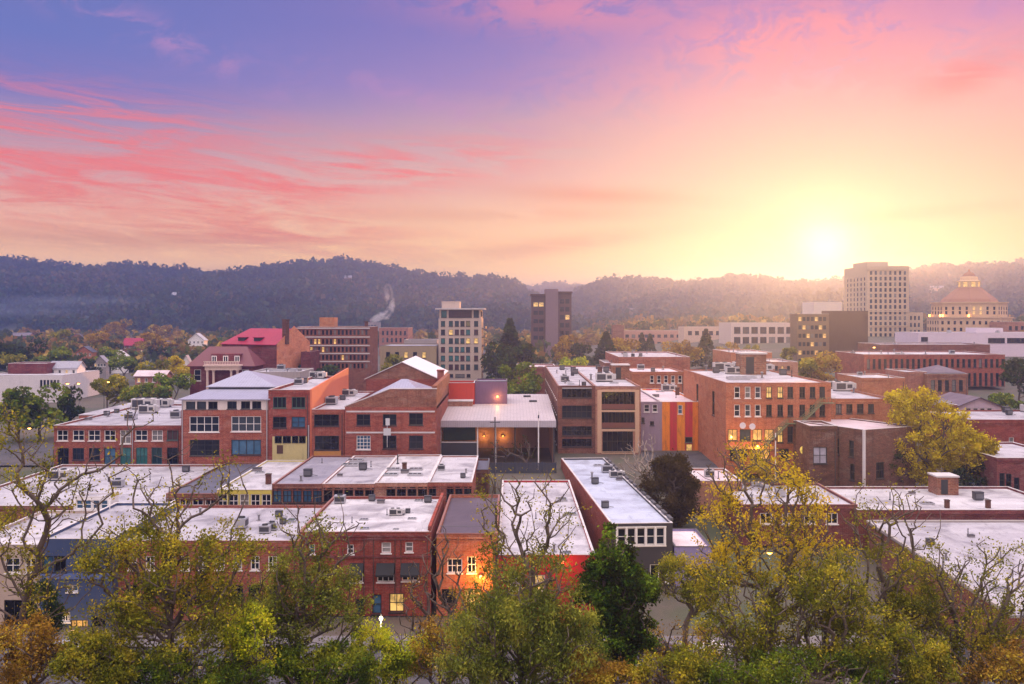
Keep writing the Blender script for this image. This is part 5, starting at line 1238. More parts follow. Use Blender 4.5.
    fb('terrace_tower', 'small brick tower standing at the left end of the terracotta terrace', 'building', 613, 624, 325, 352, 605, 9, BR_BROWN, ROOF_D, COPE_R, (), zb=19)
    fb('pale_terrace', 'cream terrace with a stepped roof between terracotta terrace and parking structure', 'building', 684, 733, 327, 352, 575, 20, painted('cream_terrace', (.56, .42, .34), amt=.2), ROOF_W, COPE_W, [(688 + 7 * k, 331, 692 + 7 * k, 335, 1, 1, DK, GLASS) for k in range(6)], zb=20)
    b = fb('flat_roof_store', 'brick store with broad white roof behind the four storey loggia block', 'building', 619, 690, 357, 392, 300, 44, BR_RED, ROOF_W, COPE_W, [(650 + 8 * k, 372, 654 + 8 * k, 379, 2, 2, WT, GLASS) for k in range(4)], zb=11.5, clutter=8, seed=14)
    b = fb('brick_store', 'lower brick store with a pale roof directly behind the striped building', 'building', 605, 636, 363, 392, 315, 22, BR_BROWN, ROOF_PK, COPE_W, (), zb=11.5, clutter=3, seed=15)
    b = fb('rear_brick_building', 'plain orange brick building behind the striped building and left of the fire escape warehouse', 'building', 632, 684, 372, 400, 272, 24, BR_ORANGE, ROOF_PK, COPE_R, [(650 + 7 * k, 375.5, 654 + 7 * k, 383, 1, 2, WT, GLASS) for k in range(5)], zb=10.2, clutter=5, seed=16)
    b = fb('white_roof_store', 'low store with long white roof just behind the roof of the fire escape warehouse', 'building', 731, 772, 352.5, 375, 330, 30, BR_ORANGE, ROOF_W, COPE_W, (), zb=14, clutter=4, seed=17)
    fb('pink_store', 'low pink fronted store in front of the lit office', 'building', 772, 798, 362, 380, 300, 24, BR_PINK, ROOF_W, COPE_W, [(775 + 6 * k, 366, 778 + 6 * k, 370, 1, 1, DK, LIT if k == 1 else GLASS) for k in range(3)], zb=13, clutter=3, seed=18)
    # long curved-looking arcade, tall windows
    b = fb('arcade_building', 'long brick arcade with a row of tall windows and a cluttered white roof', 'building', 864, 1005, 354.5, 392, 335, 30, BR_RED, ROOF_W, COPE_W,
           [(867 + 5.6 * k, 359, 870 + 5.6 * k, 369 if k < 10 else 367.5, 1, 2, DK, GLASS) for k in range(25)] + [(867 + 5.6 * k, 373, 870 + 5.6 * k, 386, 1, 2, DK, LIT if k == 13 else GLASS_D) for k in range(12, 25)], zb=16, clutter=10, seed=19)
    fb('upper_arcade', 'brown set back upper storey with white roof behind the long arcade', 'building', 880, 990, 344.5, 358, 372, 24, BR_BROWN, ROOF_W, COPE_W, (), zb=19, clutter=6, seed=20)
    b = fb('white_civic_block', 'lilac white modern civic block with wide flat walls in front of the city hall', 'building', 918, 1060, 333, 352, 430, 26, painted('lilac_white', (.66, .56, .64), amt=.1), ROOF_W, COPE_W, [(921, 337, 928, 341.5, 2, 1, DK, GLASS_D), (988, 338, 1005, 343, 4, 1, DK, GLASS_D), (1007, 338, 1030, 343, 5, 1, DK, GLASS_D)], zb=19, clutter=5, seed=22)
    fb('civic_step', 'small white raised box on the lilac white civic block', 'rooftop room', 976, 1003, 328, 334, 436, 10, painted('lilac_white', (.66, .56, .64), amt=.1), ROOF_W, COPE_W, (), zb=Z(333.6, 436))
    fb('mauve_office', 'mauve low office right of the city hall at the frame edge', 'building', 1006, 1070, 322, 345, 520, 20, BR_PINK, ROOF_P, COPE_W, [(1009 + 6 * k, 326, 1012 + 6 * k, 330, 1, 1, DK, GLASS) for k in range(6)], zb=22)
    b = fb('turret_building', 'small brown building with a shallow octagonal roof in front of the long arcade', 'building', 927, 968, 374, 405, 290, 14, BR_BROWN, ROOF_P, COPE_W, [(931 + 7 * k, 380, 935 + 7 * k, 391, 1, 2, DK, GLASS) for k in range(5)], zb=13)
    b.hip(b.lx(930), b.lx(966), .5, 13.5, b.lz(373.5), b.lz(366), ROOF_P, over=.2, name='turret_roof')
    fb('pink_wall_building', 'windowless pink walled building left of the small octagonal roof', 'building', 905.5, 927, 372, 405, 292, 16, BR_PINK, ROOF_W, COPE_W, (), zb=13)
    fb('white_wall_store', 'low store with bright white roof below the left end of the long arcade', 'building', 862, 905, 378, 402, 288, 22, BR_ORANGE, ROOF_W, COPE_W, (), zb=13, clutter=3, seed=24)
    fb('yard_store', 'low brick store between the loggia block and the tin roofed shed, far behind', 'building', 517, 556, 367, 392, 318, 20, BR_BROWN, ROOF_PK, COPE_W, (), zb=11.5, clutter=3, seed=26)

    # left: low white buildings and houses among the trees
    b = fb('white_office', 'long low white office with a dark set back storey at the far left', 'building', -20, 62, 375.5, 400, 330, 30, painted('white_office_wall', (.66, .62, .64), amt=.15), ROOF_W, COPE_W, [(40 + 3.4 * k, 380, 42.4 + 3.4 * k, 387, 1, 1, DK, GLASS) for k in range(6)], zb=10.5)
    bb = fb('office_upper_floor', 'dark brown set back upper floor on the long low white office', 'rooftop room', 8, 46, 363.5, 376, 345, 12, BR_MAROON, ROOF_W, COPE_W, (), zb=Z(374.0, 345) - 1.5)
    hs = [(63, 368, 28, 362, 350, 'white gabled house with grey roof right of the long low white office', WHITE, ROOF_G), (84, 352, 16, 346.5, 520, 'brick house with a steep red brown gable among the left trees', BR_ORANGE, ROOF_D),
          (20, 336, 18, 333, 760, 'long dull purple house at the far left edge of town', BR_PINK, ROOF_P), (132, 345, 18, 338.5, 640, 'wide brick red house in the middle of the left trees', BR_RED, RED_METAL),
          (118, 356, 14, 350.5, 470, 'small pale house with white roof in front of the wide brick red house', WHITE, ROOF_W), (196, 340, 16, 333.5, 560, 'tall white house left of the crimson roof', WHITE, ROOF_W),
          (186, 364, 9, 355.5, 400, 'white steep gabled chapel left of the maroon hall', WHITE, ROOF_W), (150, 376, 30, 372, 330, 'low long pink roofed house behind the round trees left of the maroon hall', BR_PINK, ROOF_PK),
          (166, 347, 12, 341, 600, 'little mauve house in the left trees below a bright hill window', BR_PINK, ROOF_P), (76, 338, 14, 334, 820, 'distant orange house at the foot of the left hill', BR_ORANGE, ROOF_P),
          (100, 362, 12, 356, 430, 'grey roofed cottage between two dark trees at the left', CONC, ROOF_G), (40, 348, 14, 343, 600, 'low purple roofed house above the long low white office', BR_PINK, ROOF_P)]
    for px, py, w, top, Y, lab, wm, rm in hs:
        zb = ground_z(X(px, Y), Y) - .3
        h = Bld('house', lab, 'house', X(px, Y), Y, zb, 0, 'houses among the trees on the left')
        ww = w * Y / F; zt = max(2.4, h.lz(py)); zr = max(zt + 1.5, h.lz(top))
        h.body(-ww / 2, ww / 2, 0, ww * .7, 0, zt, wm, flat=False, front=[(-ww / 2 + ww * (i + .5) / 4 - .5, -ww / 2 + ww * (i + .5) / 4 + .5, zt - 2.0, zt - .7, dict(nu=1, nv=2, fm=WHITE, gm=LIT if (i + int(px)) % 5 == 0 else GLASS)) for i in range(4)])
        ax = 'y' if w < 17 else 'x'
        h.gable_wall(-ww / 2, ww / 2, 0, ww * .7, zt, zr, wm, ax); h.gable(-ww / 2, ww / 2, 0, ww * .7, zt + .03, zr + .03, rm, ax, over=.5)
    # houses on the hillsides
    hill = [(349, 283, 7, 'left', 'small white house high on the left hill above the wide brick office'), (178, 301, 6, 'left', 'bright lone house halfway up the left hill'), (637, 316, 15, 'right', 'wide pale villa on the wooded centre hill'), (583, 325, 10, 'right', 'white house at the left foot of the centre hill'), (936, 293, 16, 'right', 'large pale hotel building on the right hill behind the courthouse'), (655, 322, 9, 'right', 'mauve house below and right of the wide pale villa'), ]
    for px, py, w, key, lab in hill:
        Y0 = RIDGES[key][0]; best = None
        for Y in np.arange(1100, Y0 - 20, 10):
            zz_ = hill_h(key, X(px, Y), Y); e = abs(Z(py, Y) - zz_)
            if best is None or e < best[0]: best = (e, Y, zz_)
        _, Y, zb = best; ww = w * Y / F
        h = Bld('hill_house', lab, 'house', X(px, Y), Y - 14, zb - 1, 0, 'houses on the wooded hills')
        h.body(-ww / 2, ww / 2, 0, 9, 0, 9.5, TAN, flat=False, front=[(-ww / 2 + ww * (i + .5) / 4 - .8, -ww / 2 + ww * (i + .5) / 4 + .8, 5, 7.5, dict(gm=LIT if i == 1 else GLASS, simple=True)) for i in range(4)])
        h.gable_wall(-ww / 2, ww / 2, 0, 9, 9.5, 13, TAN, 'x'); h.gable(-ww / 2, ww / 2, 0, 9, 9.53, 13.03, ROOF_G, 'x', over=.5)
far_town()
# ------------------------------------------------------------------ vegetation
def np_mesh(name, verts, quads, m, tint=None, smooth=False):
    me = bpy.data.meshes.new(name)
    nv, nf = len(verts), len(quads)
    me.vertices.add(nv); me.vertices.foreach_set('co', np.asarray(verts, dtype=np.float32).ravel())
    me.loops.add(nf * 4); me.loops.foreach_set('vertex_index', np.asarray(quads, dtype=np.int32).ravel())
    me.polygons.add(nf); me.polygons.foreach_set('loop_start', np.arange(0, nf * 4, 4, dtype=np.int32))
    me.update(calc_edges=True); me.validate()
    if tint is not None:
        a = me.attributes.new('tint', 'FLOAT', 'FACE'); a.data.foreach_set('value', np.asarray(tint, dtype=np.float32))
    if smooth: me.shade_smooth()
    me.materials.append(m); return me

def grow(base, trunk, pts, rng, bf=0.35, step=0.9, jit=0.12):
    """branch skeleton: each target joins the nearest point of what has grown so far (short paths preferred)"""
    cap = 40000
    P = np.zeros((cap, 3)); L = np.zeros(cap); par = np.full(cap, -1, int); n = 1
    P[0] = base
    for t in trunk:
        a = P[n - 1]; d = np.linalg.norm(t - a); k = max(1, int(d / step))
        for i in range(1, k + 1):
            P[n] = a + (t - a) * i / k + (rng.normal(0, jit * .6, 3) if i < k else 0); par[n] = n - 1; L[n] = L[n - 1] + d / k; n += 1
    top = np.array(trunk[-1]) if len(trunk) else np.array(base)
    order = np.argsort(np.linalg.norm(pts - top, axis=1) + 0.3 * np.linalg.norm(pts - np.array(base), axis=1))
    tips = []
    lo = 1
    for j in order:
        p = pts[j]; dv = p - P[lo:n]
        d = np.linalg.norm(dv, axis=1)
        cost = d + bf * L[lo:n] + 0.9 * np.maximum(0, -dv[:, 2]) + 0.3 * np.maximum(0, d - np.maximum(dv[:, 2], 0) * 2.5)
        i = int(np.argmin(cost)) + lo
        a = P[i].copy(); dist = d[i - lo]; k = max(1, int(round(dist / step)))
        prev = i; sag = dist * 0.10
        for q in range(1, k + 1):
            if n >= cap: break
            t = q / k; pos = a + (p - a) * t
            pos[2] -= sag * math.sin(math.pi * t) * 0.5
            if q < k: pos += rng.normal(0, jit * min(1, dist / 2), 3)
            P[n] = pos; par[n] = prev; L[n] = L[prev] + dist / k; prev = n; n += 1
        tips.append(prev)
    P = P[:n]; par = par[:n]
    cnt = np.zeros(n)
    cnt[tips] += 1
    for i in range(n - 1, 0, -1): cnt[par[i]] += cnt[i]
    return P, par, cnt, np.array(tips)

def branch_mesh(name, P, par, cnt, m, rtip, expo, rmax, ns=5):
    r = np.minimum(rmax, rtip * np.maximum(cnt, 1) ** expo); r[0] = r[1] * 1.35 if len(r) > 1 else r[0]
    e = np.arange(1, len(P)); a = P[par[e]]; b = P[e]; ra = np.minimum(r[par[e]], r[e] * 1.5); rb = r[e]
    d = b - a; ln = np.linalg.norm(d, axis=1, keepdims=True); d = d / np.maximum(ln, 1e-6)
    up = np.where(np.abs(d[:, 2:3]) > .9, np.array([[1., 0, 0]]), np.array([[0, 0, 1.]]))
    u = np.cross(d, up); u /= np.maximum(np.linalg.norm(u, axis=1, keepdims=True), 1e-6); w = np.cross(d, u)
    V = np.zeros((len(e), 2 * ns, 3))
    for k in range(ns):
        t = 2 * math.pi * k / ns; o = u * math.cos(t) + w * math.sin(t)
        V[:, k] = a + o * ra[:, None] - d * rb[:, None] * .3; V[:, ns + k] = b + o * rb[:, None] + d * rb[:, None] * .3
    k = np.arange(ns); q = np.stack([k, (k + 1) % ns, ns + (k + 1) % ns, ns + k], 1)
    Q = (np.arange(len(e))[:, None, None] * 2 * ns + q[None]).reshape(-1, 4)
    return np_mesh(name, V.reshape(-1, 3), Q, m, smooth=True)

def leaf_mesh(name, C, size, m, rng, tint, droop=0.0, wide=0.55):
    n = len(C)
    a = rng.normal(0, 1, (n, 3)); a[:, 2] -= droop; a /= np.linalg.norm(a, axis=1, keepdims=True)
    b = np.cross(a, rng.normal(0, 1, (n, 3))); b /= np.maximum(np.linalg.norm(b, axis=1, keepdims=True), 1e-6)
    s = size * rng.uniform(.45, 1.5, (n, 1)) * .5
    V = np.stack([C - a * s, C - b * s * wide + a * s * .15, C + a * s, C + b * s * wide + a * s * .15], 1)
    return np_mesh(name, V.reshape(-1, 3), np.arange(4 * n).reshape(-1, 4), m, tint)

def tint_for(C, rng, scale=0.5, spread=0.22):
    """natural colour differences from branch to branch and leaf to leaf"""
    o = rng.uniform(0, 50, 3)
    base = 0.5 + 0.75 * np.array([mnoise.noise(Vector(c * scale + o)) for c in C])
    return np.clip(base + rng.normal(0, spread, len(C)), 0, 1)

# colour ranges of foliage
LF_GREEN = leafy('leaves_green', [(0.025, 0.048, 0.008), (0.077, 0.139, 0.013), (0.161, 0.234, 0.020), (0.336, 0.355, 0.028)])
LF_OLIVE = leafy('leaves_olive', [(0.056, 0.071, 0.009), (0.140, 0.163, 0.015), (0.280, 0.270, 0.022), (0.532, 0.426, 0.033)])
LF_WILLOW = leafy('leaves_willow', [(0.049, 0.071, 0.013), (0.119, 0.156, 0.026), (0.224, 0.263, 0.037), (0.420, 0.398, 0.055)])
LF_HOLLY = leafy('leaves_bright_green', [(0.006, 0.014, 0.004), (0.016, 0.040, 0.006), (0.045, 0.105, 0.010), (0.16, 0.25, 0.016)], .2)
LF_YELLOW = leafy('leaves_yellow', [(0.182, 0.170, 0.013), (0.420, 0.341, 0.020), (0.700, 0.511, 0.022), (0.700, 0.511, 0.022)], .4)
LF_GOLD = leafy('leaves_gold', [(0.182, 0.128, 0.009), (0.476, 0.341, 0.011), (0.700, 0.596, 0.013), (0.700, 0.483, 0.017)], .4)
LF_RUST = leafy('leaves_rust', [(0.126, 0.071, 0.017), (0.280, 0.142, 0.028), (0.448, 0.270, 0.033), (0.532, 0.426, 0.044)])
LF_DARK = leafy('leaves_dark', [(0.011, 0.020, 0.007), (0.025, 0.048, 0.012), (0.056, 0.085, 0.015)], .15)
LF_LIME = leafy('leaves_lime', [(0.126, 0.185, 0.013), (0.308, 0.398, 0.020), (0.560, 0.596, 0.022), (0.700, 0.600, 0.033)], .4)

LEAFK, LEAFS = 1.75, 1.26
def tree(label, px, Y, lobes, leaf, seed, leaf_size=.2, per=26, spread=.55, rtip=.028, expo=.48, rmax=.32, trunks=1, lean=0.0, droop=0.0, bark=None, cat='tree', name='tree', split=0.45, group=None, zbase=None, loose=1.0, wide=.55):
    """lobes: (column, row, half-width, half-height, targets, leafiness[, depth shift]) read at distance Y"""
    rng = np.random.default_rng(seed)
    x0 = X(px, Y); z0 = ground_z(x0, Y) - .15 if zbase is None else zbase
    pts = []; lv = []
    for l in lobes:
        cx, cy, rx, rz, n, lf = l[:6]; dy = l[6] if len(l) > 6 else 0.0
        Yl = Y + dy; a = rng.normal(0, 1, (n, 3)); a /= np.linalg.norm(a, axis=1, keepdims=True); a *= rng.uniform(.12, 1, (n, 1)) ** .5
        c = np.array([X(cx, Yl), Yl, Z(cy, Yl)]); sc = np.array([rx * Yl / F, min(rx, rz * 1.2) * Yl / F * .9, rz * Yl / F])
        pts.append(c + a * sc); lv += [lf] * n
    pts = np.concatenate(pts); lv = np.array(lv)
    base = np.array([x0, Y, z0])
    low = pts[:, 2].min(); cen = pts.mean(0)
    th = max(2.0, (pts[:, 2].max() - z0) * split)
    trunk = [base + np.array([lean * th * .4 + rng.normal(0, .15), rng.normal(0, .2), th * .5]), base + np.array([lean * th + (cen[0] - x0) * .3, (cen[1] - Y) * .3, th])]
    root = empty(name, tuple(base)); tag(root, label, cat, group)
    allP = []; k0 = 0
    P, par, cnt, tips = grow(base, trunk, pts, rng)
    if trunks > 1:
        extra = [];
    me = branch_mesh('trunk', P - base, par, cnt, bark or BARK, rtip, expo, rmax); link('trunk', me, root)
    # leaves cling to the last metres of the twigs
    C = []
    off = rng.uniform(0, 90, 3)
    for i, p in enumerate(pts):
        cl = mnoise.noise(Vector((p - base) * .42 + off)) + .5 * mnoise.noise(Vector((p - base) * .95 + off))
        k = rng.poisson(per * lv[i] * LEAFK * min(2.7, max(.01, .7 + 3.8 * cl)))
        if k: C.append(p + rng.normal(0, spread * .72, (k, 3)) * np.array([1, 1, .8]) - np.array([0, 0, droop * .4]) * rng.uniform(0, 1, (k, 1)))
    thin = np.where((cnt <= 3))[0]
    if len(C):
        C = np.concatenate(C)
        cl = leaf_mesh('crown', C - base, leaf_size * LEAFS, leaf, rng, tint_for(C - base, rng), droop, wide)
        link('crown', cl, root)
    return root

NEAR = 'broadleaf trees in front of the street'
def foreground():
    # left edge: tall forked tree, nearly bare, yellow green leaves
    tree('tall forked tree at the left edge with thin yellowing leaves and bare arms reaching right', 14, 84,
         [(30, 470, 34, 50, 60, .6), (15, 560, 34, 60, 60, .8), (70, 500, 46, 44, 60, .45), (110, 450, 30, 26, 18, .12), (140, 412, 22, 18, 8, .1), (6, 430, 14, 30, 24, .5), (60, 580, 40, 40, 50, .55)], LF_OLIVE, 1, .19, 22, .55, rmax=.26, lean=.05)
    tree('brown and yellow bushy tree at the bottom left corner', 20, 80, [(14, 650, 46, 38, 120, 1.0), (50, 662, 30, 22, 60, 1)], LF_RUST, 2, .17, 60, .5, split=.3)
    tree('dark evergreen shrub in front of the blue shop', 44, 112, [(44, 610, 18, 36, 70, 1.0), (50, 632, 14, 14, 25, 1.0)], LF_DARK, 3, .2, 90, .5, cat='shrub', name='evergreen_shrub')
    # big green tree left of centre
    tree('broad leafy olive green tree with two bare forks rising over the long white roof', 172, 82,
         [(150, 560, 66, 52, 190, 1.0), (200, 620, 70, 60, 210, 1.05), (130, 640, 60, 48, 160, 1.05), (225, 560, 40, 44, 90, .75), (165, 500, 40, 34, 46, .28), (210, 478, 46, 40, 36, .2), (150, 478, 30, 26, 14, .05), (105, 560, 24, 40, 60, .9)], LF_OLIVE, 4, .18, 30, .6, rmax=.3, split=.42)
    tree('green leafy tree with a bare forked top before the red shop', 297, 86,
         [(290, 600, 46, 60, 190, 1.0), (330, 610, 40, 56, 130, .9), (262, 640, 40, 50, 130, 1.05), (305, 540, 30, 30, 34, .35), (330, 515, 34, 34, 22, .12), (290, 520, 20, 26, 14, .1), (345, 540, 22, 22, 18, .3)], LF_WILLOW, 5, .17, 40, .55, rmax=.24, split=.5)
    tree('low yellow green tree lit from below near the red shop door', 392, 90, [(385, 662, 40, 34, 150, 1.0), (415, 650, 28, 28, 70, .9), (372, 640, 18, 18, 30, .8)], LF_LIME, 6, .18, 45, .5, split=.3)
    tree('dark twiggy almost leafless tree in front of the black awnings', 440, 98, [(428, 588, 24, 40, 80, .12), (448, 570, 24, 44, 70, .1), (412, 610, 18, 30, 40, .15), (452, 620, 24, 30, 50, .2), (440, 540, 18, 20, 20, .06)], LF_RUST, 7, .15, 14, .4, split=.35, rmax=.18)
    tree('brown leaved twiggy shrub tree between the low yellow green tree and the willow like tree', 445, 88, [(440, 650, 34, 34, 120, .8), (470, 628, 22, 30, 60, .6)], LF_RUST, 8, .15, 26, .45, split=.25)
    # centre willow-like tree
    tree('drooping grey green willow like tree at bottom centre', 520, 80,
         [(520, 620, 70, 52, 230, 1.0), (560, 650, 54, 44, 160, 1.05), (480, 650, 50, 44, 150, 1.05), (540, 580, 34, 34, 80, .7)], LF_WILLOW, 9, .22, 52, .6, droop=1.0, split=.4, wide=.35)
    tree('tall slim bare topped tree with a few yellow leaves before the white roofs at centre', 534, 92,
         [(536, 520, 38, 40, 60, .28), (520, 500, 22, 28, 24, .12), (560, 510, 26, 30, 30, .3), (500, 560, 26, 40, 50, .55), (545, 570, 36, 34, 60, .55), (505, 480, 16, 18, 12, .08), (545, 478, 16, 14, 10, .1)], LF_OLIVE, 10, .17, 26, .5, rmax=.2, split=.62)
    tree('slim bare tree with yellow tufts rising beside the purple roof', 497, 95, [(492, 520, 16, 40, 34, .25), (486, 485, 14, 18, 12, .3), (498, 570, 18, 40, 40, .4)], LF_OLIVE, 11, .17, 26, .45, rmax=.14, split=.6)
    # dark bright holly
    tree('dense glossy dark green tree with bright tips in front of the narrow long building', 612, 90,
         [(612, 562, 24, 26, 90, 1.0), (618, 600, 34, 34, 150, 1.0), (606, 640, 38, 30, 120, 1.0), (636, 634, 22, 34, 70, 1.0), (590, 592, 20, 22, 50, .9), (610, 540, 10, 14, 26, 1), (640, 590, 16, 14, 36, 1)], LF_HOLLY, 12, .24, 60, .42, split=.3, rmax=.22)
    tree('small green tree on the far side of the street beside the lilac shed', 684, 112, [(690, 580, 32, 24, 90, .9), (668, 576, 20, 20, 40, .8), (710, 592, 26, 26, 60, .9)], LF_OLIVE, 13, .2, 40, .55, split=.4)
    tree('rusty yellow thin bush below the lilac shed', 660, 92, [(650, 655, 44, 32, 120, .55), (690, 650, 38, 32, 90, .6), (625, 668, 26, 18, 50, .7)], LF_RUST, 14, .17, 30, .5, split=.25)
    # tall yellow tree right of centre
    tree('tall airy golden yellow tree with dark trunk standing over the street, right of centre', 772, 86,
         [(765, 480, 46, 30, 70, .75), (730, 520, 40, 40, 80, .75), (800, 520, 40, 44, 90, .8), (770, 550, 60, 40, 120, .8), (715, 470, 18, 14, 14, .5), (745, 455, 30, 14, 22, .5), (820, 560, 34, 40, 70, .8), (720, 560, 34, 30, 60, .7)], LF_YELLOW, 15, .19, 18, .55, rmax=.3, split=.45)
    tree('leaning forked dark trunked tree beneath the tall yellow one, olive leaves', 758, 83, [(740, 610, 50, 44, 150, .8), (790, 600, 40, 40, 110, .75), (770, 655, 50, 34, 120, .8), (715, 640, 28, 34, 70, .8)], LF_OLIVE, 16, .18, 24, .5, rmax=.24, split=.3)
    tree('grey green tree filling the gap right of the tall yellow tree', 830, 82, [(830, 590, 40, 44, 130, .9), (850, 640, 54, 44, 170, .95), (810, 640, 34, 40, 90, .9)], LF_OLIVE, 17, .18, 30, .5, split=.35)
    tree('bare forked tree with crooked dark arms against the big white roof', 884, 86,
         [(888, 520, 26, 30, 34, .14), (905, 500, 26, 26, 22, .06), (862, 510, 26, 28, 26, .3), (885, 560, 36, 30, 60, .55), (920, 520, 24, 24, 18, .08), (880, 620, 44, 50, 170, .9), (930, 640, 40, 44, 120, .9), (915, 590, 34, 34, 80, .7)], LF_OLIVE, 18, .18, 34, .5, rmax=.24, split=.5)
    tree('low spreading tree with crooked bare limbs and small rusty leaves at the right edge', 965, 84,
         [(960, 590, 40, 40, 60, .28), (1000, 570, 36, 34, 56, .4), (940, 560, 26, 26, 24, .22), (1010, 620, 36, 44, 80, .5), (975, 655, 54, 36, 150, .9), (1030, 590, 30, 50, 50, .5), (955, 610, 34, 34, 70, .7)], LF_OLIVE, 19, .17, 30, .5, rmax=.22, lean=.05, split=.4)
    tree('rust coloured bush at the bottom right corner', 1012, 80, [(1010, 668, 40, 26, 90, .9), (950, 672, 30, 18, 60, .9)], LF_RUST, 20, .17, 40, .45, split=.25, cat='bush', name='bush')
    tree('deep olive bush at the bottom between green tree and low yellow green tree', 335, 84, [(340, 668, 44, 26, 110, 1.0), (300, 670, 36, 22, 80, 1.0)], LF_GREEN, 21, .18, 50, .45, split=.25, cat='bush', name='bush')
    tree('dim green bush at the bottom below the broad leafy olive tree', 190, 80, [(170, 672, 70, 20, 130, 1.0), (240, 668, 40, 24, 80, 1.0)], LF_GREEN, 22, .18, 50, .45, split=.25, cat='bush', name='bush')
    tree('green bush at the bottom under the leaning forked tree', 800, 79, [(790, 672, 60, 22, 120, 1.0), (860, 672, 50, 22, 110, 1.0), (725, 674, 30, 18, 50, .8)], LF_GREEN, 23, .18, 46, .45, split=.25, cat='bush', name='bush')

    tree('olive bush at the bottom between the dark green tree and the leaning forked tree', 690, 79, [(680, 668, 40, 24, 100, 1.0), (650, 676, 30, 16, 50, .9)], LF_OLIVE, 24, .18, 46, .45, split=.25, cat='bush', name='bush')
    tree('yellow brown bush at the bottom beside the brown corner tree at the left', 95, 79, [(90, 660, 36, 30, 110, 1.0), (120, 672, 34, 18, 60, 1.0)], LF_OLIVE, 25, .18, 46, .45, split=.25, cat='bush', name='bush')
    tree('rusty bush at the bottom below the dense glossy dark green tree', 590, 79, [(590, 672, 40, 20, 90, 1.0), (622, 676, 26, 16, 40, 1.0)], LF_RUST, 26, .18, 46, .45, split=.25, cat='bush', name='bush')
    tree('yellow green sapling at the bottom between the broad olive tree and its right neighbour', 252, 81, [(250, 640, 26, 36, 100, .9), (236, 668, 26, 20, 50, 1.0)], LF_LIME, 27, .17, 36, .45, split=.3)
    tree('olive sapling in front of the bare forked tree at lower right', 905, 79, [(905, 650, 40, 32, 120, .9), (930, 672, 36, 18, 60, 1.0)], LF_OLIVE, 28, .18, 40, .45, split=.3)
    tree('low rusty green tree in front of the lamp lit shop', 470, 98, [(468, 612, 26, 26, 70, .5), (490, 625, 24, 22, 60, .7)], LF_RUST, 29, .17, 30, .45, split=.3)

    # trees standing among the buildings
    tree('big round golden yellow tree behind the long white roof at the right', 930, 186,
         [(930, 432, 46, 34, 190, 1.0), (905, 458, 32, 26, 90, 1.0), (965, 452, 32, 22, 90, 1.0), (915, 405, 28, 18, 70, 1.0), (985, 447, 12, 12, 26, 1.0), (940, 468, 40, 18, 70, .9)], LF_GOLD, 31, .36, 44, .7, rmax=.5, rtip=.04, split=.35)
    tree('dark rounded evergreen filling the alley right of the narrow long building', 673, 165, [(668, 490, 28, 32, 120, 1.0), (684, 500, 20, 26, 80, 1.0), (672, 466, 16, 12, 40, 1.0), (660, 520, 20, 20, 50, 1.0)], leafy('leaves_dark_brown', [(.018, .014, .006), (.045, .03, .01), (.07, .045, .016)], .2), 32, .34, 70, .7, split=.3)
    tree('pale leafless tree in front of the grey purple wall', 648, 190, [(640, 456, 22, 22, 70, 0), (655, 470, 22, 18, 50, 0), (628, 470, 16, 16, 30, 0), (648, 440, 14, 14, 26, 0)], LF_RUST, 33, .3, 1, .5, bark=BARK_P, rtip=.04, split=.3, name='bare_tree')
    tree('red brown twiggy tree in front of the fire escape warehouse', 745, 186, [(745, 455, 22, 18, 70, .12), (765, 450, 18, 18, 40, .15), (728, 452, 12, 14, 26, .1)], LF_RUST, 34, .3, 10, .5, rtip=.04, split=.3, name='bare_tree')
    tree('low orange leaved shrub beside the alley shop', 775, 175, [(772, 470, 22, 8, 50, 1.0)], LF_RUST, 35, .35, 40, .6, cat='shrub', name='shrub', split=.3)
    tree('dark green shrubs under the golden yellow tree', 975, 184, [(975, 474, 26, 14, 70, 1.0), (890, 468, 14, 18, 40, .8)], LF_DARK, 36, .35, 50, .6, cat='shrub', name='shrub', split=.3)
    tree('brown twiggy climber inside the open tin roofed shed', 527, 204, [(525, 448, 14, 12, 46, .2), (500, 450, 14, 12, 40, .1)], LF_DARK, 37, .3, 12, .5, rtip=.035, cat='shrub', name='climbing_plant', split=.3)
    tree('red flowering bush above the purple building', 490, 236, [(489, 392, 8, 6, 30, 1.0)], leafy('leaves_crimson', [(.12, .01, .02), (.3, .02, .04)], .2), 38, .35, 30, .5, cat='shrub', name='shrub', split=.4)
    tree('dark shrub behind the red rear wall', 455, 236, [(456, 394, 9, 5, 30, 1.0)], LF_DARK, 39, .35, 30, .5, cat='shrub', name='shrub', split=.4)
foreground()

# ---- middle distance trees: a few crown shapes, copied
def crown_pts(kind, rng, n):
    if kind == 'cone':
        z = rng.uniform(.08, 1, n) ** 1.15; a = rng.uniform(0, 2 * math.pi, n); r = (1 - z) * .26 * rng.uniform(.35, 1, n) ** .5 + .01
        return np.stack([r * np.cos(a), r * np.sin(a), z], 1)
    k = {'round': 9, 'broad': 12, 'tall': 8}[kind]
    w = {'round': .40, 'broad': .55, 'tall': .28}[kind]
    out = []
    for i in range(k):
        a = rng.uniform(0, 2 * math.pi); zz = rng.uniform(.36, .84); rr = w * rng.uniform(.2, .75) * (1.15 - abs(zz - .55) * 1.2)
        c = np.array([rr * math.cos(a), rr * math.sin(a), zz]); s = rng.uniform(.10, .2)
        v = rng.normal(0, 1, (n // k, 3)); v /= np.linalg.norm(v, axis=1, keepdims=True); v *= rng.uniform(.3, 1, (n // k, 1)) ** .4
        out.append(c + v * s * np.array([1.15, 1.15, .85]))
    return np.concatenate(out)
PT = {}
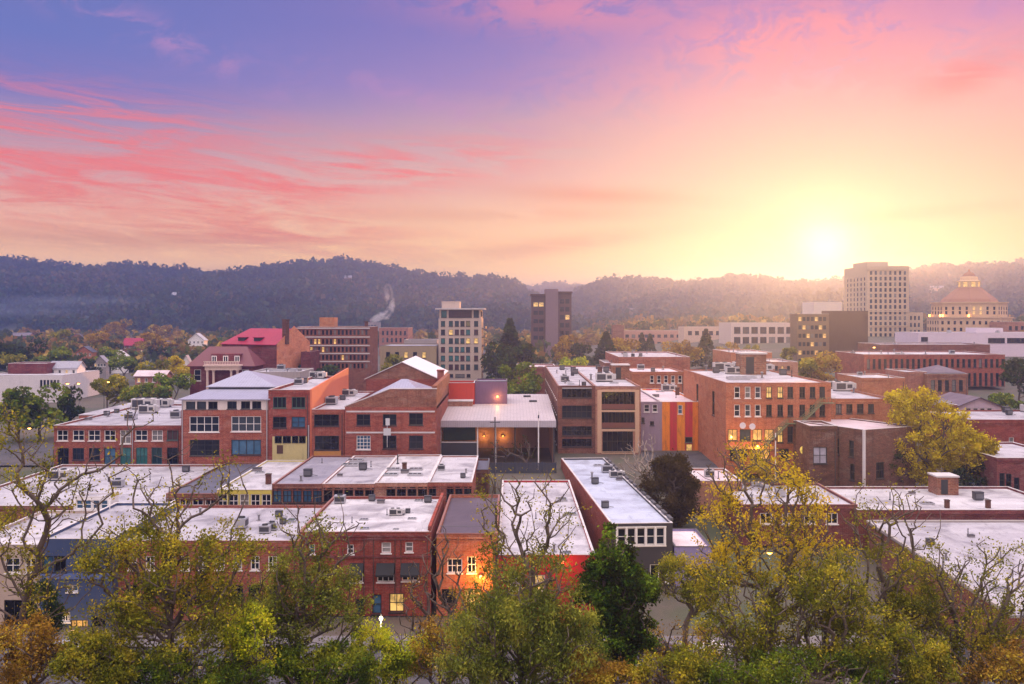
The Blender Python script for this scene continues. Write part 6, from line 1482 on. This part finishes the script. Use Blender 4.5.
def proto_tree(kind, leaf, seed, n=420):
    key = (kind, leaf.name, seed)
    if key in PT: return PT[key]
    rng = np.random.default_rng(seed); P = crown_pts(kind, rng, n * 4)
    tg = P[rng.choice(len(P), 26, replace=False)]
    N, par, cnt, tips = grow(np.zeros(3), [np.array([0, 0, .3])] if kind != 'cone' else [np.array([0, 0, .9])], tg, rng, step=.12, jit=.015)
    tr = branch_mesh('trunk', N, par, cnt, BARK, .004, .5, .03, 4)
    cr = leaf_mesh('crown', P, {'cone': .045}.get(kind, .058), leaf, rng, tint_for(P, rng, 4.0, .2), 0, .8)
    PT[key] = (tr, cr); return PT[key]
def mid_tree(label, px, py_top, Y, h=None, kind='round', leaf=None, seed=1, group=None, wide=1.0, zb=None):
    x = X(px, Y); z = ground_z(x, Y) - .1 if zb is None else zb
    h = max(3.0, Z(py_top, Y) - z) if h is None else h
    tr, cr = proto_tree(kind, leaf, seed)
    r = empty('tree' if kind != 'cone' else 'conifer', (x, Y, z), random.uniform(0, 6)); r.scale = (h * wide, h * wide, h); tag(r, label, 'tree', group)
    link('trunk', tr, r); link('crown', cr, r); return r
def middle_trees():
    spec = [
     ('dark green bushy tree at the left edge beside the long low white office', 18, 384, 236, 'round', LF_GREEN, 1, 1.1), ('mid green tree behind the lavender lot at the left', 40, 380, 240, 'round', LF_GREEN, 2, 1.2),
     ('narrow dark cypress between the two sodium lamps', 71, 385, 250, 'tall', LF_DARK, 1, .8), ('olive brown tree right of the dark cypress', 107, 371, 290, 'round', LF_OLIVE, 3, 1.0),
     ('broad dark green tree behind the loft building', 142, 375, 285, 'broad', LF_GREEN, 4, 1.0), ('wide dark green tree left of the maroon hall', 172, 371, 288, 'broad', LF_GREEN, 5, 1.0),
     ('dark green tree left behind the long low white office', 30, 338, 430, 'round', LF_DARK, 2, 1.1), ('deep green tree above the dark set back upper floor', 8, 338, 440, 'round', LF_DARK, 3, 1.2), ('bushy green tree behind the white gabled house', 52, 340, 420, 'round', LF_GREEN, 6, 1.2),
     ('yellow green tree at the far left beside the dark ones', 12, 350, 400, 'round', LF_OLIVE, 7, 1.1), ('rounded green tree right of the brick gable house', 108, 346, 450, 'round', LF_GREEN, 8, 1.1), ('golden autumn tree left of the maroon hall', 178, 354, 390, 'round', LF_GOLD, 9, 1.0),
     ('wide gold and brown tree in the middle of the left trees', 62, 328, 640, 'broad', LF_OLIVE, 10, 1.0), ('rust coloured tree above the brick red house', 100, 330, 620, 'broad', LF_RUST, 11, 1.1), ('orange brown tree below the hill at left', 150, 331, 600, 'round', LF_RUST, 12, 1.2),
     ('russet tree beside the tall white house', 172, 341, 560, 'round', LF_RUST, 13, 1.2), ('grey brown tree near the left foot of the hill', 118, 318, 880, 'broad', LF_RUST, 14, 1.2), ('faded orange tree under the hill by the mauve house', 160, 322, 860, 'broad', LF_RUST, 15, 1.2),
     ('green tree in front of the brick red house', 124, 352, 410, 'round', LF_GREEN, 16, 1.2), ('olive tree behind the long pink roofed house', 155, 356, 360, 'round', LF_OLIVE, 17, 1.2), ('small dark tree behind the cottage', 92, 353, 420, 'round', LF_DARK, 18, 1.1),
     ('dark green tree at the left of the pale apartment tower foot', 398, 353, 360, 'round', LF_OLIVE, 19, 1.1), ('yellowish tree before the tan building', 412, 357, 350, 'round', LF_OLIVE, 20, 1.0), ('dark little tree before the tan building', 426, 361, 345, 'round', LF_DARK, 21, 1.2), ('dark round tree in front of the wide brown office building', 317, 357, 318, 'round', LF_DARK, 22, 1.3),
     ('tall pointed dark conifer right of the pale apartment tower', 510, 319, 400, 'cone', LF_DARK, 23, 1.5), ('broad dark tree left under the pointed conifer', 499, 336, 380, 'round', LF_DARK, 24, 1.0), ('broad dark tree right under the pointed conifer', 521, 335, 385, 'round', LF_DARK, 25, 1.0),
     ('dark green tree in front of the pale apartment tower right corner', 513, 361, 300, 'broad', LF_GREEN, 26, .9), ('green tree behind the tin roofed shed', 526, 371, 290, 'round', LF_GREEN, 27, 1.0), ('yellow green tree behind the loggia block', 578, 351, 345, 'broad', LF_LIME, 28, .9),
     ('brown autumn tree in front of the dark brown tower', 566, 332, 470, 'round', LF_RUST, 29, 1.0), ('dark low tree at the left foot of the dark brown tower', 538, 352, 420, 'broad', LF_DARK, 30, 1.0), ('dark olive tree right of the dark brown tower', 585, 338, 440, 'broad', LF_DARK, 31, 1.0),
     ('pointed brown conifer, larger of the pair by the yellow green tree', 606, 332, 430, 'cone', LF_DARK, 32, 1.9), ('brown tree behind the flat roof store', 625, 334, 440, 'round', LF_RUST, 33, 1.1), ('slim conifer in front of the terracotta terrace, left of two', 642, 333, 450, 'cone', LF_DARK, 34, 1.3), ('slim conifer in front of the terracotta terrace, right of two', 650, 334, 450, 'cone', LF_DARK, 35, 1.4),
     ('broad brown tree before the cream terrace', 690, 333, 420, 'broad', LF_RUST, 36, .8), ('tall dark conifer before the cream terrace', 706, 329, 425, 'cone', LF_DARK, 37, 1.6), ('round brown tree left of the parking structure', 673, 340, 415, 'round', LF_RUST, 38, 1.0), ('golden brown tree before the parking structure', 730, 339, 410, 'broad', LF_RUST, 39, .9), ('low glowing tree before the parking structure', 752, 343, 420, 'broad', LF_OLIVE, 40, .9), ('olive tree left of the lit office', 788, 345, 395, 'round', LF_OLIVE, 41, 1.0),
     ('dark tree at the right frame edge below the arcade', 1020, 352, 300, 'broad', LF_DARK, 42, .9), ('green hedge tree below the right end of the arcade', 996, 391, 262, 'broad', LF_GREEN, 43, .9), ('golden tree behind the crown of the big golden yellow tree', 905, 386, 225, 'round', LF_GOLD, 44, 1.0),
     ('dark green tree beside the lilac house', 1012, 388, 268, 'broad', LF_GREEN, 45, .9), ('brown tree at the foot of the dark slab', 820, 350, 330, 'round', LF_RUST, 46, 1.2), ('dull green tree at the foot of the lit office', 803, 356, 325, 'round', LF_OLIVE, 47, 1.2)]
    for lab, px, top, Y, kind, leaf, seed, wide in spec: mid_tree(lab, px, top, Y, None, kind, leaf, seed, 'trees among the town buildings', wide)
middle_trees()

# ---- far woods: read as one mass
def woods():
    rng = np.random.default_rng(77)
    # small library of leaf-clump crowns (each a set of random cards in an ellipsoid)
    def lib(n, tall):
        v = rng.normal(0, 1, (n, 3)); v /= np.linalg.norm(v, axis=1, keepdims=True); v *= rng.uniform(.35, 1, (n, 1)) ** .5
        v[:, 2] = v[:, 2] * tall + tall * .9
        return v
    def forest(name, bases, sizes, tints, m, n_cards):
        K = 8; libs = [lib(n_cards, t) for t in rng.uniform(.8, 1.35, K)]
        Cs = []; T = []; SZ = []
        for i, b in enumerate(bases):
            l = libs[rng.integers(K)]; a = rng.uniform(0, 6.28); c, s_ = math.cos(a), math.sin(a)
            p = l @ np.array([[c, s_, 0], [-s_, c, 0], [0, 0, 1]]) * sizes[i] + b
            Cs.append(p); T.append(np.clip(tints[i] + rng.normal(0, .09, len(p)), 0, 1)); SZ.append(np.full((len(p), 1), sizes[i] * .62))
        C = np.concatenate(Cs); T = np.concatenate(T); SZ = np.concatenate(SZ)
        me = leaf_mesh('forest', C, 1.0 * SZ, m, rng, T, 0, .9)
        return tag(link(name, me), kind='stuff')
    hillm = leafy('leaves_hill_wood', [(.008, .018, .012), (.024, .052, .026), (.055, .08, .036), (.11, .095, .04), (.17, .12, .05)], .2)
    for key in RIDGES:
        Y0 = RIDGES[key][0]; foot = 1060 if key != 'far' else 2350
        B = []; Sz = []; T = []
        sp = 17.0 if key != 'far' else 30.0
        xmax = {'left': (-.62 * Y0, .09 * Y0), 'far': (-.1 * Y0, .25 * Y0), 'right': (0.0 * Y0, .62 * Y0)}[key]
        y = foot
        while y < Y0 + 60:
            for x in np.arange(xmax[0], xmax[1], sp):
                xx = x + rng.uniform(-.6, .6) * sp; yy = y + rng.uniform(-.6, .6) * sp
                if abs(xx) > yy * .56: continue
                h = hill_h(key, xx, yy)
                if h < 19: continue
                s = rng.uniform(5.5, 10.5) * (1 if key != 'far' else 1.5)
                n_ = mnoise.noise(Vector((xx * .008, yy * .008, 1.0))) * .5 + .5
                B.append((xx, yy, h - 1.0)); Sz.append(s); lowf = mnoise.noise(Vector((xx * .0035, yy * .0035, 5.0))); T.append(np.clip(.16 + .6 * n_ * rng.uniform(.2, 1.3) + .45 * lowf + (.3 if rng.random() < .14 else 0), 0, 1))
            y += sp * (.9 if y < Y0 - 150 else .55)
        # taller single crowns along the crest
        for x in np.arange(xmax[0], xmax[1], sp * .55):
            yy = Y0 + rng.uniform(-25, 25); xx = x * yy / Y0
            if abs(xx) > yy * .56: continue
            B.append((xx, yy, hill_h(key, xx, yy) + rng.uniform(-2, 5))); Sz.append(rng.uniform(4.0, 8.5)); T.append(rng.uniform(.05, .4))
        print('forest', key, len(B))
        forest('forest', np.array(B), Sz, T, hillm, 34 if key != 'far' else 26)
    # wooded plain between town and hills
    B = []; Sz = []; T = []
    for _ in range(1500):
        yy = rng.uniform(470, 1080) ; xx = rng.uniform(-.56, .56) * yy
        px = 512 + xx / yy * F
        if 560 < px < 1024 and yy < 700: continue
        if 290 < px < 500 and yy < 680: continue
        B.append((xx, yy, ground_z(xx, yy) - .5)); Sz.append(rng.uniform(3.2, 6.0)); T.append(rng.uniform(.05, 1) ** 1.1)
    forest('valley_woods', np.array(B), Sz, T, leafy('leaves_valley_wood', [(.02, .04, .016), (.05, .085, .025), (.12, .11, .03), (.24, .13, .05), (.34, .20, .05), (.38, .28, .05)], .25), 60)
woods()

# ------------------------------------------------------------------ small things
def small_things():
    street_lamp('orange street lamp at the left edge above the lavender lot', X(24, 212), 212, Z(427.5, 212) - ground_z(X(24, 212), 212) - .4, LAMP_O, 900, (1, .45, .08), 'street lamps')
    street_lamp('left of two sodium lamps either side of the dark cypress', X(63, 256), 256, Z(383, 256) - ground_z(X(63, 256), 256) - .4, LAMP_O, 900, (1, .45, .08), 'street lamps')
    street_lamp('right of two sodium lamps either side of the dark cypress', X(74, 258), 258, Z(383, 258) - ground_z(X(74, 258), 258) - .4, LAMP_O, 900, (1, .45, .08), 'street lamps')
    street_lamp('sodium lamp glowing in the olive brown tree', X(104, 280), 280, Z(381.5, 280) - ground_z(X(104, 280), 280) - .4, LAMP_O, 700, (1, .45, .08), 'street lamps')
    street_lamp('lone far street lamp shining among the left trees', X(139, 500), 500, Z(350.5, 500) - ground_z(X(139, 500), 500) - .4, LAMP_W, 500, (1, .7, .3), 'street lamps')
    street_lamp('lamp at the right foot of the pale apartment tower', X(496.5, 330), 330, Z(366, 330) - ground_z(X(496.5, 330), 330) - .4, LAMP_O, 600, (1, .65, .15), 'street lamps')
    street_lamp('lamp in front of the flat roof store', X(622, 295), 295, Z(371, 295) - 11.5 - .4, LAMP_O, 400, (1, .5, .1), 'street lamps')
    street_lamp('amber lamp at the left end of the long arcade', X(869, 330), 330, Z(347, 330) - ground_z(X(869, 330), 330) - .4, LAMP_O, 600, (1, .6, .15), 'street lamps')
    street_lamp('yellow street lamp hidden behind the grey green tree on the near street', X(818, 104), 102.5, Z(592, 102.5) - ground_z(X(818, 104), 102.5), LAMP_O, 3200, (1, .78, .12), 'street lamps')
    street_lamp('orange street lamp within the forked trunks of the tall yellow tree', X(756, 120), 120, Z(554, 120) - 1.0, LAMP_O, 1200, (1, .55, .1), 'street lamps')
    street_lamp('white globe street lamp before the red shop door', X(381, 103), 103, Z(619, 103) - 1.2, LAMP_W, 250, (1, .85, .6), 'street lamps', 'white')
    street_lamp('pale acorn shaped street lamp with a finial at the bottom right of centre', X(740.5, 84), 84, Z(673, 84) - ground_z(X(740.5, 84), 84), plain('opal_glass', (.75, .74, .78), .3), 0, (1, 1, 1), 'street lamps', 'white')
    # utility poles
    for lab, px, y0, Y, h0, cross in (('thin dark utility pole rising in front of the long low white roof', 109.5, 472, 146, 3.5, 0), ('utility pole in front of the tin roofed shed', 495, 417, 176, 6, 1), ('pale utility pole with a bracket in front of the open shed right end', 538.5, 411, 200, 9, 0), ('short pole standing at the yellow fronted shop', 229, 477, 154, 3.5, 0), ('tall white pole in front of the fire escape', 775.5, 433, 188, 9, 0)):
        x = X(px, Y); zt = Z(y0, Y); e = empty('utility_pole', (x, Y, h0)); tag(e, lab, 'pole', 'poles')
        mb = MB(); mb.tube((0, 0, 0), (0, 0, zt - h0), .13, .1, 8); mb.build('pole', WHITE if 'white' in lab or 'pale' in lab else DMETAL, e)
        mb = MB(); mb.box((-.9, -.08, zt - h0 - 1), (.9, .08, zt - h0 - .86)) if cross else mb.box((-.14, -.3, zt - h0 - 1.4), (.14, -.13, zt - h0 - .8)); mb.build('crossarm' if cross else 'box', DMETAL, e)
    # yellow lit round sign
    e = empty('round_sign', (X(802, 189), 189, 9.2)); tag(e, 'round yellow lit sign between the warehouse and the lean-to', 'sign')
    e.location.x = X(804, 189)
    mb = MB(); mb.tube((0, 0, 0), (0, 0, Z(453, 189) - 9.2), .08, n=8); mb.build('pole', DMETAL, e)
    mb = MB(); mb.lathe([(.75, -.1), (.8, 0), (.75, .1)], 18); o = mb.build('disc', glow('yellow_disc', (1, .72, .1), 1.0), e, (0, 0, Z(450, 189) - 9.2)); o.rotation_euler.x = R(90)
    # dark timber fence below the open shed
    Y = 199.0; xa, xb = X(474, Y), X(556, Y); e = empty('timber_fence', ((xa + xb) / 2, Y, 7.4)); tag(e, 'dark blue grey timber fence below the open tin roofed shed', 'fence')
    h = Z(462.5, Y) - 7.4; L = (xb - xa) / 2; fm = plain('dark_timber', (.035, .04, .06), .8, 0, .5)
    mb = MB(); n = 60
    for i in range(n): q = -L + 2 * L * i / n; mb.box((q + .01, 0, 0), (q + 2 * L / n - .02, .06, h - .04 * (i % 3)))
    mb.build('board_panel', fm, e)
    for i in range(7):
        q = -L + 2 * L * i / 6; mb = MB(); mb.box((q - .09, .064, 0), (q + .09, .24, h + .1)); mb.build('post', fm, e)
    # cars
    def car(label, x, y, z, rz, col):
        e = empty('parked_car', (x, y, z), rz); tag(e, label, 'car', 'parked cars')
        prof = [(-2.1, .35), (-2.15, .75), (-1.95, .95), (-1.55, 1.0), (-.95, 1.42), (.55, 1.45), (1.2, 1.0), (1.9, .9), (2.12, .7), (2.1, .35)]
        mb = MB(); n = len(prof)
        for yy, s in ((-.85, 1), (.85, -1)):
            pts = [(a, yy * (.82 if b > 1.1 else 1), b) for a, b in prof]; mb.poly(pts if s < 0 else pts[::-1])
        for i in range(n):
            a, b = prof[i], prof[(i + 1) % n]; ya, yb = .85 * (.82 if a[1] > 1.1 else 1), .85 * (.82 if b[1] > 1.1 else 1)
            mb.poly([(a[0], -ya, a[1]), (b[0], -yb, b[1]), (b[0], yb, b[1]), (a[0], ya, a[1])])
        mb.build('body', plain('car_paint_%d' % int(col[0] * 99), col, .25), e)
        mb = MB()
        for s in (-1, 1): mb.poly([(-1.35, .80 * s, 1.04), (-.9, .715 * s, 1.36), (.5, .715 * s, 1.38), (1.02, .80 * s, 1.04)])
        mb.build('side_glass', GLASS_D, e)
        mb = MB(); mb.poly([(1.16, -.72, 1.05), (1.16, .72, 1.05), (.62, .66, 1.42), (.62, -.66, 1.42)]); mb.poly([(-1.53, .72, 1.05), (-1.53, -.72, 1.05), (-1.0, -.66, 1.41), (-1.0, .66, 1.41)]); mb.build('windscreen', GLASS_D, e)
        for a in (-1.3, 1.3):
            for s in (-1, 1):
                mb = MB(); mb.tube((a, s * .7, .33), (a, s * .9, .33), .33, n=14); w = mb.build('wheel', plain('tyre', (.02, .02, .02), .8), e)
                mb = MB(); mb.tube((a, s * .905, .33), (a, s * .93, .33), .2, n=10); mb.build('rim', METAL, w)
        for s in (-1, 1):
            mb = MB(); mb.box((2.05, s * .6 - .18, .62), (2.16, s * .6 + .18, .78)); mb.build('headlight', WHITE, e)
    car('white car parked below the golden yellow tree', X(979, 187), 187, ground_z(X(979, 187), 187) + .1, R(12), (.7, .7, .72))
    car('silver car parked on the near street in front of the blue shop', X(60, 114), 114.6, 1.06, 0, (.4, .41, .45))
    car('dark car on the near street before the lilac shed', X(655, 115), 114.8, 1.06, R(180), (.05, .05, .08))
    car('pale car on the near street seen through the leaves right of centre', X(712, 114), 114.6, 1.06, 0, (.62, .6, .62))
small_things()

# ------------------------------------------------------------------ steam and haze
def steam():
    m = bpy.data.materials.new('steam'); m.use_nodes = True; t = NT(m.node_tree)
    out = t.new('ShaderNodeOutputMaterial'); pv = t.new('ShaderNodeVolumePrincipled')
    oc = t.new('ShaderNodeTexCoord').outputs['Object']
    n = t.noise(oc, .10, 6, .68, 1.0)
    pv.inputs['Color'].default_value = (.95, .92, .92, 1); t.put(pv.inputs['Density'], t.m('MULTIPLY', t.sstep(n, .40, .66), t.m('MULTIPLY_ADD', t.xyz(t.new('ShaderNodeTexCoord').outputs['Generated'])[2], -.15, .19))); pv.inputs['Anisotropy'].default_value = .3
    t.l.new(pv.outputs[0], out.inputs['Volume'])
    Y = 1000.0
    path = [(370, 321, 1.6), (374, 319.5, 3.2), (380, 317, 4.2), (386, 314.5, 4.6), (390, 311, 4.0), (391, 306, 4.2), (389.5, 300, 4.6), (388.5, 294, 5.0), (388, 288, 4.6), (389, 284, 3)]
    mb = MB(); ring_n = 12
    for i, (px, py, r) in enumerate(path):
        c = (X(px, Y), Y, Z(py, Y)); r = r * Y / F * 1.05
        nx = path[min(i + 1, len(path) - 1)]; pv_ = path[max(i - 1, 0)]
        d = Vector((nx[0] - pv_[0], 0, -(nx[1] - pv_[1]))).normalized(); u = Vector((0, 1, 0)); w = d.cross(u)
        for k in range(ring_n):
            a = 2 * math.pi * k / ring_n; rr = r * (1 + .22 * math.sin(3 * a + i * 2.1))
            mb.v.append(tuple(Vector(c) + (u * math.cos(a) + w * math.sin(a)) * rr))
    for i in range(len(path) - 1):
        for k in range(ring_n):
            mb.f.append((i * ring_n + k, i * ring_n + (k + 1) % ring_n, (i + 1) * ring_n + (k + 1) % ring_n, (i + 1) * ring_n + k)); mb.mi.append(0)
    mb.f.append(tuple(range(ring_n))[::-1]); mb.mi.append(0); L = (len(path) - 1) * ring_n; mb.f.append(tuple(L + k for k in range(ring_n))); mb.mi.append(0)
    tag(mb.build('steam', m), kind='stuff')
    Ys = 1004.0
    b = fbox('boiler_house', 'low pale boiler house where the white steam rises at the foot of the hill', 'building', 366, 379, 322.5, 330, Ys, 14, CONC, ROOF_G, COPE_W, [(368 + 3 * k, 325, 370 + 3 * k, 327.5, 1, 1, DK, GLASS) for k in range(3)], zb=15)
    b.unit('chimney', b.lx(370), 4, 0, 2.2)
steam()
def haze():
    m = bpy.data.materials.new('haze'); m.use_nodes = True; t = NT(m.node_tree)
    out = t.new('ShaderNodeOutputMaterial'); pv = t.new('ShaderNodeVolumePrincipled')
    pv.inputs['Color'].default_value = HAZE['color']; pv.inputs['Density'].default_value = HAZE['density']; pv.inputs['Anisotropy'].default_value = HAZE['aniso']
    t.l.new(pv.outputs[0], out.inputs['Volume'])
    mb = MB(); mb.box((-9200, -300, -3), (9200, 12200, 180)); o = mb.build('haze', m); tag(o, kind='stuff')
    o.visible_shadow = True
haze()
def mist():
    m = bpy.data.materials.new('valley_mist'); m.use_nodes = True; t = NT(m.node_tree)
    out = t.new('ShaderNodeOutputMaterial'); pv = t.new('ShaderNodeVolumePrincipled')
    pv.inputs['Color'].default_value = (.75, .82, 1.0, 1); pv.inputs['Anisotropy'].default_value = .2
    g = t.new('ShaderNodeTexCoord').outputs['Generated']
    d = t.vm('LENGTH', t.vm('MULTIPLY', t.vm('SUBTRACT', g, (.5, .5, .5)), (2, 2, 2)))
    t.put(pv.inputs['Density'], t.m('MULTIPLY', t.sstep(d, 1.0, .1), t.m('MULTIPLY', t.noise(g, 3.0, 3, .6), .0030)))
    t.l.new(pv.outputs[0], out.inputs['Volume'])
    for cx, cy, rx, ry, rz, cz in ((-640, 1170, 210, 110, 13, 46), (-560, 1250, 150, 90, 10, 58)):
        mb = MB(); prof = [(math.cos(a), math.sin(a)) for a in np.linspace(-math.pi / 2 + .05, math.pi / 2 - .05, 10)]
        mb.lathe([(p[0], p[1]) for p in prof], 28); mb.v = [(v[0] * rx, v[1] * ry, v[2] * rz) for v in mb.v]
        tag(mb.build('mist', m, None, (cx, cy, cz)), kind='stuff')
mist()
